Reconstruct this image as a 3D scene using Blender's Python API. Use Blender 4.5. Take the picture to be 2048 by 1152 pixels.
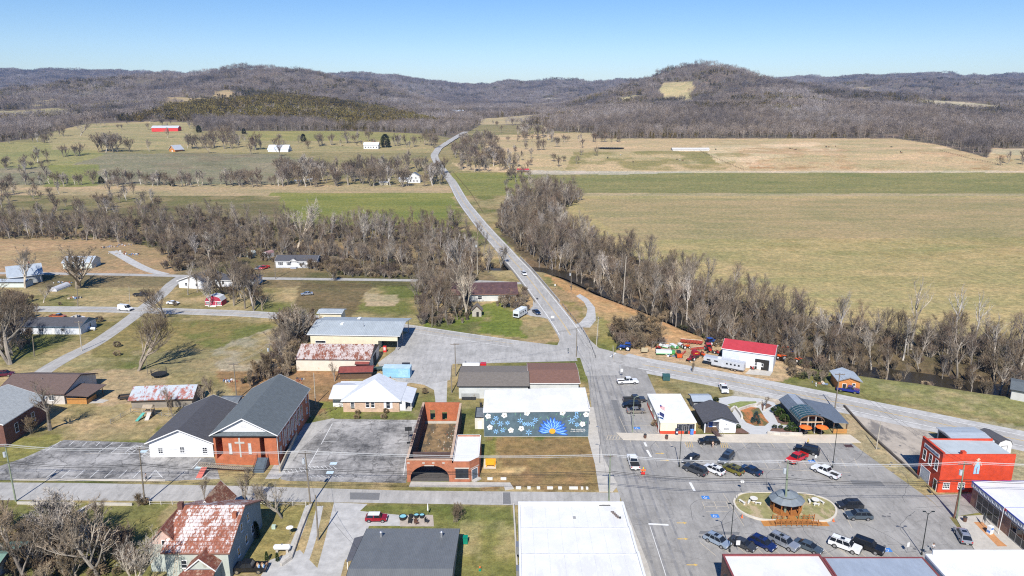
import bpy,bmesh,math,random
import numpy as np
from mathutils import Vector,Matrix
for o in list(bpy.data.objects): bpy.data.objects.remove(o)
scene = bpy.context.scene
COL = scene.collection
R = math.radians
# ---------------------------------------------------------------- camera, sky, sun, exposure
CAMH,FPX,PITCH = 76.0,1430.0,14.54
cam = bpy.data.cameras.new('camera'); camo = bpy.data.objects.new('camera',cam); COL.objects.link(camo)
cam.sensor_width = 36; cam.lens = FPX / 2048 * 36; cam.clip_start = 1; cam.clip_end = 30000
camo.location = (0,0,CAMH); camo.rotation_euler = (R(90 - PITCH),0,0)
scene.camera = camo
SUN_EL,SUN_AZ = 44.0,187.0          # azimuth from +Y clockwise: the sun stands behind the camera, a little left
world = bpy.data.worlds.new('World'); scene.world = world; world.use_nodes = True
nt = world.node_tree; nt.nodes.clear()
sky = nt.nodes.new('ShaderNodeTexSky'); sky.sky_type = 'NISHITA'; sky.sun_disc = False
sky.sun_elevation = R(SUN_EL); sky.sun_rotation = R(SUN_AZ); sky.altitude = 300
sky.air_density = 1.0; sky.dust_density = 0.0; sky.ozone_density = 1.6
bg = nt.nodes.new('ShaderNodeBackground'); bg.inputs['Strength'].default_value = 0.078
wo = nt.nodes.new('ShaderNodeOutputWorld')
hs = nt.nodes.new('ShaderNodeHueSaturation'); hs.inputs['Saturation'].default_value = 1.32; nt.links.new(sky.outputs[0],hs.inputs['Color']); mu = nt.nodes.new('ShaderNodeVectorMath'); mu.operation = 'MULTIPLY'; mu.inputs[1].default_value = (.93,1.0,1.24); nt.links.new(hs.outputs[0],mu.inputs[0]); nt.links.new(mu.outputs[0],bg.inputs[0]); nt.links.new(bg.outputs[0],wo.inputs[0])
sl = bpy.data.lights.new('sun','SUN'); sl.energy = 5.0; sl.angle = R(0.5); sl.color = (1.0,0.955,0.88)
so = bpy.data.objects.new('sun',sl); COL.objects.link(so)
sd = Vector((math.sin(R(SUN_AZ)) * math.cos(R(SUN_EL)),math.cos(R(SUN_AZ)) * math.cos(R(SUN_EL)),math.sin(R(SUN_EL))))
so.rotation_euler = (-sd).to_track_quat('-Z','Y').to_euler(); so.location = (0,0,200)
vs = scene.view_settings
vs.view_transform = 'Standard'; vs.look = 'None'; vs.gamma = 1; vs.exposure = 0.36
scene.cycles.use_denoising = False; scene.cycles.filter_width = 1.15; scene.cycles.max_bounces = 4; scene.cycles.diffuse_bounces = 2; scene.cycles.glossy_bounces = 2
scene.cycles.transmission_bounces = 2; scene.cycles.volume_bounces = 0; scene.cycles.transparent_max_bounces = 4
# ---------------------------------------------------------------- measuring: photo pixel (2048 wide) -> ground point
SP,CP = math.sin(R(PITCH)),math.cos(R(PITCH))
def G(px,py,z=0.0):
 v = (py - 576) / FPX; zc = (CAMH - z) / (SP + v * CP)
 return ((px - 1024) / FPX * zc,zc * (CP - v * SP))
def HT(py,Y):                           # height of a point seen on row py at distance Y
 v = (py - 576) / FPX; return CAMH - Y * (SP + v * CP) / (CP - v * SP)
def PR(x,y,z):                         # world -> photo pixel (numpy ok)
 dz = CAMH - z; zc = y * CP + dz * SP; dn = dz * CP - y * SP
 return 1024 + FPX * x / zc,576 + FPX * dn / zc
rnd = random.Random(7)
# ---------------------------------------------------------------- noise
def _hash(ix,iy,s):
 n = (ix.astype(np.int64) * 374761393 + iy.astype(np.int64) * 668265263 + s * 974711) & 0x7fffffff
 n = ((n ^ (n >> 13)) * 1274126177) & 0x7fffffff
 return ((n ^ (n >> 16)) & 0xffff) / 65535.0
def vnoise(x,y,s=0):
 ix = np.floor(x); iy = np.floor(y); fx = x - ix; fy = y - iy
 fx = fx * fx * (3 - 2 * fx); fy = fy * fy * (3 - 2 * fy)
 a = _hash(ix,iy,s); b = _hash(ix + 1,iy,s); c = _hash(ix,iy + 1,s); d = _hash(ix + 1,iy + 1,s)
 return (a * (1 - fx) + b * fx) * (1 - fy) + (c * (1 - fx) + d * fx) * fy
def fbm(x,y,s=0,o=4):
 r = 0; a = .5; t = 0
 for i in range(o):
  r = r + a * vnoise(x * 2 ** i,y * 2 ** i,s + i * 17); t += a; a *= .5
 return r / t
def inpoly(px,py,poly):
 p = np.asarray(poly,float); res = np.zeros(np.shape(px),bool)
 x0,y0 = p.min(0); x1,y1 = p.max(0)
 m = (px >= x0) & (px <= x1) & (py >= y0) & (py <= y1)
 if not np.any(m): return res
 qx = px[m]; qy = py[m]; r = np.zeros(qx.shape,bool); j = len(p) - 1
 for i in range(len(p)):
  c = ((p[i,1] > qy) != (p[j,1] > qy))
  with np.errstate(divide='ignore',invalid='ignore'):
   r ^= c & (qx < (p[j,0] - p[i,0]) * (qy - p[i,1]) / (p[j,1] - p[i,1] + 1e-12) + p[i,0])
  j = i
 res[m] = r; return res
def wpoly(pts): return [G(*p) for p in pts]
def segdist(x,y,pl):
 d = np.full(np.shape(x),1e9)
 for (ax,ay),(bx,by) in zip(pl[:-1],pl[1:]):
  L2 = (bx - ax) ** 2 + (by - ay) ** 2
  t = np.clip(((x - ax) * (bx - ax) + (y - ay) * (by - ay)) / L2,0,1)
  d = np.minimum(d,np.hypot(x - ax - t * (bx - ax),y - ay - t * (by - ay)))
 return d
# ---------------------------------------------------------------- terrain height
RIVER = wpoly([(-900,455),(-300,455),(0,463),(200,462),(400,478),(560,486),(700,503),(850,518),(940,527),
    (1000,528),(1060,526),(1125,535),(1165,548),(1230,577),(1330,612),(1410,645),(1490,672),(1560,692),
    (1650,712),(1750,726),(1850,738),(1950,753),(2060,766),(2400,800)])
BY = [-5000,560,640,720,850,1000,1250,1600,2500,4500,6500,30000]
BZ = [0,0,0.8,4,16,23,31,38,50,60,60,20]
def ridge(Y,wf,wb,pts,tree=9):
 xs,hs = [],[]
 for px,py in pts:
  v = (py - 576) / FPX; zc = Y / (CP - v * SP)
  xs.append((px - 1024) / FPX * zc); hs.append(CAMH - zc * (SP + v * CP) - tree)
 return (Y,wf,wb,xs,hs)
RIDGES = [
 ridge(5200,1100,1500,[(-900,140),(-300,136),(0,141),(120,143),(240,144),(400,150),(660,150),(740,149),(800,152),(860,162),(920,167),(980,169),(1020,166),(1050,168),(1100,161),(1150,162),(1180,166),(1240,160),(1300,159),(1400,156),(1500,160),(1560,158),(1620,156),(1700,153),(1800,151),(1850,148),(1900,152),(1980,154),(2048,148),(2500,140),(3000,150)]),
 ridge(2900,700,700,[(-900,190),(-300,200),(0,215),(100,195),(180,170),(240,163),(300,152),(420,154),(470,147),(540,132),(600,135),(640,150),(700,163),(780,178),(860,200),(940,222),(1020,235),(1200,238),(1300,230),(1500,225),(2048,220),(3000,200)]),
 ridge(1750,330,500,[(-600,245),(-200,240),(0,247),(150,243),(250,235),(340,216),(450,197),(560,189),(640,196),(720,212),(800,229),(860,243),(960,262),(1100,262),(3000,262)]),
 ridge(2500,620,700,[(-900,262),(950,262),(1050,232),(1150,205),(1250,176),(1320,152),(1360,139),(1400,135),(1430,138),(1460,150),(1500,162),(1560,171),(1650,183),(1800,192),(2048,195),(3000,190)]),
 ridge(3600,500,600,[(-900,230),(700,230),(1400,215),(1480,185),(1560,172),(1700,165),(1850,158),(1960,163),(2048,160),(2600,150)]),
 ridge(1500,330,500,[(-900,262),(1000,258),(1080,245),(1160,226),(1250,212),(1400,206),(1600,205),(1750,212),(1900,232),(2048,240),(3000,240)]),
]
def T(x,y):
 x = np.asarray(x,float); y = np.asarray(y,float)
 b = np.interp(y,BY,BZ)
 out = b
 for Y,wf,wb,xs,hs in RIDGES:
  h = np.interp(x,xs,hs); u = np.where(y < Y,(y - Y) / wf,(y - Y) / wb)
  g = np.exp(-u * u)
  out = np.maximum(out,b + np.maximum(h - b,0) * g)
 k = np.clip((y - 1300) / 1200,0,1)
 out = out + k * ((fbm(x / 260 + 7,y / 260,3) - .5) * 52 - np.abs(fbm(x / 170,y / 210,13,3) - .5) * 90 + 9) * np.clip((out - b) / 60,.12,1)
 k2 = np.clip((y - 560) / 300,0,1) * np.clip((1500 - y) / 400,0,1)
 out = out + k2 * (fbm(x / 190 + 3,y / 150,9) - .5) * 9
 near = (y < 620)
 if np.any(near):
  d = segdist(x,y,RIVER)
  dep = 4.2 * (1 - np.clip((d - 5) / 9,0,1)) ** 1.3
  out = np.where(near,out - dep,out)
 return out
def TZ(x,y): return float(T(np.array([x]),np.array([y]))[0])
_ts = np.geomspace(70,9000,2600)
def WT(px,py):                          # where the ray through a photo pixel meets the terrain
 v = (py - 576) / FPX; dx = (px - 1024) / FPX; dy = CP - v * SP; dz = -(SP + v * CP)
 X = dx * _ts; Y = dy * _ts; Z = CAMH + dz * _ts; t = T(X,Y); k = np.argmax(Z < t)
 if k == 0: k = len(_ts) - 1
 return float(X[k]),float(Y[k]),float(t[k])
# ---------------------------------------------------------------- materials
MATS = {}
def nmat(name):
 m = bpy.data.materials.new(name); m.use_nodes = True; n = m.node_tree; b = n.nodes['Principled BSDF']
 return m,n,b
def coords(n,scale=(1,1,1),wall=False):
 tc = n.nodes.new('ShaderNodeTexCoord')
 if wall:
  s = n.nodes.new('ShaderNodeSeparateXYZ'); n.links.new(tc.outputs['Object'],s.inputs[0])
  a = n.nodes.new('ShaderNodeMath'); a.operation = 'ADD'; n.links.new(s.outputs[0],a.inputs[0]); n.links.new(s.outputs[1],a.inputs[1])
  c = n.nodes.new('ShaderNodeCombineXYZ'); n.links.new(a.outputs[0],c.inputs[0]); n.links.new(s.outputs[2],c.inputs[1])
  src = c.outputs[0]
 else: src = tc.outputs['Object']
 mp = n.nodes.new('ShaderNodeMapping'); mp.inputs['Scale'].default_value = scale; n.links.new(src,mp.inputs[0]); return mp.outputs[0]
def noise(n,vec,scale,detail=4,rough=.6):
 t = n.nodes.new('ShaderNodeTexNoise'); t.inputs['Scale'].default_value = scale; t.inputs['Detail'].default_value = detail
 t.inputs['Roughness'].default_value = rough; n.links.new(vec,t.inputs['Vector']); return t.outputs['Fac']
def ramp(n,fac,stops):
 r = n.nodes.new('ShaderNodeValToRGB'); e = r.color_ramp.elements
 while len(e) < len(stops): e.new(.5)
 for k,(p,c) in enumerate(stops):
  e[k].position = p; e[k].color = (c[0],c[1],c[2],1) if hasattr(c,'__len__') else (c,c,c,1)
 n.links.new(fac,r.inputs[0]); return r.outputs[0]
def mix(n,fac,a,b,mode='MIX'):
 m = n.nodes.new('ShaderNodeMix'); m.data_type = 'RGBA'; m.blend_type = mode
 for s,v in ((m.inputs[0],fac),(m.inputs[6],a),(m.inputs[7],b)):
  if hasattr(v,'is_output') or isinstance(v,bpy.types.NodeSocket): n.links.new(v,s)
  else: s.default_value = v if not hasattr(v,'__len__') else (*v[:3],1)
 return m.outputs[2]
def bump(n,b,h,strength=.3,dist=.05):
 q = n.nodes.new('ShaderNodeBump'); q.inputs['Strength'].default_value = strength; q.inputs['Distance'].default_value = dist
 n.links.new(h,q.inputs['Height']); n.links.new(q.outputs[0],b.inputs['Normal'])
def M(name,col,rough=.75,var=.18,sc=1.2,metal=0.0,kind=None,col2=None,amt=.5,spec=None,sz=1.0):
 if name in MATS: return MATS[name]
 m,n,b = nmat(name); b.inputs['Roughness'].default_value = rough; b.inputs['Metallic'].default_value = metal
 if spec is not None: b.inputs['Specular IOR Level'].default_value = spec
 c = tuple(col)
 lo = tuple(x * (1 - var) for x in c); hi = tuple(min(1,x * (1 + var)) for x in c)
 v = coords(n)
 base = ramp(n,noise(n,v,sc,5,.65),[(.3,lo),(.7,hi)])
 if kind == 'brick':
  w = coords(n,(1,1,1),True); br = n.nodes.new('ShaderNodeTexBrick'); n.links.new(w,br.inputs['Vector'])
  br.inputs['Scale'].default_value = 1; br.inputs['Brick Width'].default_value = .42 * sz; br.inputs['Row Height'].default_value = .15 * sz
  br.inputs['Mortar Size'].default_value = .014 * sz; br.inputs['Color1'].default_value = (*c,1)
  br.inputs['Color2'].default_value = (*[x * .78 for x in c],1); br.inputs['Mortar'].default_value = (*(col2 or [x * 1.3 + .06 for x in c]),1)
  base = mix(n,.45,br.outputs[0],base)
  st = ramp(n,noise(n,w,.6,6,.7),[(.35,.72),(.65,1.08)]); base = mix(n,1.0,base,st,'MULTIPLY')
  bump(n,b,br.outputs['Fac'],.25,-.02)
 elif kind == 'shingle':
  w = coords(n,(1,1.25,1)); br = n.nodes.new('ShaderNodeTexBrick'); n.links.new(w,br.inputs['Vector'])
  br.inputs['Scale'].default_value = 1; br.inputs['Brick Width'].default_value = .5; br.inputs['Row Height'].default_value = .28
  br.inputs['Mortar Size'].default_value = .02; br.inputs['Color1'].default_value = (*[x * 1.12 for x in c],1)
  br.inputs['Color2'].default_value = (*[x * .72 for x in c],1); br.inputs['Mortar'].default_value = (*[x * .5 for x in c],1)
  base = mix(n,.6,base,br.outputs[0]); g = ramp(n,noise(n,v,9,3),[(.3,.8),(.7,1.15)]); base = mix(n,1.0,base,g,'MULTIPLY')
 elif kind in ('ribx','riby','ribw'):      # standing seam / corrugated metal, siding
  w = coords(n,(1,1,1),kind == 'ribw'); wv = n.nodes.new('ShaderNodeTexWave')
  wv.bands_direction = {'ribx': 'X','riby': 'Y','ribw': 'Y'}[kind]; wv.inputs['Scale'].default_value = 1.0 / sz; wv.inputs['Distortion'].default_value = 0
  n.links.new(w,wv.inputs['Vector']); r2 = ramp(n,wv.outputs['Fac'],[(.0,.80),(.25,1.0),(1,1.0)])
  base = mix(n,1.0,base,r2,'MULTIPLY'); bump(n,b,wv.outputs['Fac'],.35,.04)
  st = ramp(n,noise(n,coords(n,(.6,.15,1) if kind == 'ribx' else (.15,.6,1)),1.5,5,.7),[(.3,.88),(.7,1.08)]); base = mix(n,1.0,base,st,'MULTIPLY')
 elif kind == 'siding':
  w = coords(n,(1,1,1),True); wv = n.nodes.new('ShaderNodeTexWave'); wv.wave_profile = 'SAW'; wv.bands_direction = 'Y'
  wv.inputs['Scale'].default_value = 1.6 / sz; n.links.new(w,wv.inputs['Vector'])
  base = mix(n,1.0,base,ramp(n,wv.outputs['Fac'],[(0,.78),(.15,1),(1,1)]),'MULTIPLY')
  base = mix(n,1.0,base,ramp(n,noise(n,w,1.1,5,.7),[(.3,.9),(.7,1.05)]),'MULTIPLY')
 elif kind == 'boards':
  w = coords(n,(1,1,1),True); br = n.nodes.new('ShaderNodeTexBrick'); n.links.new(w,br.inputs['Vector'])
  br.inputs['Scale'].default_value = 1; br.inputs['Brick Width'].default_value = 3; br.inputs['Row Height'].default_value = .2 * sz
  br.inputs['Mortar Size'].default_value = .02; br.inputs['Color1'].default_value = (*c,1); br.inputs['Color2'].default_value = (*[x * .6 for x in c],1)
  br.inputs['Mortar'].default_value = (*[x * .25 for x in c],1); base = mix(n,.5,base,br.outputs[0])
 if kind == 'rust' or (col2 and kind not in ('brick',)):
  c2 = col2 or (.22,.07,.035)
  w = coords(n,(1,.45,1)); f1 = noise(n,w,sc * .55,7,.75)
  f = ramp(n,f1,[(.30 + amt * .3,1.0),(.37 + amt * .3,0.0)])
  if kind == 'rust':
   br = n.nodes.new('ShaderNodeTexBrick'); n.links.new(coords(n),br.inputs['Vector']); br.inputs['Scale'].default_value = 1
   br.inputs['Brick Width'].default_value = .75 * sz; br.inputs['Row Height'].default_value = .62 * sz; br.inputs['Mortar Size'].default_value = .07
   br.inputs['Color1'].default_value = (1,1,1,1); br.inputs['Color2'].default_value = (.45,.45,.45,1); br.inputs['Mortar'].default_value = (0,0,0,1)
   inv = ramp(n,br.outputs[0],[(0,.9),(.8,0)]); f = mix(n,.45,f,ramp(n,noise(n,coords(n,(1.6,.35,1)),1.1,6,.8),[(.42,1),(.58,0)]))
   ff = mix(n,.30,f,inv); f = ramp(n,ff,[(.35,0),(.6,1)])
   rc = ramp(n,noise(n,v,2.2,5),[(.3,tuple(x * .6 for x in c2)),(.7,tuple(x * 1.35 for x in c2))])
   base = mix(n,f,base,rc)
  else: base = mix(n,f,base,c2)
 n.links.new(base,b.inputs['Base Color']); MATS[name] = m; return m
def paint(name,col,rough=.28,metal=.15):
 if name in MATS: return MATS[name]
 m,n,b = nmat(name); b.inputs['Roughness'].default_value = rough; b.inputs['Metallic'].default_value = metal
 b.inputs['Coat Weight'].default_value = .5; b.inputs['Coat Roughness'].default_value = .08
 f = ramp(n,noise(n,coords(n),1.3,4),[(.3,tuple(x * .9 for x in col)),(.7,tuple(min(1,x * 1.08) for x in col))])
 n.links.new(f,b.inputs['Base Color']); MATS[name] = m; return m
GLASS = M('window_glass',(.025,.03,.04),.08,.3,.7)
CGLASS = M('car_glass',(.015,.018,.024),.05,.2,.7)
WHITE = M('white_paint',(.74,.74,.73),.6,.05,2)
BLACK = M('black_rubber',(.018,.018,.018),.8,.2,5)
DARK = M('dark_metal',(.03,.032,.035),.5,.2,2)
STEEL = M('steel',(.45,.46,.48),.35,.1,3,metal=.7)
CHROME = M('chrome',(.6,.6,.62),.2,.05,3,metal=.9)
CONC = M('concrete',(.47,.44,.39),.9,.13,.9)
POLEM = M('pole_wood',(.20,.17,.13),.9,.3,1.5)
POLEG = M('pole_green',(.22,.26,.18),.9,.25,1.5)
# ---------------------------------------------------------------- mesh builder and object helpers
class MB:
 def __init__(s): s.v = []; s.f = []; s.m = []; s.mats = []
 def mi(s,m):
  if m not in s.mats: s.mats.append(m)
  return s.mats.index(m)
 def face(s,pts,m):
  k = len(s.v); s.v += [tuple(p) for p in pts]; s.f.append(tuple(range(k,k + len(pts)))); s.m.append(s.mi(m)); return s
 def box(s,x0,x1,y0,y1,z0,z1,m):
  k = len(s.v); s.v += [(x,y,z) for z in (z0,z1) for y in (y0,y1) for x in (x0,x1)]
  for q in ((0,2,3,1),(4,5,7,6),(0,1,5,4),(2,6,7,3),(0,4,6,2),(1,3,7,5)):
   s.f.append(tuple(k + i for i in q)); s.m.append(s.mi(m))
  return s
 def prism(s,poly,z0,z1,m,top=None):      # poly ccw in xy
  a = sum(poly[i][0] * poly[(i + 1) % len(poly)][1] - poly[(i + 1) % len(poly)][0] * poly[i][1] for i in range(len(poly)))
  if a < 0: poly = poly[::-1]
  n = len(poly); k = len(s.v); s.v += [(p[0],p[1],z0) for p in poly] + [(p[0],p[1],z1) for p in poly]
  s.f.append(tuple(k + i for i in range(n))[::-1]); s.m.append(s.mi(m)); s.f.append(tuple(k + n + i for i in range(n))); s.m.append(s.mi(top or m))
  for i in range(n):
   j = (i + 1) % n; s.f.append((k + i,k + j,k + n + j,k + n + i)); s.m.append(s.mi(m))
  return s
 def slab(s,pts,th,m):                       # a thick polygon, thickness downward
  n = len(pts); k = len(s.v); s.v += [tuple(p) for p in pts] + [(p[0],p[1],p[2] - th) for p in pts]
  s.f.append(tuple(k + i for i in range(n))); s.m.append(s.mi(m)); s.f.append(tuple(k + n + i for i in range(n))[::-1]); s.m.append(s.mi(m))
  for i in range(n):
   j = (i + 1) % n; s.f.append((k + j,k + i,k + n + i,k + n + j)); s.m.append(s.mi(m))
  return s
 def tube(s,a,b,r0,r1=None,n=6,m=None,cap=True):
  a = Vector(a); b = Vector(b); d = b - a; r1 = r0 if r1 is None else r1
  if d.length < 1e-6: return s
  q = d.to_track_quat('Z','Y'); k = len(s.v)
  for c,r in ((a,r0),(b,r1)):
   for i in range(n):
    t = 2 * math.pi * i / n; s.v.append(tuple(c + q @ Vector((r * math.cos(t),r * math.sin(t),0))))
  for i in range(n):
   j = (i + 1) % n; s.f.append((k + i,k + j,k + n + j,k + n + i)); s.m.append(s.mi(m))
  if cap:
   s.f.append(tuple(k + n + i for i in range(n))); s.m.append(s.mi(m)); s.f.append(tuple(k + i for i in range(n))[::-1]); s.m.append(s.mi(m))
  return s
 def lathe(s,cx,cy,prof,n,m):              # prof: (r, z) upward
  k = len(s.v)
  for r,z in prof:
   for i in range(n):
    t = 2 * math.pi * (i + .5) / n; s.v.append((cx + r * math.cos(t),cy + r * math.sin(t),z))
  for q in range(len(prof) - 1):
   for i in range(n):
    j = (i + 1) % n; s.f.append((k + q * n + i,k + q * n + j,k + (q + 1) * n + j,k + (q + 1) * n + i)); s.m.append(s.mi(m))
  s.f.append(tuple(k + i for i in range(n))[::-1]); s.m.append(s.mi(m))
  q = (len(prof) - 1) * n; s.f.append(tuple(k + q + i for i in range(n))); s.m.append(s.mi(m)); return s
 def xf(s,mat,k0=0):
  for i in range(k0,len(s.v)): s.v[i] = tuple(mat @ Vector(s.v[i]))
  return s
 def mesh(s,name):
  me = bpy.data.meshes.new(name); me.from_pydata(s.v,[],s.f)
  for m in s.mats: me.materials.append(m)
  me.polygons.foreach_set('material_index',s.m); me.update(); return me
 def build(s,name,parent=None,smooth=False,bevel=0,loc=None):
  me = s.mesh(name)
  if bevel:
   bm = bmesh.new(); bm.from_mesh(me); bmesh.ops.remove_doubles(bm,verts=bm.verts,dist=1e-5)
   bmesh.ops.bevel(bm,geom=list(bm.edges),offset=bevel,segments=2,affect='EDGES',profile=.6); bm.to_mesh(me); bm.free()
  if smooth:
   me.polygons.foreach_set('use_smooth',[True] * len(me.polygons))
   try: me.set_sharp_from_angle(angle=R(38))
   except Exception: pass
  o = bpy.data.objects.new(name,me); COL.objects.link(o)
  if parent is not None: o.parent = parent
  if loc: o.location = loc
  return o
def tag(o,label,cat,group=None):
 o['label'] = label; o['category'] = cat
 if group: o['group'] = group
 return o
def thing(name,label,cat,loc=(0,0,0),rot=0,group=None):
 o = bpy.data.objects.new(name,None); COL.objects.link(o); o.location = (loc[0],loc[1],loc[2] if len(loc) > 2 else 0)
 o.rotation_euler = (0,0,rot); o.empty_display_size = .5; return tag(o,label,cat,group)
def structure(o,name=None): o['kind'] = 'structure'; return o
def copy_tree(root,loc,rot,label,scale=None,cat=None):
 r = root.copy(); COL.objects.link(r); r.location = loc; r.rotation_euler = (0,0,rot); r['label'] = label
 if scale: r.scale = (scale,) * 3 if not hasattr(scale,'__len__') else scale
 def rec(src,dst):
  for c in list(src.children):
   if c.name.startswith('~'): continue
   d = c.copy(); COL.objects.link(d); d.parent = dst; rec(c,d)
 rec(root,r); return r
def clean(name): return name
# ================================================================ the ground sheet
GREEN,OLIVE,TAN,STRAW,DIRT,SOIL,GRAVEL,LEAF = (.125,.145,.040),(.20,.178,.075),(.38,.30,.165),(.46,.34,.19),(.40,.235,.12),(.13,.10,.055),(.42,.40,.37),(.115,.085,.055)
def build_ground():
 ys = [-4000,-1500,-700,-300,-120,-30,20]; y = 50.0
 while y < 7200: ys.append(y); y += max(.75,(y + 250) * .0036)
 ys += [8200,10000,14000,22000]; ys = np.array(ys)
 ts = np.concatenate([[-9,-4,-2.2,-1.5,-1.15],np.linspace(-.93,.93,1000),[1.15,1.5,2.2,4,9]])
 Yg = np.repeat(ys[:,None],len(ts),1); Xg = (np.maximum(Yg,30) + 250) * ts[None,:]
 Z = T(Xg,Yg); X = Xg.ravel(); Y = Yg.ravel(); Z = Z.ravel()
 px,py = PR(X,np.maximum(Y,20),Z)
 C = np.zeros((len(X),3))
 def col(c): return np.array(c)[None,:]
 def blend(w,c): C[:] = C * (1 - w[:,None]) + np.array(c)[None,:] * w[:,None]
 n1 = fbm(X / 22,Y / 22,1,5); n2 = fbm(X / 4.5,Y / 4.5,2,4); n3 = fbm(X / 90,Y / 70,5,4)
 C[:] = col((.20,.172,.078))
 blend(np.clip((n1 - .45) * 5,0,1) * .8,TAN); blend(np.clip((n2 - .48) * 7,0,1) * .6,TAN); blend(np.clip((.47 - n1) * 6,0,1) * .9,GREEN)
 # world-space warp for ragged edges
 wx = X + (fbm(X / 7,Y / 7,11) - .5) * 5; wy = Y + (fbm(X / 7,Y / 7,12) - .5) * 5
 near = Y < 640
 def reg(pts,c,a=1.0,warp=True,spot=None,inner=None):
  p = wpoly(pts); m = inpoly(wx if warp else X,wy if warp else Y,p) & near
  w = m * a
  if spot is not None: w = w * np.clip((n2 * .6 + n1 * .4 - spot) * 9,0,1)
  blend(w,c)
 # --- near fields and yards
 reg([(-600,440),(880,395),(930,480),(1000,565),(700,575),(-600,575)],LEAF,.55)          # wood floor, left bank
 reg([(860,400),(560,395),(-600,370),(-600,460),(900,470)],(.17,.15,.075),.6)
 reg([(560,384),(900,386),(925,430),(900,470),(560,440)],(.20,.215,.055),.85)
 reg([(985,345),(1200,338),(1210,366),(2700,366),(2700,800),(2050,700),(1800,665),(1480,610),(1330,545),(1180,490),(1090,450),(1020,420)],(.385,.315,.155),.95)
 reg([(1250,470),(1700,500),(2700,560),(2700,660),(2050,620),(1600,560),(1350,500)],(.19,.19,.06),.55,spot=.5)
 reg([(1200,400),(2700,400),(2700,560),(1500,500)],(.29,.235,.095),.8,spot=.44)
 reg([(1200,395),(2700,395),(2700,640),(1400,600)],TAN,.5,spot=.50)
 reg([(1140,398),(2700,396),(2700,470),(1250,480)],(.33,.265,.15),.7)
 reg([(1010,395),(1150,350),(1175,385),(1100,430),(1215,490),(1350,545),(1500,610),(1800,665),(2700,720),(2700,900),(2048,790),(1850,758),(1740,738),(1640,728),(1570,715),(1450,690),(1330,640),(1200,600),(1130,560),(1060,530),(1000,470)],LEAF,.9)
 reg([(-500,478),(200,475),(335,500),(350,548),(-500,556)],(.36,.25,.145),.9)
 reg([(-500,492),(120,488),(160,520),(-500,530)],STRAW,.6,spot=.45)
 reg([(1085,545),(1170,575),(1240,597),(1330,632),(1420,662),(1440,700),(1330,698),(1260,655),(1185,612),(1150,600)],(.46,.27,.13),.9)
 reg([(1150,590),(1200,600),(1290,640),(1400,690),(1340,702),(1270,690),(1215,655),(1190,620)],(.44,.29,.15),.85)
 reg([(1170,565),(1250,588),(1350,625),(1380,640),(1290,618),(1180,588)],(.42,.30,.17),.8)
 reg([(1090,570),(1160,590),(1175,680),(1130,640)],(.33,.23,.13),.8)
 reg([(1120,600),(1165,605),(1170,640),(1150,640)],(.17,.17,.05),.7,spot=.45)
 reg([(1195,625),(1250,670),(1240,700),(1195,690)],(.20,.20,.06),.7,spot=.40)
 reg([(1232,703),(1300,690),(1440,685),(1600,700),(1615,745),(1540,765),(1420,742),(1240,716)],(.46,.33,.21),.95)
 reg([(840,640),(1010,600),(1115,645),(1110,682),(960,668),(850,655)],(.15,.185,.035),.9,spot=.38)
 reg([(1040,640),(1118,640),(1122,680),(1060,686)],(.33,.25,.14),.8)
 reg([(1010,570),(1065,580),(1110,640),(1060,660),(1020,620)],(.36,.27,.15),.8)
 reg([(603,566),(745,568),(700,640),(640,625),(585,620)],SOIL,.8)
 reg([(730,585),(800,590),(790,612),(735,610)],(.40,.33,.22),.8)
 reg([(160,640),(560,645),(470,700),(300,720),(190,715)],(.19,.165,.06),.75)
 reg([(330,645),(540,650),(520,690),(420,700)],(.13,.15,.045),.8,spot=.46)
 reg([(260,705),(560,690),(520,745),(330,750)],(.30,.24,.14),.7)
 reg([(420,700),(560,650),(640,650),(600,700),(520,740),(440,745)],(.38,.33,.26),.7,spot=.45)
 reg([(170,740),(330,735),(340,800),(200,810)],(.42,.31,.20),.8)
 reg([(430,745),(570,735),(700,745),(690,800),(620,835),(560,830),(470,800)],(.27,.165,.085),.9)
 reg([(640,806),(830,806),(830,845),(650,838)],(.17,.19,.05),.9,spot=.36)
 reg([(0,880),(120,870),(130,905),(30,955),(-100,960)],(.20,.20,.06),.8)
 reg([(150,850),(310,845),(300,884),(150,880)],(.37,.29,.17),.6)
 reg([(968,874),(1190,874),(1212,980),(955,980)],(.255,.17,.085),.95)
 reg([(968,874),(1190,874),(1212,980),(955,980)],(.19,.165,.065),.4,spot=.52)
 reg([(968,876),(990,876),(985,930),(960,925)],(.20,.20,.06),.9)
 reg([(965,925),(1000,900),(1010,960),(960,962)],(.36,.28,.13),.7)
 reg([(1005,938),(1050,938),(1048,955),(1008,955)],(.48,.36,.18),.9)
 reg([(800,1010),(1035,1010),(1040,1190),(700,1190),(700,1010)],(.15,.165,.045),.8)
 reg([(920,1030),(1030,1050),(1030,1130),(930,1120)],(.38,.32,.17),.6,spot=.47)
 reg([(0,1005),(330,1005),(300,1152),(-100,1190)],(.165,.165,.055),.8)
 reg([(-60,1040),(260,1050),(250,1190),(-100,1190)],LEAF,.6,spot=.45)
 reg([(490,1010),(640,1010),(560,1110),(440,1152)],(.235,.205,.075),.85)
 reg([(1330,745),(1500,775),(1600,800),(1500,800),(1400,790),(1340,770)],(.30,.26,.14),.6)
 reg([(1455,765),(1560,782),(1560,805),(1470,800)],(.47,.43,.38),.75)
 reg([(1660,738),(2060,790),(2300,860),(2048,845),(1700,790)],(.25,.235,.10),.8)
 reg([(1740,770),(1950,790),(2030,835),(1800,800)],(.40,.32,.19),.6,spot=.45)
 reg([(1640,805),(1690,810),(1850,960),(1760,935),(1700,880)],(.36,.30,.19),.85)
 reg([(1950,840),(2300,890),(2300,990),(2020,980),(2010,900)],(.38,.33,.22),.8)
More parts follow.
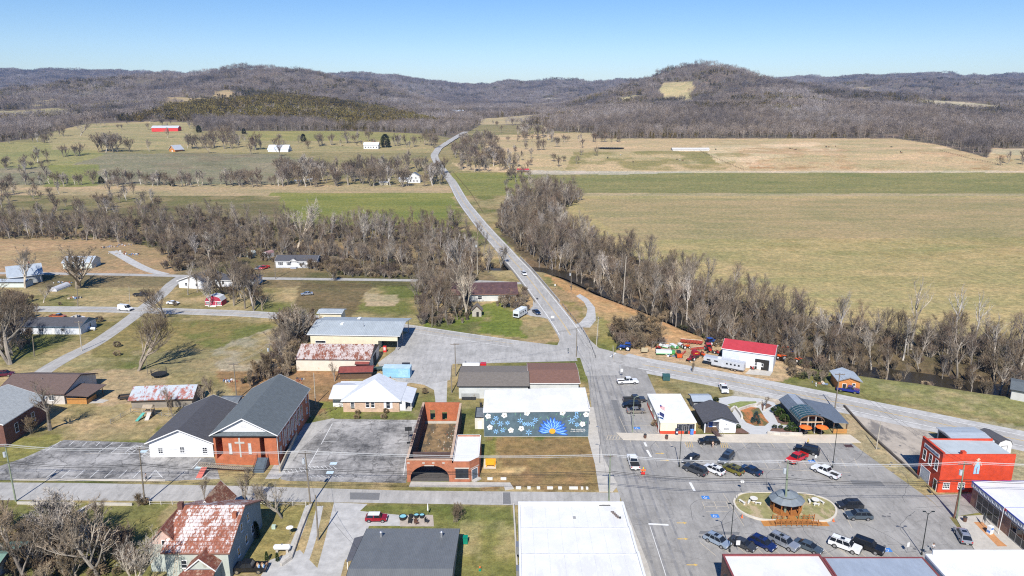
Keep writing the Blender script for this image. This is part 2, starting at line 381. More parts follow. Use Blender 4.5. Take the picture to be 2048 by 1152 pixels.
 reg([(1460,985),(1660,985),(1670,1045),(1470,1040)],(.27,.22,.10),.9)
 reg([(1560,1000),(1670,1000),(1660,1040),(1560,1040)],(.17,.185,.05),.7,spot=.4)
 # --- beyond the river, described by where the field edges lie
 far = Y >= 600
 dw = np.sin((X * .35 + Y) / 5.5 + n1 * 9) * .5 + .5; blend((near & (Y > 290) & (X > 20)) * dw * .18,(.24,.21,.09))
 def freg(pts,c,a=1.0,spot=None,warp=1.0):
  qx = px + (n3 - .5) * 26 * warp + (n1 - .5) * 8 * warp; qy = py + (n1 - .5) * 5 * warp
  w = inpoly(qx,qy,pts) * far * a
  if spot is not None: w = w * np.clip((n3 * .5 + n1 * .5 - spot) * 9,0,1)
  blend(w,c)
 blend(far * .8,(.25,.215,.11))
 freg([(-900,372),(900,368),(910,400),(-900,400)],(.40,.31,.19),.8)
 freg([(540,386),(930,386),(960,460),(540,450)],(.20,.215,.055),.9,warp=.3)
 freg([(-900,300),(560,308),(620,330),(560,368),(-900,372)],(.225,.205,.14),.9)
 freg([(250,305),(560,310),(540,345),(260,335)],(.18,.145,.095),.5,spot=.5)
 freg([(-900,280),(160,285),(210,310),(120,335),(-900,340)],(.26,.245,.105),.9)
 freg([(100,330),(190,330),(200,372),(90,375)],(.20,.21,.06),.8)
 freg([(90,245),(380,240),(380,300),(100,300)],(.335,.285,.15),.9)
 freg([(480,245),(760,255),(860,275),(850,282),(500,282)],(.27,.25,.095),.9)
 freg([(370,280),(870,282),(870,305),(380,305)],(.33,.275,.145),.9)
 freg([(960,270),(2500,250),(2500,345),(990,345)],(.45,.345,.205),.95)
 freg([(1150,300),(1500,305),(1450,340),(1130,340)],(.22,.195,.075),.8,spot=.43)
 freg([(1480,295),(2000,300),(2050,340),(1500,340)],(.33,.19,.09),.9,spot=.46)
 freg([(1400,285),(1950,285),(2040,335),(1450,335)],(.56,.44,.29),.85,spot=.50)
 freg([(1040,342),(2500,341),(2500,345),(1040,346)],(.5,.42,.32),.8,warp=.05)
 freg([(985,346),(2500,345),(2500,388),(985,391)],(.215,.205,.085),.95,warp=.15)
 freg([(1040,340),(1250,343),(1420,344),(1250,349),(1040,349)],(.44,.40,.34),.8,warp=.1)
 freg([(1160,386),(2500,388),(2500,393),(1130,394)],(.42,.34,.22),.7,warp=.2)
 freg([(900,345),(1050,345),(1000,440),(930,420)],(.20,.205,.065),.9,warp=.3)
 freg([(905,325),(1000,335),(1050,345),(920,342)],(.45,.35,.22),.9)
 # woods on the hills
 fw = (Y > 760) & forest_mask(px,py,X,Y)
 blend(fw * 1.0,(.16,.13,.10))
 for pts,c in OPEN_FAR: freg(pts,c,1.0,warp=.5)
 dr = segdist(X,Y,RIVER)
 blend(np.clip((13 - dr) / 6,0,1) * near * .9,(.12,.085,.055))
 # building the mesh
 C *= .90
 ny,nx = len(ys),len(ts); idx = np.arange(ny * nx).reshape(ny,nx)
 q = np.stack([idx[:-1,:-1],idx[:-1,1:],idx[1:,1:],idx[1:,:-1]],-1).reshape(-1,4)
 me = bpy.data.meshes.new('ground'); me.vertices.add(len(X)); me.vertices.foreach_set('co',np.stack([X,Y,Z],1).astype(np.float32).ravel())
 me.loops.add(q.size); me.loops.foreach_set('vertex_index',q.ravel().astype(np.int32))
 me.polygons.add(len(q)); me.polygons.foreach_set('loop_start',np.arange(0,q.size,4,dtype=np.int32)); me.polygons.foreach_set('loop_total',np.full(len(q),4,np.int32))
 me.update(calc_edges=True); me.polygons.foreach_set('use_smooth',np.ones(len(q),bool))
 at = me.color_attributes.new('Col','FLOAT_COLOR','POINT'); at.data.foreach_set('color',np.concatenate([np.clip(C,0,1),np.ones((len(C),1))],1).astype(np.float32).ravel())
 m,n,b = nmat('grass_and_soil'); b.inputs['Roughness'].default_value = .95; b.inputs['Specular IOR Level'].default_value = .1
 a = n.nodes.new('ShaderNodeAttribute'); a.attribute_name = 'Col'; v = coords(n)
 g1 = ramp(n,noise(n,v,.55,8,.75),[(.30,.52),(.5,1.0),(.72,1.5)])
 g2 = ramp(n,noise(n,v,3.2,5,.7),[(.30,.70),(.72,1.30)])
 g3 = ramp(n,noise(n,coords(n,(.35,1,1)),.035,6,.7),[(.35,(.78,.88,.76)),(.65,(1.2,1.12,1.1))])
 base = mix(n,1,mix(n,1,a.outputs['Color'],g1,'MULTIPLY'),g2,'MULTIPLY'); base = mix(n,1,base,g3,'MULTIPLY')
 tint = ramp(n,noise(n,v,.23,6,.75),[(.46,0),(.60,1)]); base = mix(n,mix(n,1,tint,(.5,.5,.5),'MULTIPLY'),base,mix(n,1,base,(1.6,1.42,1.35),'MULTIPLY'))
 n.links.new(base,b.inputs['Base Color']); bump(n,b,noise(n,v,1.2,6,.7),.5,.25)
 me.materials.append(m); o = bpy.data.objects.new('ground',me); COL.objects.link(o); structure(o); return o
FOREST_EDGE = [(-2000,292),(0,285),(60,277),(110,262),(170,248),(300,243),(385,245),(395,262),(700,262),(860,268),(900,276),(940,262),(960,250),
    (1090,250),(1100,262),(1185,266),(1190,277),(1500,277),(1790,277),(1880,290),(1975,316),(1985,296),(2048,300),(3500,305)]
OPEN_FAR = [([(1840,200),(1930,204),(2000,212),(1998,222),(1900,216),(1845,210)],(.44,.38,.26)),([(1560,196),(1600,194),(1605,200),(1565,203)],(.33,.28,.16)),([(690,215),(740,222),(735,228),(688,221)],(.30,.26,.14)),([(1240,196),(1275,190),(1282,198),(1245,204)],(.34,.29,.17)),([(1700,176),(1750,173),(1752,180),(1702,183)],(.32,.26,.17)),([(60,205),(110,198),(118,206),(66,214)],(.33,.28,.15)),([(1040,210),(1100,206),(1104,213),(1044,217)],(.36,.30,.18)),([(-400,222),(20,222),(110,216),(165,222),(130,232),(60,236),(-400,244)],(.33,.28,.15)),
   ([(330,196),(365,194),(410,200),(470,192),(462,180),(430,182),(425,196),(395,196),(385,208),(335,210)],(.38,.29,.16)),
   ([(1326,166),(1380,163),(1390,175),(1380,190),(1392,205),(1370,212),(1365,203),(1322,203),(1330,190),(1318,182)],(.42,.35,.19)),
   ([(960,238),(1010,234),(1085,228),(1088,238),(1060,248),(960,250)],(.42,.34,.20)),
   ([(1850,206),(1920,209),(1992,215),(1990,219),(1900,213),(1850,209)],(.44,.38,.26)),
   ([(1082,197),(1120,197),(1122,201),(1082,200)],(.5,.46,.38)),([(1150,195),(1178,193),(1178,197),(1150,199)],(.5,.46,.38)),
   ([(905,228),(940,226),(945,232),(905,233)],(.33,.29,.16)),
   ([(1980,298),(2100,296),(2100,310),(1985,308)],(.42,.36,.24)),([(1880,255),(1890,255),(1890,257)],(.4,.3,.2))]
def forest_mask(px,py,X,Y):
 edge = np.interp(px,[p[0] for p in FOREST_EDGE],[p[1] for p in FOREST_EDGE])
 m = (py < edge) & (Y > 760)
 for pts,c in OPEN_FAR: m &= ~inpoly(px,py,pts)
 return m
# ---------------------------------------------------------------- paving sheets
def asphalt(name,c,c2,crack=.5):
 if name in MATS: return MATS[name]
 m,n,b = nmat(name); b.inputs['Roughness'].default_value = .9; b.inputs['Specular IOR Level'].default_value = .25; v = coords(n)
 base = ramp(n,noise(n,v,.11,9,.78),[(.38,c),(.60,c2)])
 base = mix(n,1,base,ramp(n,noise(n,coords(n,(1,.12,1)),.9,6,.75),[(.3,.80),(.7,1.16)]),'MULTIPLY')
 base = mix(n,1,base,ramp(n,noise(n,v,5,4,.8),[(.3,.9),(.7,1.1)]),'MULTIPLY')
 vo = n.nodes.new('ShaderNodeTexVoronoi'); vo.feature = 'DISTANCE_TO_EDGE'; vo.inputs['Scale'].default_value = .16
 dv = n.nodes.new('ShaderNodeVectorMath'); dv.operation = 'ADD'; nn = n.nodes.new('ShaderNodeTexNoise'); nn.inputs['Scale'].default_value = .7; nn.inputs['Detail'].default_value = 5
 n.links.new(v,nn.inputs['Vector']); s = n.nodes.new('ShaderNodeVectorMath'); s.operation = 'SCALE'; s.inputs['Scale'].default_value = 2.2; n.links.new(nn.outputs['Color'],s.inputs[0])
 n.links.new(v,dv.inputs[0]); n.links.new(s.outputs[0],dv.inputs[1]); n.links.new(dv.outputs[0],vo.inputs['Vector'])
 ck = ramp(n,vo.outputs['Distance'],[(0,1 - crack),(.018,1 - crack * .3),(.03,1)]); base = mix(n,1,base,ck,'MULTIPLY')
 n.links.new(base,b.inputs['Base Color']); MATS[name] = m; return m
AS_MAIN = asphalt('asphalt_street',(.255,.245,.23),(.35,.337,.315),.18)
AS_ROAD = asphalt('asphalt_road',(.35,.338,.315),(.43,.415,.39),.15)
AS_LOT = asphalt('asphalt_lot',(.10,.098,.096),(.42,.405,.385),.5)
AS_LIGHT = asphalt('asphalt_pale',(.33,.322,.305),(.46,.445,.42),.2)
GRAV = M('gravel',(.44,.43,.41),.95,.22,.5)
CREAM = M('cream_paving',(.56,.50,.41),.9,.12,.4)
def sheet(name,pts,z,m,world=False,dz=0):
 p = pts if world else wpoly(pts); mb = MB(); a = sum(p[i][0] * p[(i + 1) % len(p)][1] - p[(i + 1) % len(p)][0] * p[i][1] for i in range(len(p)))
 if a < 0: p = p[::-1]
 if dz: mb.prism([(q[0],q[1]) for q in p],z,z + dz,m)
 else: mb.face([(q[0],q[1],z) for q in p],m)
 return structure(mb.build(name))
def ribbon_pts(c,w):
 L,Rr = [],[]
 for i,p in enumerate(c):
  a = c[max(i - 1,0)]; b = c[min(i + 1,len(c) - 1)]; d = Vector((b[0] - a[0],b[1] - a[1])).normalized(); nrm = (-d.y,d.x)
  ww = w[i] if hasattr(w,'__len__') else w
  L.append((p[0] + nrm[0] * ww / 2,p[1] + nrm[1] * ww / 2)); Rr.append((p[0] - nrm[0] * ww / 2,p[1] - nrm[1] * ww / 2))
 return L,Rr
def smooth(c,k=6):
 out = []; c = [c[0]] + list(c) + [c[-1]]
 for i in range(1,len(c) - 2):
  for j in range(k):
   t = j / k; p = [c[i - 1],c[i],c[i + 1],c[i + 2]]
   out.append(tuple(.5 * (2 * p[1][a] + (p[2][a] - p[0][a]) * t + (2 * p[0][a] - 5 * p[1][a] + 4 * p[2][a] - p[3][a]) * t * t + (3 * p[1][a] - p[0][a] - 3 * p[2][a] + p[3][a]) * t ** 3) for a in range(2)))
 out.append(c[-2]); return out
def ribbon(name,c,w,z,m,drape=False,mb=None,off=0):
 L,Rr = ribbon_pts(c,w); own = mb is None; mb = mb or MB()
 def zz(p,q):
  if not drape: return z
  return float(T(np.array([p[0]]),np.array([max(p[1],0)]))[0]) + z * (1 + max(0,p[1] - 300) / 120)
 zs = [(zz(a,0),zz(b,0)) for a,b in zip(L,Rr)]
 for i in range(len(c) - 1):
  mb.face([(*L[i],zs[i][0]),(*Rr[i],zs[i][1]),(*Rr[i + 1],zs[i + 1][1]),(*L[i + 1],zs[i + 1][0])],m)
 return structure(mb.build(name)) if own else None
YEL = M('yellow_line',(.62,.42,.12),.8,.2,3); WL = M('white_line',(.72,.72,.70),.8,.15,2); TANL = M('faded_line',(.52,.45,.34),.9,.12,2)
BLUEP = M('blue_paint',(.045,.20,.55),.8,.15,2); PALEB = M('pale_blue_paint',(.50,.62,.68),.8,.15,2)
build_ground()
# river water
sheet_r = smooth(RIVER,4); WATER,wn,wb = nmat('river_water'); wb.inputs['Base Color'].default_value = (.035,.028,.017,1); wb.inputs['Roughness'].default_value = .3
bump(wn,wb,noise(wn,coords(wn),.8,4),.08,.1)
ribbon('river',sheet_r,10.5,-3.1,WATER)
# main road over the bridge and up the valley
MR = [(1159,716),(1146,680),(1128,650),(1100,612),(1073,577),(1045,542),(1022,517),(1000,492),(975,465),(950,435),(925,402),(905,370)]
mr = [G(*p) for p in MR]
mr2 = [WT(*p)[:2] for p in [(888,345),(874,325),(869,312),(876,300),(890,290),(905,280),(920,271),(932,265)]]
mrs = smooth(mr + mr2,6)
mb = MB(); mw = 8.8
def road_z(p):
 zt = max(TZ(p[0],p[1]),0.0) if p[1] < 640 else TZ(p[0],p[1])
 return zt + .035 + max(0,p[1] - 300) / 700
L,Rr = ribbon_pts(mrs,mw)
for i in range(len(mrs) - 1):
 z0,z1 = road_z(mrs[i]),road_z(mrs[i + 1]); mb.face([(*L[i],z0),(*Rr[i],z0),(*Rr[i + 1],z1),(*L[i + 1],z1)],AS_ROAD)
structure(mb.build('highway'))
ll = MB()
def lines(c,offs,w,m,zf,dash=None):
 L,Rr = ribbon_pts(c,[abs(offs) * 2 + .001] * len(c)); e = L if offs > 0 else Rr
 l2,r2 = ribbon_pts(e,w); k = 0; ac = 0
 for i in range(len(e) - 1):
  ac += math.dist(e[i],e[i + 1])
  if dash and (ac // dash) % 2: continue
  z0,z1 = zf(c[i]) + .012,zf(c[i + 1]) + .012; ll.face([(*l2[i],z0),(*r2[i],z0),(*r2[i + 1],z1),(*l2[i + 1],z1)],m)
sub = mrs[8:66]
lines(sub,3.7,.22,WL,road_z); lines(sub,-3.7,.22,WL,road_z); lines(sub,.14,.12,YEL,road_z); lines(sub,-.14,.12,YEL,road_z)
# east and west roads
er = smooth([G(*p) for p in [(1160,697),(1200,706),(1260,724),(1330,738),(1450,760),(1550,780),(1650,800),(1750,821),(1850,841),(1950,862),(2100,893),(2400,960)]],5)
ribbon('east_road_shoulder',er[8:],12.5,.012,GRAV); ribbon('east_road',er,7.6,.030,AS_ROAD)
lines(er[12:],3.3,.22,WL,lambda p: .03); lines(er[12:],-3.3,.22,WL,lambda p: .03); lines(er[12:],.12,.12,YEL,lambda p: .03); lines(er[12:],-.12,.12,YEL,lambda p: .03)
wr = smooth([G(*p) for p in [(1160,700),(1110,698),(1060,692),(1000,684),(940,675),(880,666),(820,657),(760,649),(700,642),(600,635),(500,628),(400,624),(300,621),(200,619),(60,618),(-200,618),(-600,620)]],4)
ribbon('west_road',wr,7.4,.026,AS_ROAD); lines(wr[10:],.1,.12,YEL,lambda p: .026); lines(wr[10:],-3.2,.2,WL,lambda p: .026); lines(wr[10:],3.2,.2,WL,lambda p: .026)
ribbon('back_lane',smooth([G(*p) for p in [(-100,546),(100,547),(330,551),(480,556),(700,559),(850,561),(960,563),(1020,566),(1048,566)]],3),4.3,.018,AS_ROAD)
ribbon('side_street',smooth([G(*p) for p in [(365,553),(345,567),(322,590),(295,610),(268,632),(230,660),(185,690),(140,712),(95,738),(55,768)]],4),[5.2] * 37,.022,AS_ROAD)
ribbon('farm_track',smooth([G(*p) for p in [(330,549),(300,541),(275,530),(250,516),(225,502)]],3),4.5,.010,GRAV)
sheet('river_path',[(1160,655),(1180,655),(1192,640),(1190,615),(1176,598),(1160,588),(1152,592),(1168,604),(1175,618),(1172,632),(1160,645),(1146,650)],.014,GRAV)
sheet('roadside_pullout',[(1052,570),(1072,575),(1122,640),(1104,640),(1080,634),(1062,632),(1050,628),(1066,612),(1066,592)],.016,AS_LIGHT)
sheet('junction_apron',[(1115,690),(1130,655),(1165,655),(1180,680),(1200,698),(1240,716),(1245,750),(1172,752),(1160,715),(1150,708),(1080,708),(1100,700)],.0245,AS_ROAD)
sheet('forecourt',[(800,672),(822,662),(900,676),(1000,690),(1110,702),(1150,708),(1155,722),(905,728),(900,760),(850,770),(800,762),(770,752),(755,726),(790,700)],.014,AS_LIGHT)
sheet('gravel_drive',[(845,768),(895,752),(893,810),(872,812),(868,780)],.010,GRAV)
# square, main street and cross street
sheet('cross_street',[(-500,962),(150,966),(480,972),(800,981),(1000,983),(1215,985),(1240,985),(1240,1012),(1000,1010),(560,1003),(150,1001),(-500,998)],.016,AS_ROAD)
sheet('town_square',[(1158,706),(1200,702),(1245,716),(1330,745),(1292,742),(1318,800),(1325,872),(1700,884),(1752,922),(1850,992),(1895,1030),(1990,1152),(2100,1300),(1370,1300),(1297,1152),(1237,985),(1231,972),(1208,925),(1185,830),(1176,760)],.020,AS_MAIN)
sheet('side_alley',[(1850,990),(2060,985),(2200,985),(2200,1020),(1990,1020),(1900,1035)],.016,AS_MAIN)
sheet('church_lot',[(665,838),(838,840),(822,880),(812,966),(575,962),(560,958),(600,900)],.014,AS_LOT)
sheet('church_drive',[(600,850),(668,836),(650,870),(600,925),(556,958),(530,958)],.011,AS_LIGHT)
sheet('lower_lot',[(128,880),(300,886),(305,913),(428,915),(440,958),(330,962),(30,960),(-90,962),(50,915)],.014,AS_LOT)
sheet('lot_curb',[(30,957),(330,959),(330,963),(25,961)],.018,CREAM)
sheet('gravel_driveway',[(668,1005),(735,1008),(720,1022),(800,1030),(800,1052),(738,1052),(722,1100),(690,1120),(672,1190),(620,1190),(650,1080)],.012,GRAV)
for a,b in (((618,1010),(558,1150)),((640,1012),(600,1150))):
 ribbon('wheel_track',smooth([G(*a),G((a[0] + b[0]) / 2 + 4,(a[1] + b[1]) / 2),G(*b)],4),1.3,.008,GRAV)
sheet('tank_apron',[(540,1120),(600,1100),(650,1152),(620,1190),(500,1190)],.006,GRAV)
# sidewalks (raised kerbs)
sheet('sidewalk',[(1232,866),(1320,869),(1700,870),(1722,886),(1470,885),(1246,880)],0,CREAM,dz=.13)
sheet('sidewalk',[(1178,815),(1187,815),(1197,870),(1206,915),(1236,972),(1226,984),(1198,984),(1190,930),(1176,876)],0,CONC,dz=.13)
sheet('sidewalk',[(1244,1012),(1249,1012),(1296,1130),(1310,1180),(1290,1180)],0,CONC,dz=.13)
sheet('sidewalk',[(1910,1034),(1985,1030),(2100,1160),(2200,1300),(2060,1300),(1960,1120)],0,CONC,dz=.13)
sheet('red_paving',[(1947,1045),(1965,1045),(2000,1082),(2015,1094),(1995,1094)],.134,M('terracotta_paving',(.50,.24,.10),.9,.15,2))
sheet('sidewalk',[(822,964),(1020,966),(1028,978),(1010,981),(1008,973),(958,975),(818,974)],0,CONC,dz=.13)
sheet('sidewalk',[(770,758),(830,764),(800,770)],0.005,CONC)
sheet('slab_lot',[(1686,812),(1780,830),(1850,856),(1875,880),(1835,940),(1795,925)],.010,M('old_slab',(.40,.35,.29),.95,.22,.25,col2=(.20,.18,.16),amt=.42))
mbk = MB(); pl = [G(*p) for p in [(1688,813),(1730,860),(1762,890),(1838,958)]]
for a,b in zip(pl[:-1],pl[1:]):
 d = Vector((b[0] - a[0],b[1] - a[1])).normalized(); nx,ny = -d.y * .2,d.x * .2
 mbk.prism([(a[0] + nx,a[1] + ny),(b[0] + nx,b[1] + ny),(b[0] - nx,b[1] - ny),(a[0] - nx,a[1] - ny)],0,.5,M('dark_curb',(.10,.085,.07),.9,.3,1))
tag(mbk.build('retaining_wall'),'long low dark retaining wall beside the empty concrete slab','wall')
# painted markings in the square and the lots
mk = MB()
def pline(a,b,w,m,z=.026,px=True):
 a = G(*a) if px else a; b = G(*b) if px else b; d = Vector((b[0] - a[0],b[1] - a[1])).normalized(); nx,ny = -d.y * w / 2,d.x * w / 2
 mk.face([(a[0] + nx,a[1] + ny,z),(a[0] - nx,a[1] - ny,z),(b[0] - nx,b[1] - ny,z),(b[0] + nx,b[1] + ny,z)][::-1],m)
for a,b in [((1297,1048),(1337,1050))]: pline(a,b,.5,WL)
pline((1380,965),(1389,982),.5,WL); pline((1294,900),(1302,914),.5,WL); pline((1289,885),(1293,893),.5,WL)
pline((1300,1053),(1332,1152),.10,WL); pline((1238,833),(1262,885),.10,TANL)
pline((1209,872),(1260,869),.12,TANL); pline((1214,880),(1264,878),.12,TANL)
for i in range(8): pline((1213 + i * 6.2,879),(1217 + i * 6.2,870),.15,TANL)
for i in range(9): pline((1268 + i * 7,866.5),(1262 + i * 7,862),.12,TANL,.034)
pline((1244,842),(1290,842),.10,TANL); pline((1248,851),(1306,851),.10,TANL)
for x,y in ((1275,856),): pass
def blue_sign(px,py,m=BLUEP):
 x,y = G(px,py); mk.face([(x - .75,y - .6,.027),(x + .75,y - .6,.027),(x + .75,y + .6,.027),(x - .75,y + .6,.027)],m)
 for i in range(10):      # the wheelchair symbol: ring, body and head
  t0,t1 = math.pi * (.6 + .14 * i),math.pi * (.6 + .14 * (i + 1))
  if m is BLUEP: mk.face([(x - .1 + .34 * math.cos(t0),y - .12 + .34 * math.sin(t0),.031),(x - .1 + .24 * math.cos(t0),y - .12 + .24 * math.sin(t0),.031),(x - .1 + .24 * math.cos(t1),y - .12 + .24 * math.sin(t1),.031),(x - .1 + .34 * math.cos(t1),y - .12 + .34 * math.sin(t1),.031)][::-1],WL)
 if m is BLUEP:
  mk.face([(x - .18,y - .05,.031),(x + .35,y - .05,.031),(x + .35,y + .04,.031),(x - .18,y + .04,.031)],WL); mk.face([(x - .18,y - .05,.031),(x - .08,y - .05,.031),(x - .08,y + .4,.031),(x - .18,y + .4,.031)],WL)
for p in ((1274,856.5),(1411,995),(1430,1032),(1624,923),(1774,1100)): blue_sign(*p)
for p in ((667,927),(660,945),(287,903),(397,936)): blue_sign(*p,m=PALEB)
for p in ((1320,907),(1330,921),(1364,1046),(1366,1078),(1385,1130)):
 x,y = G(*p); mk.face([(x - 1.0,y - .12,.027),(x + .3,y - .12,.027),(x + .3,y - .35,.027),(x + 1,y,.027),(x + .3,y + .35,.027),(x + .3,y + .12,.027),(x - 1,y + .12,.027)],YEL)
# centre stalls, west of the island
pline((1382,932),(1700,945),.12,TANL)
for i in range(9): pline((1500 + i * 26,921 - i * 0.5),(1490 + i * 26 + 20,936),.10,TANL)
for i in range(5): pline((1404 + i * 24,1003 + 0),(1410 + i * 24,1018),.10,TANL)
pline((1404,1004),(1455,1004),.1,TANL); pline((1408,1013),(1455,1013),.1,TANL); pline((1412,1023),(1455,1023),.1,TANL)
pline((1445,985),(1488,1052),.1,TANL); pline((1676,1003),(1704,1056),.1,TANL)
for i in range(12): pline((1400 + i * 34,1085 + i * .8),(1432 + i * 34,1112 + i * .8),.1,TANL)
for i in range(14): pline((1310 + i * 29,885.5),(1318 + i * 29,896),.1,TANL)
for c in ((1371,885),(1441,886)):
 for i in range(4): pline((c[0] + i * 4,c[1]),(c[0] + 3 + i * 4,c[1] + 10),.12,YEL)
# church lot
Z2 = .020
pline((665,847),(642,889),.13,WL,Z2); pline((637,897),(616,934),.13,WL,Z2); pline((665,846),(836,846),.12,WL,Z2)
for i,y in enumerate((858,870,883,909,922)): pline((661 - (y - 855) * .56,y),(689 - (y - 855) * .56,y),.10,WL,Z2); pline((834 - (y - 858) * .28,y),(806 - (y - 858) * .28,y),.10,WL,Z2)
pline((616,933),(670,932),.1,WL,Z2); pline((612,939),(668,939),.1,WL,Z2); pline((560,940),(616,934),.1,WL,Z2); pline((556,950),(612,940),.1,WL,Z2)
for i in range(7): pline((618 + i * 8,933),(626 + i * 8,939),.1,WL,Z2); pline((566 + i * 8,940 - i),(572 + i * 8,948 - i),.1,WL,Z2)
for i in range(8): pline((616 + i * 9,951),(624 + i * 9,955),.1,WL,Z2)
pline((812,915),(807,950),.12,WL,Z2)
# lower lot stalls
for i in range(5): pline((122 + i * 26,882 + i * .8),((91,138,165,192,197)[i],(903,891,892,892,905)[i]),.12,WL,Z2)
pline((245,888),(222,906),.12,WL,Z2); pline((258,906),(170,907),.1,TANL,Z2); pline((180,906),(300,908),.12,WL,Z2)
for k in range(2):
 a = ((270,890),(250,905)) if k == 0 else ((300,896),(282,914)); pline(*a,.12,WL,Z2); pline((a[0][0] + 15,a[0][1]),(a[1][0] + 15,a[1][1]),.12,WL,Z2)
 for i in range(5): pline((a[0][0] - i * 5,a[0][1] + i * 4),(a[0][0] + 10 - i * 5,a[0][1] + i * 4 + 3),.1,WL,Z2)
for i in range(7): pline((113 + i * 28.3,939.5),(93 + i * 28.9,955.5),.12,WL,Z2)
pline((311,940),(297,955),.12,WL,Z2); pline((311,940),(325,955),.12,WL,Z2)
for i in range(4): pline((308 - i * 3,943 + i * 3.5),(314 + i * 3,943 + i * 3.5),.1,WL,Z2)
pline((402,917),(383,938),.12,WL,Z2); pline((420,925),(390,958),.1,WL,Z2); pline((432,927),(405,958),.1,WL,Z2)
for i in range(6): pline((418 - i * 5,928 + i * 5),(428 - i * 4,930 + i * 5),.1,WL,Z2)
pline((1220,714),(1232,706),.35,WL,.04); pline((1225,722),(1250,730),.1,WL,.03); pline((1215,730),(1250,724),.1,WL,.03)
structure(mk.build('painted_markings')); structure(ll.build('road_lines'))
# stains, sealed cracks and patches on the paving
st = MB(); rs = random.Random(12); OIL = M('oil_stain',(.13,.13,.13),.7,.3,3); SEAL = M('crack_sealant',(.10,.10,.10),.8,.2,2); PAT = M('asphalt_patch',(.17,.17,.17),.95,.15,2)
def blob(x,y,r,m,z): st.face([(x + r * rs.uniform(.6,1.2) * math.cos(i * .7),y + r * rs.uniform(.6,1.2) * math.sin(i * .7),z) for i in range(9)],m)
for i in range(60):
 px = rs.uniform(1390,1840); py = rs.choice([927,935,948,1092,1100,893,1030,1075]) + rs.uniform(-4,4); blob(*G(px,py),rs.uniform(.12,.4),OIL,.0235)
for i in range(34):
 px,py = rs.uniform(1215,1850),rs.uniform(890,1110)
 if 1460 < px < 1690 and 980 < py < 1050: continue
 x,y = G(px,py); a = rs.choice([0,1.57,1.5,.1]) + rs.gauss(0,.12)
 for k in range(rs.randint(5,16)):
  x2,y2 = x + 1.1 * math.cos(a),y + 1.1 * math.sin(a); nx,ny = -math.sin(a) * .035,math.cos(a) * .035; st.face([(x - nx,y - ny,.0238),(x2 - nx,y2 - ny,.0238),(x2 + nx,y2 + ny,.0238),(x + nx,y + ny,.0238)],SEAL); x,y = x2,y2; a += rs.gauss(0,.22)
for pts in ([(1222,800),(1233,800),(1262,880),(1248,880)],[(1400,1062),(1480,1064),(1478,1070),(1398,1068)],[(1700,960),(1760,962),(1770,972),(1706,970)],[(1006,985),(1020,985),(1022,1008),(1006,1008)],[(700,985),(760,986),(758,1000),(700,999)]):
 st.face([(*G(*p),.0232) for p in pts][::-1],PAT)
for x0_,w_ in ((23.6,.5),(25.6,.5),(27.6,.45),(29.6,.45)):
 for k in range(22): y = 64 + k * 6.2; st.face([(x0_ + rs.uniform(-.05,.05),y,.0228),(x0_ + w_,y,.0228),(x0_ + w_ + rs.uniform(-.05,.05),y + 5.9,.0228),(x0_,y + 5.9,.0228)],M('tyre_track',(.235,.23,.225),.85,.25,.5))
structure(st.build('pavement_stains'))
# bridge
def build_bridge():
 t = thing('road_bridge','concrete road bridge with low parapets carrying the highway across the wooded river','bridge')
 pts = [p for p in mrs if 268 < p[1] < 356]
 L,Rr = ribbon_pts(pts,mw + .7); pm = MB(); dk = MB()
 c2 = M('weathered_concrete',(.34,.32,.29),.9,.25,.5)
 for side,e in (('l',L),('r',Rr)):
  p_ = MB(); a,b = ribbon_pts(e,.35)
  for i in range(len(e) - 1): p_.prism([a[i],b[i],b[i + 1],a[i + 1]],-.6,.85,c2)
  p_.build('parapet',t)
 for i in range(len(pts) - 1): dk.prism([L[i],Rr[i],Rr[i + 1],L[i + 1]],-1.3,-.05,c2)
 dk.build('deck',t)
 n = len(pts)
 for k in (n // 4,n // 2,3 * n // 4):
  p_ = MB(); d = Vector((pts[k + 1][0] - pts[k][0],pts[k + 1][1] - pts[k][1])).normalized(); a = Vector(L[k]); b = Vector(Rr[k])
  p_.prism([tuple(a - d * .5),tuple(b - d * .5),tuple(b + d * .5),tuple(a + d * .5)],-4.6,-1.28,c2); p_.build('pier',t)
 return t
build_bridge()
g = MB(); e = ribbon_pts([p for p in mrs if 205 < p[1] < 268],mw + 1.2)[1]
for i in range(len(e) - 1): g.face([(*e[i],.45),(*e[i + 1],.45),(*e[i + 1],.78),(*e[i],.78)],STEEL)
for i in range(0,len(e),1): g.tube((*e[i],0),(*e[i],.8),.08,m=DARK,n=5)
tag(g.build('guard_rail'),'steel guard rail along the river side of the highway south of the bridge','guard rail')
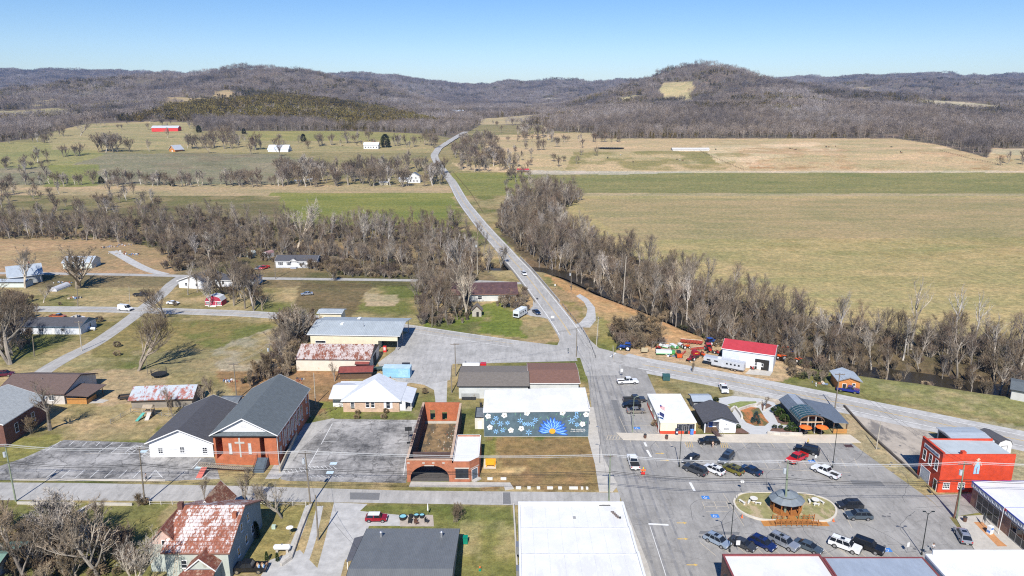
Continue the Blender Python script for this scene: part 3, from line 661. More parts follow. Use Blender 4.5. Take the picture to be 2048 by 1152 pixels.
# ================================================================ building helpers
def sidemat(side,w,d):
 # local frame on a wall: x along wall (left to right seen from outside), y outward, z up
 return {'S': Matrix.Translation((0,-d / 2,0)),'N': Matrix.Translation((0,d / 2,0)) @ Matrix.Rotation(math.pi,4,'Z'),
   'E': Matrix.Translation((w / 2,0,0)) @ Matrix.Rotation(math.pi / 2,4,'Z'),'W': Matrix.Translation((-w / 2,0,0)) @ Matrix.Rotation(-math.pi / 2,4,'Z')}[side]
def window(parent,mt,u,z,w,h,frame=WHITE,glass=GLASS,nx=1,nz=2,name='window',label=None,fw=.09,sill=True):
 f = MB(); y0,y1 = -.07,.05
 f.box(u - w / 2 - fw,u - w / 2,y0,y1,z - fw,z + h + fw,frame); f.box(u + w / 2,u + w / 2 + fw,y0,y1,z - fw,z + h + fw,frame)
 f.box(u - w / 2,u + w / 2,y0,y1,z - fw,z,frame); f.box(u - w / 2,u + w / 2,y0,y1,z + h,z + h + fw,frame)
 for i in range(1,nx): x = u - w / 2 + w * i / nx; f.box(x - .03,x + .03,y0 + .01,y1,z,z + h,frame)
 for i in range(1,nz): q = z + h * i / nz; f.box(u - w / 2,u + w / 2,y0 + .012,y1,q - .03,q + .03,frame)
 if sill: f.box(u - w / 2 - fw - .04,u + w / 2 + fw + .04,-.16,y1,z - fw - .07,z - fw,frame)
 f.xf(mt); o = f.build(name,parent)
 g = MB().box(u - w / 2,u + w / 2,-.03,.03,z,z + h,glass); g.xf(mt); g.build('pane',o)
 if label: o['label'] = label
 return o
def door(parent,mt,u,w,h,m=WHITE,frame=WHITE,z=0,name='door',label=None,knob=True):
 f = MB().box(u - w / 2,u + w / 2,-.05,.04,z + .02,z + h,m)
 f.box(u - w / 2 - .09,u - w / 2,-.07,.04,z + .02,z + h + .09,frame).box(u + w / 2,u + w / 2 + .09,-.07,.04,z + .02,z + h + .09,frame).box(u - w / 2,u + w / 2,-.07,.04,z + h,z + h + .09,frame)
 f.xf(mt); o = f.build(name,parent)
 if knob: k = MB().box(u + w * .36,u + w * .36 + .07,-.11,-.05,z + 1.0,z + 1.1,STEEL); k.xf(mt); k.build('handle',o)
 if label: o['label'] = label
 return o
def rollup(parent,mt,u,w,h,m=None,z=0):
 m = m or M('ribbed_door',(.62,.63,.64),.6,.06,2,kind='ribw',sz=.5)
 f = MB().box(u - w / 2,u + w / 2,-.04,.04,z + .02,z + h,m).box(u - w / 2 - .12,u - w / 2,-.07,.04,z,z + h + .12,WHITE).box(u + w / 2,u + w / 2 + .12,-.07,.04,z,z + h + .12,WHITE).box(u - w / 2,u + w / 2,-.07,.04,z + h,z + h + .12,WHITE)
 f.xf(mt); return f.build('garage_door',parent)
def opening(parent,mt,u,w,h,z=0,name='doorway'):
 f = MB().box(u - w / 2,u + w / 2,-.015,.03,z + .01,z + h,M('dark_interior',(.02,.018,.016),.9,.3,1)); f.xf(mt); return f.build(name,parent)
def gable_roof(t,w,d,h,rise,axis,over,m,trim=None,th=.16,cx=0,cy=0,z0=0,name='roof'):
 r = MB(); tr = MB(); trim = trim or WHITE
 if axis == 'x':
  hw,hd = w / 2 + over,d / 2; s = rise / hd; e = hd + over; ez = h - over * s
  for sg in (-1,1):
   p = [(cx - hw,cy + sg * e,z0 + ez),(cx + hw,cy + sg * e,z0 + ez),(cx + hw,cy,z0 + h + rise),(cx - hw,cy,z0 + h + rise)]
   if sg > 0: p = p[::-1]
   r.slab([(a,b,c + th) for a,b,c in p],th,m)
   tr.box(cx - hw,cx + hw,*sorted((cy + sg * (e + .003),cy + sg * (e + .03))),z0 + ez - .06,z0 + ez + th - .02,trim)
   for q in (-1,1):
    x = cx + q * hw; tr.slab([(x + .015 * q,cy + sg * e,z0 + ez + th + .012),(x + .06 * q,cy + sg * e,z0 + ez + th + .012),(x + .06 * q,cy,z0 + h + rise + th + .012),(x + .015 * q,cy,z0 + h + rise + th + .012)],.24,trim)
 else:
  hd,hw = d / 2 + over,w / 2; s = rise / hw; e = hw + over; ez = h - over * s
  for sg in (-1,1):
   p = [(cx + sg * e,cy - hd,z0 + ez),(cx + sg * e,cy + hd,z0 + ez),(cx,cy + hd,z0 + h + rise),(cx,cy - hd,z0 + h + rise)]
   if sg < 0: p = p[::-1]
   r.slab([(a,b,c + th) for a,b,c in p],th,m)
   tr.box(*sorted((cx + sg * (e + .003),cx + sg * (e + .03))),cy - hd,cy + hd,z0 + ez - .06,z0 + ez + th - .02,trim)
   for q in (-1,1):
    y = cy + q * hd; tr.slab([(cx + sg * e,y + .015 * q,z0 + ez + th + .012),(cx + sg * e,y + .06 * q,z0 + ez + th + .012),(cx,y + .06 * q,z0 + h + rise + th + .012),(cx,y + .015 * q,z0 + h + rise + th + .012)],.24,trim)
 ro = r.build(name,t); tr.build('trim',ro); return ro
def gable_walls(mb,w,d,h,rise,axis,m,cx=0,cy=0,gm=None):
 x0,x1,y0,y1 = cx - w / 2,cx + w / 2,cy - d / 2,cy + d / 2
 mb.box(x0,x1,y0,y1,-.05,h,m)
 if rise:
  gm = gm or m; rr = rise - .02
  if axis == 'x':
   for x,o in ((x0,1),(x1,-1)): mb.face([(x,y0,h),(x,y1,h),(x,cy,h + rr)][::o * -1],gm)
  else:
   for y,o in ((y0,1),(y1,-1)): mb.face([(x0,y,h),(x1,y,h),(cx,y,h + rr)][::o],gm)
def house(name,label,cat,cx,cy,w,d,h,rise=0,axis='x',rot=0,over=.45,wall=None,roof=None,trim=None,wins=(),doors=(),z=0,gm=None,group=None,base=None,parapet=0,chimney=None,vents=0):
 t = thing(name,label,cat,(cx,cy,z),rot,group); mb = MB(); gable_walls(mb,w,d,h,rise,axis,wall,gm=gm); mb.build('wall',t)
 if base: MB().box(-w / 2 - .03,w / 2 + .03,-d / 2 - .03,d / 2 + .03,-.6,base[0],base[1]).build('foundation',t)
 if rise: gable_roof(t,w,d,h,rise,axis,over,roof,trim)
 else:
  r = MB(); r.box(-w / 2 + .25,w / 2 - .25,-d / 2 + .25,d / 2 - .25,h,h + .05,roof); ro = r.build('roof',t)
  if parapet:
   p = MB(); pm = trim or WHITE
   for a in ((-w / 2 - .04,w / 2 + .04,-d / 2 - .04,-d / 2 + .25),(-w / 2 - .04,w / 2 + .04,d / 2 - .25,d / 2 + .04),(-w / 2 - .04,-w / 2 + .25,-d / 2 + .25,d / 2 - .25),(w / 2 - .25,w / 2 + .04,-d / 2 + .25,d / 2 - .25)):
    p.box(*a,h + .001,h + parapet,pm)
   p.build('parapet',t)
 for q in wins:
  side,u,zz,ww,hh = q[:5]; kw = q[5] if len(q) > 5 else {}
  window(t,sidemat(side,w,d),u,zz,ww,hh,**kw)
 for q in doors:
  side,u,ww,hh = q[:4]; kw = q[4] if len(q) > 4 else {}; kind = kw.pop('kind','door') if isinstance(kw,dict) else 'door'
  {'door': door,'roll': rollup,'open': opening}[kind](t,sidemat(side,w,d),u,ww,hh,**kw)
 if chimney:
  for c in chimney: MB().box(c[0] - .4,c[0] + .4,c[1] - .4,c[1] + .4,h - .5,c[2],c[3]).box(c[0] - .46,c[0] + .46,c[1] - .46,c[1] + .46,c[2] + .002,c[2] + .14,CONC).build('chimney',t)
 for i in range(vents):
  MB().tube(((i - vents / 2 + .5) * w / (vents + 1),-d * .14,h + rise * .5),((i - vents / 2 + .5) * w / (vents + 1),-d * .14,h + rise * .72 + .55),.09,m=STEEL).build('roof_vent',t)
 return t
def span(xl,xr,yb,yt=None,yk=None):     # facade from photo rows: centre, width, depth, height
 x0,y0 = G(xl,yb); x1,_ = G(xr,yb); h = HT(yt,y0) if yt else None
 y1 = G(1024,yk,h)[1] if yk else None
 return (x0 + x1) / 2,y0,x1 - x0,(y1 - y0) if yk else None,h
BRICKO = M('orange_brick',(.46,.135,.055),.85,.14,1,kind='brick'); BRICKR = M('old_brick',(.36,.12,.06),.9,.2,1,kind='brick')
BRICKD = M('dark_brick',(.16,.07,.05),.9,.2,1,kind='brick'); BRICKB = M('brown_brick',(.24,.13,.09),.9,.2,1,kind='brick')
MEMB = M('white_membrane',(.71,.71,.70),.6,.06,.35,col2=(.655,.65,.635),amt=.36); MEMB2 = M('worn_membrane',(.74,.74,.73),.7,.10,.5,col2=(.50,.50,.50),amt=.02)
SHG = M('grey_shingle',(.125,.145,.155),.95,.15,1,kind='shingle'); SHD = M('dark_shingle',(.085,.085,.095),.95,.15,1,kind='shingle'); SHT = M('taupe_shingle',(.20,.175,.15),.95,.15,1,kind='shingle')
SHB = M('brown_shingle',(.215,.115,.085),.95,.12,1,kind='shingle'); SHBR = M('umber_shingle',(.145,.10,.085),.95,.12,1,kind='shingle')
RUST = M('rusty_roof',(.50,.44,.41),.6,.15,1.2,kind='rust',col2=(.22,.075,.04),amt=.55); RUSTD = M('rusty_roof_dark',(.34,.22,.16),.7,.2,.5,kind='rust',col2=(.19,.06,.035),amt=.95)
RUSTP = M('rusty_roof_pale',(.56,.52,.50),.55,.12,.5,kind='rust',col2=(.26,.09,.05),amt=.62)
METG = M('grey_metal_roof',(.165,.172,.172),.5,.06,.8,kind='ribx',sz=.9); METL = M('light_metal_roof',(.38,.42,.44),.5,.10,.25,kind='ribx',sz=1.8); METB = M('slate_metal_roof',(.14,.165,.20),.5,.08,.6,kind='ribx',sz=1.2)
METW = M('white_metal_roof',(.66,.68,.71),.5,.06,.6,kind='riby',sz=1.5); METP = M('pale_metal_roof',(.40,.45,.50),.5,.07,.6,kind='riby',sz=1.0)
SIDW = M('white_siding',(.70,.71,.72),.7,.06,1,kind='siding'); SIDG = M('grey_siding',(.36,.38,.39),.7,.1,1,kind='siding'); CREAMW = M('cream_wall',(.66,.60,.44),.8,.08,.7)
WOODO = M('orange_wood',(.52,.25,.07),.8,.22,2,kind='boards'); WOODB = M('brown_wood',(.14,.085,.05),.85,.3,2,kind='boards'); BLOCKW = M('white_block',(.62,.63,.62),.85,.10,.5,kind='brick',sz=2,col2=(.56,.57,.56))
# ---- mural building
def mural_building():
 cx,y0,w,d,h = span(968,1177,873.5,822,784)
 t = thing('mural_building','flat white-roofed block building with a flower mural on its dark blue side wall','building',(cx,y0 + d / 2,0))
 dk = M('mural_blue_grey',(.085,.13,.155),.85,.3,.8)
 mb = MB(); mb.box(-w / 2,w / 2,-d / 2,d / 2,-.05,h,M('pale_block',(.5,.5,.48),.85,.1,1)); mb.build('wall',t)
 p = MB(); p.slab([(-w / 2 - .15,-d / 2 - .12,h + .12),(w / 2 + .15,-d / 2 - .12,h + .45),(w / 2 + .15,d / 2 + .15,h + 1.15),(-w / 2 - .15,d / 2 + .15,h + .5)],.5,MEMB)
 p.build('roof',t); MB().box(w / 2 - .1,w / 2 + .14,-d / 2,d / 2,h + .75,h + 1.0,MEMB).build('parapet',t)
 m = MB(); y = -d / 2 - .02; m.box(-w / 2 + .05,w / 2 - .05,y,-d / 2 + .01,.12,h - .02,dk)
 rr = random.Random(5); W_ = M('petal_white',(.78,.78,.74),.8,.08,3); B1 = M('petal_blue',(.06,.22,.66),.8,.15,3); B2 = M('petal_sky',(.26,.52,.85),.8,.12,3); B3 = M('petal_deep',(.02,.07,.42),.8,.2,3)
 OR = M('flower_heart',(.85,.38,.03),.8,.15,4); GR = M('leaf_green',(.18,.38,.22),.8,.2,3); BR = M('stamen_brown',(.30,.22,.12),.8)
 yy = [y - .004]
 def petal(cx_,cz,ang,l,wd,mat,r0=0.0):
  yy[0] -= .0004; q = []
  for s,k in ((0,.12),(.25,.8),(.55,1),(.82,.7),(1,.08)): q.append((r0 + l * s,wd / 2 * k))
  pts = [(a,b) for a,b in q] + [(a,-b) for a,b in q[::-1]]; c,s_ = math.cos(ang),math.sin(ang)
  P = [(cx_ + a * c - b * s_,yy[0],cz + a * s_ + b * c) for a,b in pts]
  P = [(min(max(a,-w / 2 + .06),w / 2 - .06),b,min(max(c2,.14),h - .05)) for a,b,c2 in P]; m.face(P[::-1],mat)
 X = lambda v: (v - 80) / (1925 - 80) * w - w / 2
 Zf = lambda v: (915 - v) / (915 - 465) * h
 def flower(x,z,n,l,wd,mat,heart=None,rot=0,r0=.06):
  for i in range(n): petal(X(x),Zf(z),rot + 2 * math.pi * i / n,l,wd,mat,r0)
  if heart: yy[0] -= .0006; m.face([(X(x) + .14 * math.cos(a * .785),yy[0],Zf(z) + .14 * math.sin(a * .785)) for a in range(8)][::-1],heart)
 for i in range(26):
  a = rr.uniform(-w / 2 + .5,w / 2 - .5); petal(a,rr.uniform(.8,h - 1),rr.uniform(.6,2.4),rr.uniform(.6,1.1),.12,GR)
 for x,z in ((155,555),(440,540),(185,748),(555,800),(835,500),(738,770),(1458,495),(1872,525),(1812,690)): flower(x,z,5,.66,.62,W_,BR,rr.random())
 for x,z,s in ((295,590,.62),(235,665,.55),(370,685,.7),(495,670,.5),(290,820,.6),(412,795,.6),(720,630,.68),(930,690,.62),(985,620,.6),(850,690,.5),(870,835,.72),(1705,470,.62),(1700,560,.6),(1620,635,.8),(1715,700,.5),(790,690,.45)):
  flower(x,z,6,s,.21,B2,None,rr.random(),.1)
 cx_,cz = X(1285),Zf(815)
 for ring,(n,l,wd,a0) in enumerate(((13,3.4,.82,.0),(11,2.8,.72,.22),(8,2.1,.6,.1))):
  for i in range(n):
   a = -.25 + a0 + (math.pi + .5) * i / n; ll_ = l * rr.uniform(.82,1.08) * (1 if abs(math.cos(a)) > .5 else .88); sx = 1
   petal(cx_,cz,a,ll_,wd,B3,.4); petal(cx_,cz,a,ll_ * .93,wd * .8,B1,.42); petal(cx_,cz,a + .03,ll_ * .8,wd * .38,B2,.6)
 yy[0] -= .002; m.face([(cx_ + .72 * math.cos(a * .52) * (1 + .08 * (a % 2)),yy[0],cz + .05 + .68 * math.sin(a * .52)) for a in range(12)][::-1],OR)
 mu = m.build('mural',t)
 for txt,zz,sz in (('Keep wandering\nin the DISTRICT',Zf(790),.54),):
  c = bpy.data.curves.new('lettering','FONT'); c.body = txt; c.size = sz; c.align_x = 'CENTER'; c.shear = .3; c.space_character = .95
  o = bpy.data.objects.new('lettering',c); COL.objects.link(o); dg = bpy.context.evaluated_depsgraph_get(); me = bpy.data.meshes.new_from_object(o.evaluated_get(dg)); bpy.data.objects.remove(o)
  me.materials.clear(); me.materials.append(W_); o = bpy.data.objects.new('lettering',me); COL.objects.link(o); o.parent = mu; o.location = (X(1732),yy[0] - .01,zz); o.rotation_euler = (math.pi / 2,0,0)
 # low lean-to at its left
 return t
mural_building()
cx,y0,w,d,h = span(950,969,858,833,812)
house('lean_to_shed','small pale block shed with a dark patched roof left of the mural','shed',cx,y0 + 3,w,6,2.9,wall=M('stained_block',(.62,.60,.54),.85,.1,.8,col2=(.55,.32,.12),amt=.15),roof=M('patched_roof',(.15,.17,.19),.8,.4,.6),parapet=.12,trim=DARK,doors=[('S',0,.8,1.9)])
# ---- pair behind the mural building
def pair_buildings():
 cx,y0,w,d,h = span(918,1056,797,772,728)
 mat = M('whitewashed_block',(.52,.54,.53),.9,.12,.5,col2=(.40,.36,.28),amt=.08)
 t = house('workshop','long pale block building with a taupe shingle roof, joined to the brown-roofed one','building',cx,y0 + 7.2,w,14.4,h,.9,'x',wall=mat,roof=SHT,trim=DARK,over=.4,
   doors=[('S',-w / 2 + 9.6,1.0,2.6,dict(kind='door',m=DARK)),])
 mb = MB()
 for k in range(4): mb.box(-w / 2 + .6,-w / 2 + 5.4,-7.75,-7.7,.6 + k * .3,.68 + k * .3,DARK)
 mb.box(-w / 2 + .8,-w / 2 + 4.5,-8.3,-7.4,.02,.6,DARK); mb.build('loading_rail',t)
 cx2,y2,w2,d2,h2 = span(1057,1156,786,763,718)
 mat2 = mat
 house('brown_roof_building','block building with a plain reddish brown shingle roof beside the street','building',cx2 + .1,y2 + 5.8,w2 - .3,14.6,h2 + .2,.8,'x',wall=mat2,roof=SHB,trim=WHITE,over=.4,doors=[('E',2,1.0,2.1)],wins=[('E',-3,1.1,1.4,1.2)])
pair_buildings()
# ---- ruin with the arch
def ruin():
 x0,y0 = G(815,964); x1,_ = G(958,964); w = x1 - x0; yb = G(880,846)[1] ; h = 5.4; d = yb - y0; wl = G(905,964)[0] - x0
 t = thing('brick_ruin','roofless brick garage ruin with an arched front, and a small white-roofed corner office','building',(x0,y0,0))
 ww = wl; th = .4; B = M('ruin_brick',(.42,.15,.075),.9,.2,1,kind='brick'); BD = M('shaded_brick',(.085,.05,.045),.95,.35,.8,kind='brick')  # BD: near-black brick, the shade on the inner walls put into the colour
 # front wall with arch
 f = MB(); ax,ar = ww * .50,4.0 if ww > 9 else ww * .42; hz = 4.55
 n = 14; arc = [(ax + ar * math.cos(math.pi * (1 - i / n)),.9 + (hz - 1.6) * math.sin(math.pi * i / n)) for i in range(n + 1)]
 pts = [(0,0),(0,hz + .4)] + [(ww,hz + .4),(ww,0),(arc[-1][0],0)] + arc[::-1] + [(arc[0][0],0)]
 # split in quads above the arch
 for i in range(n):
  a,b = arc[i],arc[i + 1]
  for yy,o in ((0,1),(th,-1)): f.face([(a[0],yy,a[1]),(b[0],yy,b[1]),(b[0],yy,hz + .4),(a[0],yy,hz + .4)][::o],B)
  f.face([(a[0],0,a[1]),(a[0],th,a[1]),(b[0],th,b[1]),(b[0],0,b[1])],B)
 f.box(0,arc[0][0],0,th,0,hz + .4,B); f.box(arc[-1][0],ww,0,th,0,hz + .4,B); f.box(arc[0][0],arc[-1][0],.002,th - .002,hz + .38,hz + .4,B)
 f.box(-.05,ww,-.05,th + .1,hz + .4,hz + .52,M('coping',(.50,.36,.26),.9,.2,1)); f.build('arch_wall',t)
 for x in (.1,3.2,5.2,7.3):
  if x < ww: MB().box(x,x + .5,-.03,.0,hz - .35,hz - .05,CONC).build('stone_inset',t)
 MB().box(3.6,5.6,-.035,.0,hz - .9,hz - .7,CONC).build('stone_inset',t)
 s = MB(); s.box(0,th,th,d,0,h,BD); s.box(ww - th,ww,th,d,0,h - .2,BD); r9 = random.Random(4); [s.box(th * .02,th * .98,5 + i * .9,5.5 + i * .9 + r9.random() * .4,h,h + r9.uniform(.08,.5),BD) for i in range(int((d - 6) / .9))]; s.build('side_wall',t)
 s2 = MB().box(-.06,-.002,.02,d,0,h - .1,B).box(-.08,th + .05,.0,d,h,h + .1,M('coping',())).box(ww - th - .05,ww + .08,.6,d,h - .2,h - .1,M('coping',())); s2.build('outer_brick',t)
 b = MB(); BB = BRICKO; zz = h + .1
 b.box(th,ww - th,d - th,d,0,1.0,BB); b.box(th,1.7,d - th,d,1.0,zz,BB); b.box(2.9,4.6,d - th,d,1,zz,BB); b.box(5.8,ww - th,d - th,d,1,zz,BB)
 b.box(1.7,2.9,d - th,d,3.6,zz,BB); b.box(4.6,5.8,d - th,d,3.1,zz,BB); b.box(th,ww - th,d - th - .04,d - th - .002,0,.7,CONC); b.build('back_wall',t)
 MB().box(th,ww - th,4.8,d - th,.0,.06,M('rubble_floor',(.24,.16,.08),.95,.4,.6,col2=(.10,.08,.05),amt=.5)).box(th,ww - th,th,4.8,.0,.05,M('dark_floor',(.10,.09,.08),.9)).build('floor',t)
 rb = MB(); r_ = random.Random(3)
 for i in range(70):
  x = r_.uniform(th + .3,ww - th - .4); y = r_.uniform(5.2,d - 1.2); q = r_.uniform(.08,.28)
  if r_.random() < .6: x = r_.uniform(ww * .55,ww - th - .4)
  rb.box(x,x + q,y,y + q * r_.uniform(.6,1.4),.05,.05 + q * .6,CONC if r_.random() < .6 else BRICKR)
 rb.build('rubble',t)['kind'] = 'stuff'
 # inner cross wall behind the arch, partly roofed
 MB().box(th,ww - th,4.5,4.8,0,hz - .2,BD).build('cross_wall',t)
 # office
 ox0,ox1,oh,od = ww + .01,w,4.3,12.2; cut = 1.9
 o = MB(); poly = [(ox0,0),(ox1 - cut,0),(ox1,cut * 1.1),(ox1,od),(ox0,od)]; o.prism(poly,0,oh,B); o.build('office_wall',t)
 k = MB(); k.prism([(ox0 + .3,.3),(ox1 - cut - .1,.3),(ox1 - .3,cut * 1.1 + .1),(ox1 - .3,od - .3),(ox0 + .3,od - .3)],oh + .002,oh + .1,MEMB); k.build('office_roof',t)
 c = MB()
 for a,b_ in zip(poly,poly[1:] + poly[:1]):
  dd = Vector((b_[0] - a[0],b_[1] - a[1])).normalized(); nn = (-dd.y * .25,dd.x * .25); c.prism([a,b_,(b_[0] + nn[0],b_[1] + nn[1]),(a[0] + nn[0],a[1] + nn[1])],oh + .003,oh + .42,B,top=WHITE)
 c.build('office_parapet',t)
 window(t,Matrix.Identity(4),(ox0 + ox1 - cut) / 2 + .2,1.0,2.5,1.9,frame=DARK,nx=4,nz=2,sill=False)
 MB().box((ox0 + ox1 - cut) / 2 - 1.3,(ox0 + ox1 - cut) / 2 + 1.7,-.1,0,3.05,3.3,CONC).build('lintel',t); MB().box((ox0 + ox1 - cut) / 2 - 1.3,(ox0 + ox1 - cut) / 2 + 1.7,-.1,0,.7,.88,CONC).build('window_sill',t)
 dm = Matrix.Translation((ox1 - cut / 2,cut * .55,0)) @ Matrix.Rotation(math.atan2(cut * 1.1,cut),4,'Z')
 door(t,dm,0,1.5,2.5,m=M('slate_blue_door',(.10,.13,.17),.5)); MB().box(-1.25,1.25,-.06,-.01,2.8,2.95,CONC).xf(dm).build('lintel',t)
 MB().box(-1.0,1.0,-1.0,-.1,0,.28,CONC).xf(dm).build('step',t)
 return t
ruin()
# ---- church
def church():
 x0,y0 = G(432,930); x1,_ = G(557,930); h = 7.4; cx = (x0 + x1) / 2; w = x1 - x0; yb = G(1024,778,h)[1]; d = yb - y0
 t = thing('brick_church','orange brick church with a grey gable roof and a white cross on its front','church',(cx,y0 + d / 2,0))
 mb = MB(); fd = -d / 2; pr = 3.2
 mb.box(-w / 2,w / 2,fd + pr,d / 2,0,h,BRICKR); mb.face([(w / 2,d / 2,h),(-w / 2,d / 2,h),(0,d / 2,h + 3.6)],BRICKR)
 c0,c1 = -w / 2 + 1.9,w / 2 - 3.6
 mb.box(c0,c1,fd,fd + pr,0,h,BRICKO); mb.box(-w / 2,c0,fd + .02,fd + pr,0,1.5,BRICKO); mb.box(-w / 2,-w / 2 + .45,fd + .02,fd + pr,1.5,h,BRICKO)
 mb.box(w / 2 - 2.6,w / 2,fd + .02,fd + pr,1.9,h - 1.1,BRICKO); mb.box(w / 2 - 2.6,w / 2,fd + .02,fd + pr,0,1.9,BRICKO); mb.build('wall',t)
 ro = gable_roof(t,w,d,h,3.6,'y',.55,SHG)
 pk = MB(); pk.slab([(-w / 2 - .5,fd - .55,h - .25),(w / 2 + .5,fd - .55,h - .25),(w / 2 - .6,fd + .25,h + .45),(-w / 2 + .6,fd + .25,h + .45)],.12,SHG); pk.box(-w / 2 - .5,w / 2 + .5,fd - .58,fd - .552,h - .5,h - .27,DARK); pk.build('pent_roof',t)
 MB().face([(-w / 2 + .6,fd + .05,h + .42),(w / 2 - .6,fd + .05,h + .42),(0,fd + .05,h + 3.4)],SIDW).box(-.5,.5,fd + .02,fd + .04,h + 1.3,h + 2.1,M('louver',(.6,.6,.6),.7)).build('pediment',t)
 cm = (c0 + c1) / 2 - .3; MB().box(cm - .18,cm + .18,fd - .08,fd - .002,1.9,6.5,CONC).box(cm - 1.05,cm - .181,fd - .08,fd - .002,5.1,5.5,CONC).box(cm + .181,cm + 1.05,fd - .08,fd - .002,5.1,5.5,CONC).build('cross',t)
 for u in (cm - 2.1,cm + 2.1): window(t,Matrix.Translation((0,fd,0)),u,2.8,.5,2.3,frame=CONC,glass=M('frosted',(.55,.56,.58),.4),nz=1)
 E = sidemat('E',w,d)
 for i in range(6):
  u = -d / 2 + 5.6 + i * (d - 9) / 6; MB().box(u - 1.6,u - 1.25,-.12,0,0,h - .2,BRICKR).box(u - 1.62,u - 1.5,-.125,0,h - 4.8,h - .3,WHITE).xf(E).build('pilaster',t)
  window(t,E,u,2.0,.8,3.6,nz=3)
 for u,z_ in ((-d / 2 + 2.2,1.9),(-d / 2 + 2.2,4.8),(d / 2 - 2,1.9),(d / 2 - 2,4.8)): window(t,E,u,z_,.8,1.3)
 MB().tube((w / 2 + .1,d / 2 - .1,0),(w / 2 + .1,d / 2 - .1,h),.06,m=WHITE).build('downspout',t); MB().tube((w / 2 + .1,fd + .2,0),(w / 2 + .1,fd + .2,h),.06,m=WHITE).build('downspout',t)
 # front stairs
 st = MB(); sx = w / 2 - 3.2
 for i in range(9): st.box(sx - 1.2,sx + 1.2,fd - 3.4 + i * .38,fd - .02,i * .2,i * .2 + .2,M('stair_paint',(.10,.13,.16),.8))
 st.build('stairs',t)
 for s in (-1.15,1.15):
  rl = MB(); rl.tube((sx + s,fd - 3.4,.95),(sx + s,fd,2.75),.035,m=DARK)
  for i in range(6): rl.tube((sx + s,fd - 3.3 + i * .62,.1 + i * .33),(sx + s,fd - 3.3 + i * .62,1.0 + i * .33),.025,m=DARK)
  rl.build('handrail',t)
 rp = MB(); gw = M('weathered_deck',(.30,.26,.20),.9,.25,2)
 rp.slab([(-w / 2 - 2.2,fd - 2.1,1.55),(-w / 2 - 2.2,fd - 3.3,1.55),(w / 2 - 4.4,fd - 3.3,.6),(w / 2 - 4.4,fd - 2.1,.6)][::-1],.15,gw)
 for i in range(30):
  x = -w / 2 - 2.2 + i * (w - 2.2) / 29; z_ = 1.55 - i * .95 / 29; rp.box(x,x + .06,fd - 3.36,fd - 3.30,z_ - .1,z_ + .95,gw)
 rp.slab([(-w / 2 - 2.2,fd - 3.28,2.55),(-w / 2 - 2.2,fd - 3.38,2.55),(w / 2 - 4.4,fd - 3.38,1.6),(w / 2 - 4.4,fd - 3.28,1.6)][::-1],.08,gw); rp.build('ramp',t)
 MB().slab([(-w / 2 - 1.6,fd - 3.4,1.3),(-w / 2 - .4,fd - 3.4,1.3),(-w / 2 - .8,fd - 5.6,.05),(-w / 2 - 2.0,fd - 5.6,.05)][::-1],.08,M('red_mat',(.50,.13,.10),.85,.15,3)).build('red_mat',t)
 # cream garden wall along the right side
 a = G(560,945); b = G(607,842)
 wl = MB(); nx,ny = .14,0; wl.prism([(a[0] - nx,a[1]),(a[0] + nx,a[1]),(b[0] + nx,b[1]),(b[0] - nx,b[1])],0,1.2,M('buff_wall',(.42,.36,.27),.9,.12,1)); tag(wl.build('garden_wall'),'long thin buff wall running along the shaded side of the brick church','wall')
 return t
church()
# ---- white annex
x0,y0 = G(301,914); x1,_ = G(428,914); h = HT(886,y0) + .3; yb = G(1024,815,h)[1]
house('church_annex','white annex hall with a long dark charcoal gable roof left of the brick church','building',(x0 + x1) / 2,(y0 + yb) / 2,x1 - x0,yb - y0,h,3.0,'y',wall=SIDW,roof=SHD,over=.6,
  wins=[('S',-4.6,.9,.9,1.4,dict(nx=2,nz=3)),('S',.2,1.1,.9,1.3,dict(nx=2,nz=3)),('S',5.2,.9,.9,1.4,dict(nx=2,nz=3)),('W',-6,1,1,1.3),('W',0,1,1,1.3),('W',6,1,1,1.3)])
# ---- peach house with the white metal hip roof
def hip(mb,x0,x1,y0,y1,z,rise,ov,m,ridge=None,th=.14):
 X0,X1,Y0,Y1 = x0 - ov,x1 + ov,y0 - ov,y1 + ov; w,d = X1 - X0,Y1 - Y0
 if ridge is None: ridge = max(0,w - d) if w >= d else max(0,d - w)
 cx,cy = (X0 + X1) / 2,(Y0 + Y1) / 2
 A,B = ((cx - ridge / 2,cy,z + rise),(cx + ridge / 2,cy,z + rise)) if w >= d else ((cx,cy - ridge / 2,z + rise),(cx,cy + ridge / 2,z + rise))
 p = [(X0,Y0,z),(X1,Y0,z),(X1,Y1,z),(X0,Y1,z)]
 if w >= d: fs = [[p[0],p[1],B,A],[p[1],p[2],B],[p[2],p[3],A,B],[p[3],p[0],A]]
 else: fs = [[p[0],p[1],A],[p[1],p[2],B,A],[p[2],p[3],B],[p[3],p[0],A,B]]
 if ridge < .05: fs = [[p[i],p[(i + 1) % 4],A] for i in range(4)]
 for f in fs: mb.slab(f,th,m)
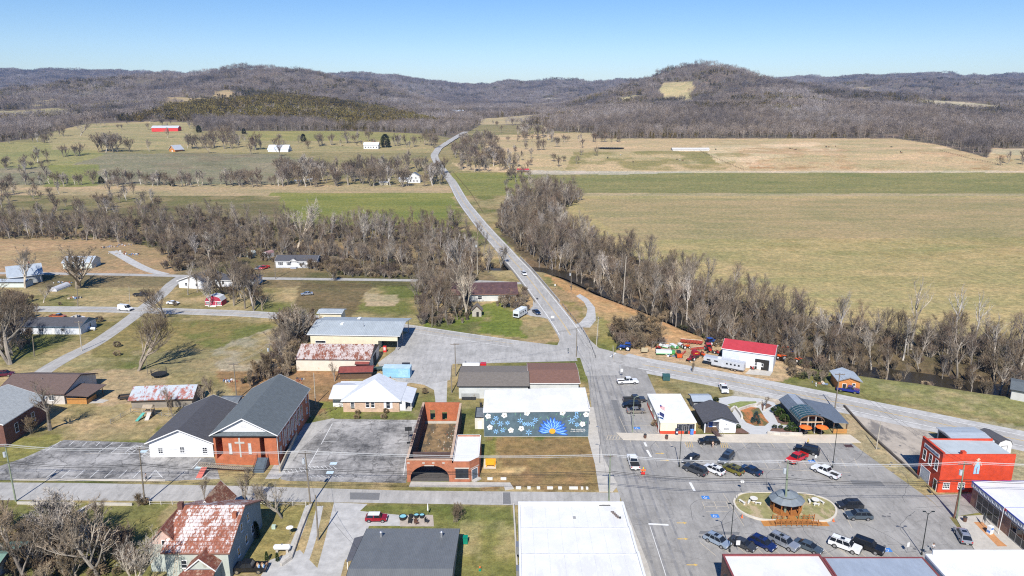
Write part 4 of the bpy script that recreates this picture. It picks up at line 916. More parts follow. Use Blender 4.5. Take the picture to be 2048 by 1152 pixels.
def peach_house():
 x0,y0 = G(687,824); x1,_ = G(818,824); h = HT(802,y0) + .1; w = x1 - x0 - 2.4; d = 11.5
 t = thing('peach_house','peach brick house with a white metal hip roof and a side porch','house',(x0 + w / 2,y0 + d / 2,0))
 PB = M('peach_brick',(.60,.42,.30),.85,.08,1,kind='brick',col2=(.62,.46,.34)); mb = MB().box(-w / 2,w / 2,-d / 2,d / 2,0,h,PB).box(-w / 2 - 3.4,-w / 2 + 3,-d / 2 + 3.2,d / 2 + 1.5,0,h + .02,SIDW); mb.build('wall',t)
 r = MB(); hip(r,-w / 2,w / 2,-d / 2,d / 2,h,3.4,.5,METW,ridge=.01); r.build('roof',t)
 gable_roof(t,6.5,9.8,h - .02,1.3,'x',.4,METW,cx=-w / 2 - .2,cy=.9,name='wing_roof')
 gable_roof(t,8,7,h + .6,2.0,'y',.3,METW,cx=.0,cy=2.4,name='rear_roof')
 pr = MB(); pr.slab([(w / 2 + .3,-d / 2 + .4,h - .05),(w / 2 + 3.2,-d / 2 + .4,h - .8),(w / 2 + 3.2,d / 2 - 1.5,h - .8),(w / 2 + .3,d / 2 - 1.5,h - .05)],.12,METW); pr.build('porch_roof',t)
 MB().box(w / 2 + .01,w / 2 + 3,-d / 2 + .5,d / 2 - 1.6,0,.3,CONC).build('porch_floor',t); MB().box(w / 2 + .02,w / 2 + 1.5,-d / 2 + .5,-d / 2 + .6,.3,h - .3,SIDW).build('porch_screen',t)
 for y in (-d / 2 + .6,-.5,d / 2 - 1.8): MB().box(w / 2 + 2.8,w / 2 + 2.95,y,y + .15,.3,h - .82,WHITE).build('porch_post',t)
 S = sidemat('S',w,d); window(t,S,-w / 2 + 2.4,1.3,.8,1.3); window(t,S,-.9,1.3,.8,1.4); window(t,S,.4,1.3,.8,1.4); window(t,S,4.3,1.1,.9,1.7)
 MB().box(3.2,3.75,-d / 2 - .06,-d / 2 - .002,1.0,2.9,WHITE).build('shutter',t); MB().box(4.85,5.4,-d / 2 - .06,-d / 2 - .002,1.0,2.9,WHITE).build('shutter',t)
 MB().box(-w / 2 + 2.0,-w / 2 + 2.8,-d / 2 - .45,-d / 2 - .08,1.25,1.7,STEEL).build('air_conditioner',t)
 return t
peach_house()
# ---- feed store with the big grey roof and canopy
def feed_store():
 x0,y0 = G(624,700); h = 5.0; w = G(797,706)[0] - x0; yb = G(1024,636,h)[1]; d = yb - y0; cx = x0 + w / 2
 t = thing('feed_store','cream block feed store under a broad pale grey metal roof with an open corner canopy','building',(cx,y0 + d / 2,0),R(-3))
 cw = 6.2; mb = MB().box(-w / 2,w / 2 - cw,-d / 2,d / 2,0,h,CREAMW).box(w / 2 - cw,w / 2,-d / 2 + .0,-d / 2 + .3,3.2,h,CREAMW); mb.build('wall',t)
 mb.v,mb.f,mb.m = [],[],[]
 gable_roof(t,w + 1,d,h,1.7,'x',.4,METL,name='roof'); E = sidemat('E',w,d)
 for s,o in ((-1,1),):
  MB().face([(-w / 2,-d / 2,h),(-w / 2,d / 2,h),(-w / 2,0,h + 1.65)][::-1],CREAMW).build('gable_wall',t); MB().face([(w / 2 - cw,-d / 2,h),(w / 2 - cw,d / 2,h),(w / 2 - cw,0,h + 1.65)],CREAMW).build('gable_wall',t)
 for y in (-d / 2 + .2,-1,d / 2 - .4): MB().box(w / 2 - .2,w / 2,y,y + .2,0,h - .05,STEEL).build('canopy_post',t)
 for u,v_ in ((-2,3.2),(-6,-3)): MB().box(u,u + 1.0,v_,v_ + 1.8,h + 1.75 - abs(v_) * .12,h + 1.9 - abs(v_) * .08,WHITE).build('skylight',t)
 opening(t,Matrix.Translation((w / 2 - cw,0,0)) @ Matrix.Rotation(math.pi / 2,4,'Z'),0,9,3); window(t,sidemat('S',w,d),-w / 2 + 3.2,2.2,3.2,.7,nx=1,nz=1); MB().tube((2,-4,h + 1),(2,-4,h + 2.2),.12,m=STEEL).build('roof_vent',t)
 a = G(738,633); b_ = 0
 v = thing('drinks_machine','bright red vending machine under the feed store canopy','vending machine',(*G(770,704),0)); MB().box(-.5,.5,-.4,.4,.05,1.95,M('vending_red',(.62,.03,.03),.4,.1,2)).build('cabinet',v); MB().box(-.35,.3,-.42,-.401,.7,1.7,M('vending_panel',(.7,.6,.6),.4)).build('front_panel',v)
 return t
feed_store()
x,y = G(660,640); house('white_truck_shed','small grey-roofed lean-to at the back corner of the feed store','shed',*(lambda p: (p[0],p[1] - 8))(G(676,636)),8,5,5.0,.5,'x',wall=CREAMW,roof=METL,rot=R(-3))
# ---- rusty warehouse
cx,y0,w,d,h = span(594,742,742,719,None)
house('rusty_warehouse','long warehouse with a rust-streaked corrugated roof and cream stained walls','warehouse',cx,y0 + 6.6,w,13.2,h,2.4,'x',rot=R(-1),wall=M('stained_cream',(.66,.60,.50),.8,.08,.6,col2=(.50,.22,.07),amt=.10),roof=RUST,trim=DARK,over=.2,gm=DARK,doors=[('E',0,4.5,3,dict(kind='open'))])
cx,y0,w,d,h = span(686,746,757,747,None)
house('red_lean_to','low open shed with a dark red rusty roof behind the peach house','shed',*G(714,752),8.8,4.4,2.1,.6,'x',rot=R(4),wall=WOODB,roof=M('red_rust_roof',(.24,.06,.045),.7,.25,.8,kind='ribx'),trim=DARK)
house('small_red_shed','tiny rusty red-roofed shed against the rusty warehouse wall','shed',*G(727,741),3.2,2.4,2.6,.5,'x',wall=WOODB,roof=M('red_rust_roof',()),trim=DARK)
# ---- blue container
t = thing('blue_container','faded light blue metal container shed standing beside the forecourt','container',(*G(795,752),0),R(-2)); BC = M('faded_blue',(.25,.50,.68),.6,.1,.8,kind='ribw',sz=.6,col2=(.5,.55,.55),amt=.1)
MB().box(-3.9,3.9,-1.5,1.5,.1,2.9,BC).build('body',t); MB().box(-3.95,3.95,-1.55,1.55,2.902,3.0,M('container_top',(.45,.60,.68),.6,.15,.6)).build('roof',t); MB().box(.6,3.4,-1.53,-1.502,.3,2.6,M('container_door',(.32,.55,.70),.6,kind='ribw',sz=.4)).build('door',t)
t = thing('dumpster','dark blue steel dumpster behind the light blue container','dumpster',(*G(812,738),0)); MB().prism([(-1.1,-.8),(1.1,-.8),(1.1,.8),(-1.1,.8)],.15,1.5,M('dumpster_blue',(.03,.05,.10),.6,.2,2)).build('bin',t); MB().slab([(-1.15,-.85,1.56),(1.15,-.85,1.56),(1.15,.85,1.75),(-1.15,.85,1.75)],.05,DARK).build('lid',t)
t = thing('flatbed_trailer','low dark green flatbed trailer parked beside the light blue container','trailer',(*G(760,740),0),R(12)); MB().box(-2.6,2.6,-1.1,1.1,.6,.75,M('green_tarp',(.05,.09,.08),.8,.2,2)).build('bed',t)
for s in (-1,1):
 for u in (-.5,.4): MB().tube((u,s * 1.0,.33),(u,s * 1.2,.33),.33,n=12,m=BLACK).build('wheel',t)
# ---- post office
def post_office():
 cx,y0,w,d,h = span(1320,1391,867.5,845,789)
 t = thing('post_office','small cream post office with a red base band and flat white roof','building',(cx,y0 + d / 2,0)); RD = M('red_band',(.62,.07,.03),.7,.1,1); S = sidemat('S',w,d)
 PC = M('post_cream',(.72,.64,.48),.8,.06,.8)
 MB().box(-w / 2,w / 2,-d / 2,d / 2,0,h,PC).build('wall',t); MB().box(-w / 2 - .02,w / 2 + .02,-d / 2 - .02,d / 2 + .02,0,.75,RD).build('base_band',t)
 MB().box(-w / 2 - .12,w / 2 + .12,-d / 2 - .12,d / 2 + .12,h + .002,h + .16,WHITE).box(-w / 2,w / 2,-d / 2,d / 2,h + .161,h + .19,MEMB2).build('roof',t)
 MB().box(-.3,w / 2 - .35,-d / 2 - .03,-d / 2 - .005,.78,h - .35,M('recess_dark',(.03,.03,.04),.3,.2,2)).build('shopfront_recess',t)
 for i in range(3): window(t,Matrix.Translation((0,-d / 2 - .03,0)),.45 + i * 1.1 + (.35 if i == 2 else 0),.85,.8,1.5,frame=STEEL,nz=1,sill=False)
 door(t,Matrix.Translation((0,-d / 2 - .03,0)),1.95,.8,2.0,m=CGLASS,frame=STEEL)
 for v_ in (-3,2): window(t,sidemat('W',w,d),v_,1.2,1.3,1.1)
 f = thing('flagpole','tall white flagpole with a national flag and a dark blue flag beside the post office','flagpole',(*G(1316.5,866),0)); MB().tube((0,0,0),(0,0,7.6),.06,.04,n=8,m=WHITE).build('pole',f)
 fl = MB(); FR = M('flag_red',(.55,.04,.05),.8);
 for i in range(9):
  for j in range(7): fl.face([(.05 + i * .13,-.02 + .07 * math.sin(i),7.3 - j * .11 - i * .09),(.05 + i * .13,-.02 + .07 * math.sin(i),7.19 - j * .11 - i * .09),(.18 + i * .13,-.02 + .07 * math.sin(i + 1),7.10 - j * .11 - i * .09),(.18 + i * .13,-.02 + .07 * math.sin(i + 1),7.21 - j * .11 - i * .09)],M('flag_blue',(.03,.05,.20),.8) if (i < 3 and j < 4) else (FR if j % 2 == 0 else WHITE))
 fl.build('flag',f)
 f2 = MB()
 for i in range(5): f2.face([(.05 + i * .22,.06 * math.sin(i),5.5 - i * .12),(.05 + i * .22,.06 * math.sin(i),4.7 - i * .16),(.27 + i * .22,.06 * math.sin(i + 1),4.54 - i * .16),(.27 + i * .22,.06 * math.sin(i + 1),5.38 - i * .12)],M('flag_navy',(.02,.03,.12),.8))
 f2.build('lower_flag',f)
 b = thing('mail_box','blue street mail collection box in front of the post office','mailbox',(*G(1383,870),.13)); B_ = M('mail_blue',(.08,.22,.62),.45,.1,2); MB().box(-.35,.35,-.3,.3,.12,1.15,B_).build('body',b); MB().tube((-.35,0,1.13),(.35,0,1.13),.3,n=12,m=B_).build('rounded_top',b)
 for sx in (-.28,.28):
  for sy in (-.22,.22): MB().box(sx - .04,sx + .04,sy - .04,sy + .04,0,.12,DARK).build('leg',b)
 p = thing('parcel_drop','dark navy drop box left of the post office doorway','mailbox',(*G(1353,870),.13)); MB().box(-.3,.3,-.3,.3,.1,1.5,M('drop_navy',(.02,.03,.08),.5)).build('body',p); MB().box(-.2,.2,-.32,-.301,.5,.9,WHITE).build('label_plate',p)
post_office()
# ---- white house with dark roof
def cottage():
 x0,y0 = G(1408,866); x1,_ = G(1471,866); w = x1 - x0; h = 2.9; yb = G(1024,812,h)[1]; d = yb - y0
 t = thing('white_cottage','white one-storey cottage office with a dark shingle roof and a recessed porch','house',((x0 + x1) / 2,y0 + d / 2,0))
 pw = w * .46; mb = MB().box(-w / 2,w / 2,-d / 2 + 2.2,d / 2,0,h,SIDW).box(-w / 2 + pw,w / 2,-d / 2,-d / 2 + 2.2,0,h,SIDW).box(-w / 2,-w / 2 + .25,-d / 2,-d / 2 + 2.2,0,h,SIDW)
 mb.face([(-w / 2,-d / 2,h),(w / 2,-d / 2,h),(0,-d / 2,h + 1.28)],SIDW).face([(-w / 2,d / 2,h),(w / 2,d / 2,h),(0,d / 2,h + 1.28)][::-1],SIDW).build('wall',t)
 MB().box(-w / 2 - .02,-w / 2 - .001,-d / 2 + .3,d / 2,0,h,M('dark_green_siding',(.05,.075,.065),.8,.15,1,kind='siding')).build('side_cladding',t)
 gable_roof(t,w,d,h,1.3,'y',.5,SHD,trim=DARK); MB().box(-w / 2 + .26,-w / 2 + pw,-d / 2 + .05,-d / 2 + 2.19,0,.5,WOODB).build('porch_floor',t)
 F = Matrix.Translation((0,-d / 2 + 2.2,0)); door(t,F,-w / 2 + pw * .62,.9,2.0,m=M('blue_door',(.03,.10,.35),.5),z=.5); window(t,F,-w / 2 + pw * .25,1.3,.9,1.1)
 S = sidemat('S',w,d); MB().box(w * .2 - .6,w * .2 + .6,-.05,0,.95,1.02,DARK).box(w * .2 - .6,w * .2 + .6,-.05,0,1.12,1.17,DARK).box(w * .17,w * .17 + .25,-.05,0,2.1,2.4,M('sign_grey',(.3,.32,.36),.6)).xf(S).build('wall_sign',t)
 MB().slab([(-w / 2 + pw - 1.6,-d / 2 - .05,.5),(-w / 2 + pw - .3,-d / 2 - .05,.5),(-w / 2 + pw + .3,-d / 2 - 2.6,.06),(-w / 2 + pw - 1.0,-d / 2 - 2.6,.06)][::-1],.08,M('brown_deck',(.09,.055,.05),.8)).build('ramp',t)
 for dx in (-1.7,-.2):
  rl = MB(); rl.tube((-w / 2 + pw + dx,-d / 2 - .1,1.4),(-w / 2 + pw + dx + .6,-d / 2 - 2.6,.95),.03,m=DARK)
  for i in range(5): rl.tube((-w / 2 + pw + dx + .14 * i,-d / 2 - .1 - i * .6,.1),(-w / 2 + pw + dx + .14 * i,-d / 2 - .1 - i * .6,1.4 - i * .1),.025,m=DARK)
  rl.build('handrail',t)
 MB().box(-.7,0,-.4,.0,0,.7,WHITE).xf(Matrix.Translation((w / 2 + .5,1,0))).build('utility_box',t)
 house('pale_blue_shed','low shed with a pale blue metal roof behind the white cottage','shed',*G(1400,812),4.4,4.2,2.3,.5,'x',wall=SIDG,roof=METP,trim=DARK)
cottage()
# ---- greenhouse building
def greenhouse():
 x0,y0 = G(1600,866); x1,_ = G(1640,866); w = x1 - x0 + .6; h = 3.0; yb = G(1024,800,h)[1] ; d = yb - y0; cx = (x0 + x1) / 2
 t = thing('market_hall','garden shop with a slate metal roof, arched glass greenhouse front and side pavilion','building',(cx,y0,0)); gd = 6.2
 GT = M('greenhouse_glass',(.03,.075,.085),.15,.3,.4); GD = M('dark_siding',(.05,.055,.05),.8,.2,1,kind='boards')
 MB().box(-w / 2,w / 2,gd,d,0,h,GD).build('wall',t)
 n = 10; arcs = [(-(w / 2 + .35) * math.cos(math.pi * i / n),h + 1.7 * math.sin(math.pi * i / n)) for i in range(n + 1)]
 g = MB(); fr = MB()
 for i in range(n):
  a,b = arcs[i],arcs[i + 1]; g.face([(a[0],-.3,a[1]),(b[0],-.3,b[1]),(b[0],gd,b[1]),(a[0],gd,a[1])],GT)
  fr.slab([(a[0],-.36,a[1] + .08),(b[0],-.36,b[1] + .08),(b[0],-.2,b[1] + .08),(a[0],-.2,a[1] + .08)],.3,WOODB)
 for i in (0,2,4,5,6,8,10): fr.box(arcs[i][0] - .04,arcs[i][0] + .04,-.3,gd,arcs[i][1] + .01,arcs[i][1] + .07,STEEL)
 for k in range(7):
  y = -.3 + k * gd / 6
  for i in range(n):
   a,b = arcs[i],arcs[i + 1]; fr.slab([(a[0],y,a[1] + .05),(b[0],y,b[1] + .05),(b[0],y + .07,b[1] + .05),(a[0],y + .07,a[1] + .05)],.05,STEEL)
 g.build('glass_vault',t); fr.build('vault_frame',t)
 MB().box(-w / 2,-w / 2 + .1,0,gd,0,h,GD).box(w / 2 - .1,w / 2,0,gd,0,h,GD).box(-w / 2 + .1,w / 2 - .1,1.2,1.3,.1,h + 1.2,CGLASS).build('side_wall',t)
 for x in (-w / 2 + .1,-.9,.9,w / 2 - .1): MB().box(x - .12,x + .12,-.3,-.06,0,h + (.1 if abs(x) > 2 else 1.4),M('grey_post',(.38,.37,.34),.8)).build('post',t)
 MB().box(-w / 2,w / 2,-.33,-.301,h - .2,h + .12,M('timber_beam',(.50,.36,.22),.8)).build('beam',t)
 door(t,Matrix.Translation((0,1.15,0)),0,1.2,2.3,m=CGLASS,frame=STEEL)
 s = w * .5 + .4
 r = MB()
 for sg in (-1,1):
  p = [(sg * s,gd - .5,h - .1),(sg * s,d + .4,h - .1),(sg * .9,d + .4,h + 1.35),(sg * .9,gd - .5,h + 1.35)]; r.slab([(a,b,c + .15) for a,b,c in (p if sg > 0 else p[::-1])],.15,METB)
 r.build('roof',t); sk = MB().slab([(-.9,gd - .5,h + 1.5),(.9,gd - .5,h + 1.5),(.9,d + .4,h + 1.5),(-.9,d + .4,h + 1.5)],.1,M('polycarbonate',(.33,.36,.40),.3))
 for k in range(9): y = gd + k * (d - gd) / 9; sk.box(-.92,.92,y,y + .1,h + 1.501,h + 1.55,STEEL)
 sk.build('skylight',t)
 # right pavilion
 px0,px1 = w / 2 + .1,w / 2 + 6.2; py0,py1 = -.2,12
 MB().slab([(px0 - .2,3.6,h + .45),(px1 - .2,-.5,h - .25),(px1 + .5,10.5,h - .3),(px0 - .2,12.5,h + .5)],.16,METB).slab([(px0 + 2.4,-.5,h - .02),(px1 - .2,-.5,h - .24),(px0 - .2,3.6,h + .45),(px0 + 2.2,0.4,h + .1)][::-1],.14,METB).build('pavilion_roof',t)
 for x,y in ((px0 + 2.6,-.2),(px1 - .4,-.2),(px1 - .2,4.5),(px1 - .1,9.8),(px0 + 1,3)): MB().box(x - .1,x + .1,y,y + .2,0,h - .42,WOODB).build('post',t)
 MB().box(px0 + 2.6,px1 - .3,-.28,-.21,.05,1.15,WOODO).build('timber_screen',t); MB().box(px0,px1 - .4,4,11.5,0,h - .5,GD).build('pavilion_wall',t)
 OU = M('orange_canvas',(.85,.16,.02),.8,.08,2)
 for k,x in enumerate((-1.9,1.95)):
  u = thing('patio_umbrella',('left','right')[k] + ' orange patio umbrella in front of the arched greenhouse entrance','umbrella',(cx + x,y0 - 1.6,.13),0,'orange patio umbrellas')
  MB().lathe(0,0,[(1.45,2.15),(1.0,2.35),(.1,2.65)],8,OU).build('canopy',u); MB().tube((0,0,.05),(0,0,2.6),.03,m=STEEL).build('pole',u); MB().lathe(0,0,[(.4,0),(.4,.06),(.1,.12)],10,CONC).build('base',u)
  tb = thing('patio_table','dark round patio table under the ' + ('left','right')[k] + ' orange umbrella','table',(cx + x + .0,y0 - 1.0,.13),0); MB().lathe(0,0,[(.55,.68),(.55,.72)],12,DARK).build('tabletop',tb); MB().tube((.2,.2,0),(0,0,.68),.03,m=DARK).tube((-.2,.2,0),(0,0,.68),.03,m=DARK).tube((0,-.25,0),(0,0,.68),.03,m=DARK).build('leg',tb)
greenhouse()
# ---- garden
PAVE = M('garden_paving',(.50,.50,.49),.9,.07,1)
sheet('garden_path',[(1434,797),(1465,792),(1520,797),(1548,805),(1562,822),(1556,840),(1562,850),(1600,850),(1606,868),(1500,870),(1475,855),(1462,830),(1470,815),(1440,808)],.03,PAVE)
sheet('flower_bed',[(1480,822),(1500,814),(1518,816),(1530,836),(1538,845),(1530,852),(1510,852),(1492,845),(1482,832)],.06,M('mulch_orange',(.42,.16,.055),.95,.3,.8,col2=(.12,.11,.04),amt=.55))
sheet('lawn_patch',[(1455,809),(1480,803),(1512,803),(1516,811),(1490,817),(1472,820)],.055,M('lawn_green',(.22,.25,.08),.95,.3,1))
sheet('flower_bed',[(1522,806),(1538,808),(1544,812),(1532,818),(1524,822)],.06,M('mulch_brown',(.16,.09,.065),.95,.3,1)); sheet('flower_bed',[(1546,826),(1556,820),(1590,845),(1572,849),(1556,846)],.06,M('mulch_brown',())); sheet('flower_bed',[(1536,868),(1544,857),(1590,858),(1600,868),(1570,869)],.15,M('mulch_brown',())); sheet('flower_bed',[(1470,868),(1475,852),(1500,868)],.15,M('mulch_brown',()))
STN = M('pale_stone',(.52,.48,.42),.9,.2,1.2,kind='brick',sz=1.6)
for pts,lb in (([(1462,822),(1470,816),(1482,832),(1484,838)],'left'),([(1476,822),(1500,814),(1512,812),(1524,806),(1530,812),(1528,822)],'back'),([(1534,868),(1560,870),(1604,871)],'front')):
 mb = MB(); p = [G(*q) for q in pts]
 for a,b in zip(p[:-1],p[1:]):
  dv = Vector((b[0] - a[0],b[1] - a[1])).normalized(); nx,ny = -dv.y * .22,dv.x * .22; mb.prism([(a[0] + nx,a[1] + ny),(b[0] + nx,b[1] + ny),(b[0] - nx,b[1] - ny),(a[0] - nx,a[1] - ny)],0,.7,STN)
 tag(mb.build('stone_wall'),{'left': 'short curved pale stone wall beside the path at the left of the garden bed','back': 'winding pale stone wall between the garden lawn and the orange bed','front': 'pale stone planter wall along the sidewalk before the greenhouse'}[lb],'wall')
# ---- red building
def red_building():
 xa,ya = G(1874,985); xb,yb_ = G(1846,951); h = 6.8; w = G(2018,985)[0] - xa; d = yb_ - ya + .6
 t = thing('red_brick_shop','bright red painted two-storey brick building with a farmer figure on its wall','building',(xa + w / 2,ya + d / 2,0),R(0)); h = 8.5; RP = M('red_paint_brick',(.66,.065,.02),.75,.12,.8,kind='brick',col2=(.55,.05,.02)); RD2 = M('shaded_red_brick',(.42,.05,.03),.8,.15,1,kind='brick')  # RD2: darker copy of the red, west side's shade painted into the parapet
 mb = MB().box(-w / 2,w / 2,-d / 2,d / 2,0,h - .8,RP); mb.box(-w / 2,-w / 2 + .35,-d / 2,d / 2,h - .8,h + .15,RD2); mb.box(-w / 2 + .35,w / 2,-d / 2,-d / 2 + .3,h - .8,h - .1,RP).box(-w / 2 + .35,w / 2,d / 2 - .3,d / 2,h - .8,h - .25,RP); mb.build('wall',t)
 MB().slab([(-w / 2 + .36,-d / 2 + .31,h - .35),(w / 2 - .02,-d / 2 + .31,h - .7),(w / 2 - .02,d / 2 - .31,h - .7),(-w / 2 + .36,d / 2 - .31,h - .35)],.1,M('grey_flat_roof',(.42,.46,.48),.8,.1,.4)).build('roof',t)
 MB().box(-w / 2 - .05,-w / 2 + .4,-d / 2 - .05,d / 2 + .05,h + .16,h + .26,RP).build('coping',t); MB().box(-w / 2 + 3.8,-w / 2 + 4.6,-d / 2 + .02,-d / 2 + .8,h - .6,h + .45,RP).build('chimney',t)
 W_ = sidemat('W',w,d); S = sidemat('S',w,d)
 MB().box(-.03,.03,0,0,0,0,RP)
 for u in (-2.6,0,2.6): window(t,W_,u * d / 9,4.3,.95,2.1,nz=2)
 sg = MB().box(-d * .36,d * .36,-.06,-.002,7.0,7.8,M('sign_white',(.70,.70,.68),.7)).xf(W_); s_o = sg.build('shop_sign',t)
 lt = MB(); rr = random.Random(2); x = -d * .30
 lt.box(x,x + .4,-.075,-.061,7.15,7.65,M('sign_ink',(.03,.05,.15),.7)); x += .55
 while x < d * .30: ww = rr.uniform(.12,.28); lt.box(x,x + ww,-.075,-.061,7.25,rr.uniform(7.45,7.6),M('sign_ink',())); x += ww + .08
 lt.xf(W_).build('lettering',s_o)
 rollup(t,W_,-d * .14,d * .42,2.7); door(t,W_,d * .36,1.0,2.3,m=CGLASS)
 for u in (-w / 2 + 1.6,-w / 2 + 4.6): window(t,S,u,.95,1.2,1.2,nx=4,nz=3)
 window(t,S,-w / 2 + 8.2,.95,1.2,1.2,nx=4,nz=3); door(t,S,-w / 2 + 11,1.1,1.9,m=WHITE,knob=False); door(t,S,w / 2 - 1.5,1.0,2.2,m=WHITE,knob=False)
 f = MB(); sk = M('figure_skin',(.65,.42,.30),.8); bl = M('figure_denim',(.32,.52,.68),.8,.2,3); ht = M('figure_hat',(.62,.52,.35),.8); sh = M('figure_shirt',(.65,.30,.22),.8,.2,3); y = -.10
 f.box(-.55,-.08,y,-.002,0,1.5,bl).box(.08,.55,y,-.002,0,1.5,bl).box(-.5,.5,y - .01,-.002,1.501,2.0,bl).box(-.52,.52,y,-.002,2.001,2.75,sh).box(-.28,.28,y - .02,y - .001,2.0,2.6,bl)
 f.face([(-.53,y,2.7),(-.95,y,1.9),(-.7,y,1.75),(-.45,y,2.4)],sh).face([(.53,y,2.7),(.45,y,2.4),(.7,y,1.75),(.95,y,1.9)],sh)
 f.tube((0,y,2.98),(0,-.01,2.98),.22,n=12,m=sk).box(-.42,.42,y - .03,y - .002,3.12,3.2,ht).box(-.2,.2,y - .03,y - .002,3.201,3.42,ht)
 f.xf(S @ Matrix.Translation((-w / 2 + 7.1,0,4.2))).build('farmer_figure',t)
 return xa,ya,w,d
red_building()
cx,y0 = G(1925,893); house('open_carport','open shed with a flat bluish metal roof behind the red building','shed',cx,y0,8.2,6.5,3.0,.35,'x',wall=SIDG,roof=METP,trim=WHITE,over=.3,doors=[('W',0,5.4,2.5,dict(kind='open'))])
def gambrel(name,label,cx,cy,w,d,h,wall,roof,rot=0,z=0,group=None,doors=(),lowred=None):
 t = thing(name,label,'shed',(cx,cy,z),rot,group); P = [(-w / 2,h),(-w * .38,h + w * .22),(0,h + w * .34),(w * .38,h + w * .22),(w / 2,h)]
 mb = MB().box(-w / 2,w / 2,-d / 2,d / 2,0,h,wall)
 for y,o in ((-d / 2,1),(d / 2,-1)): mb.face([(a,y,b) for a,b in P][::-o],wall)
 mb.build('wall',t); r = MB()
 for a,b in zip(P[:-1],P[1:]): r.slab([(a[0],-d / 2 - .15,a[1] + .08),(b[0],-d / 2 - .15,b[1] + .08),(b[0],d / 2 + .15,b[1] + .08),(a[0],d / 2 + .15,a[1] + .08)],.08,roof)
 r.build('roof',t)
 for q in doors: door(t,sidemat(q[0],w,d),*q[1:4],m=q[4] if len(q) > 4 else WHITE,frame=DARK)
 return t
gambrel('barn_shed','small gambrel shed with a dark shingle roof and white front behind the red building',*G(1985,896),3.8,5.8,2.2,SIDW,SHD,R(10),doors=[('S',0,1.4,1.9)])
# ---- corner store at the right edge
def corner_store():
 xa,ya = G(1990,1052); xb = xa + 16;
 t = thing('corner_store','brick storefront with blue trimmed panelled fascia and white flat roof','building',(xa,ya,0)); h = 4.6
 BR2 = M('mottled_brick',(.30,.17,.12),.9,.25,1,kind='brick'); d = 7.5; FA = M('fascia_grey',(.42,.45,.50),.6,.08,1)
 BL = M('blue_trim',(.02,.06,.45),.5)
 for k,(y,hh) in enumerate(((0,h),(-9.4,h - .0))):
  MB().box(.0,16,y - (1.9 if k == 0 else 8),y + d,0,hh - .9,BR2).build('wall',t); MB().box(-.25,16,y - (1.9 if k == 0 else 8),y + d + .2,hh - .9,hh + .25,FA).build('fascia',t)
  MB().box(-.2,15.9,y - (1.8 if k == 0 else 7.9),y + d + .1,hh + .252,hh + .30,MEMB).build('roof',t)
  MB().box(-.32,-.252,y - (1.9 if k == 0 else 8),y + d + .25,hh + .15,hh + .33,BL).box(-.25,16,y + d + .201,y + d + .26,hh + .15,hh + .33,BL).build('trim',t)
  f = MB()
  for i in range(8):
   yy = y + d - .7 - i * 1.15;
   for a in ((yy - .4,yy + .4,-.75,-.68),(yy - .4,yy + .4,-.1,-.03),(yy - .4,yy - .33,-.68,-.1),(yy + .33,yy + .4,-.68,-.1)): f.box(-.30,-.251,a[0],a[1],hh + a[2] + .1,hh + a[3] + .1,WHITE)
  f.build('fascia_panels',t)
  Wm = Matrix.Translation((0,y + d / 2 - 1.2,0)) @ Matrix.Rotation(-math.pi / 2,4,'Z')
  window(t,Wm,0,.3,6.2,3.0,frame=STEEL,nx=4,nz=2,sill=False,glass=CGLASS)
 return t
corner_store()
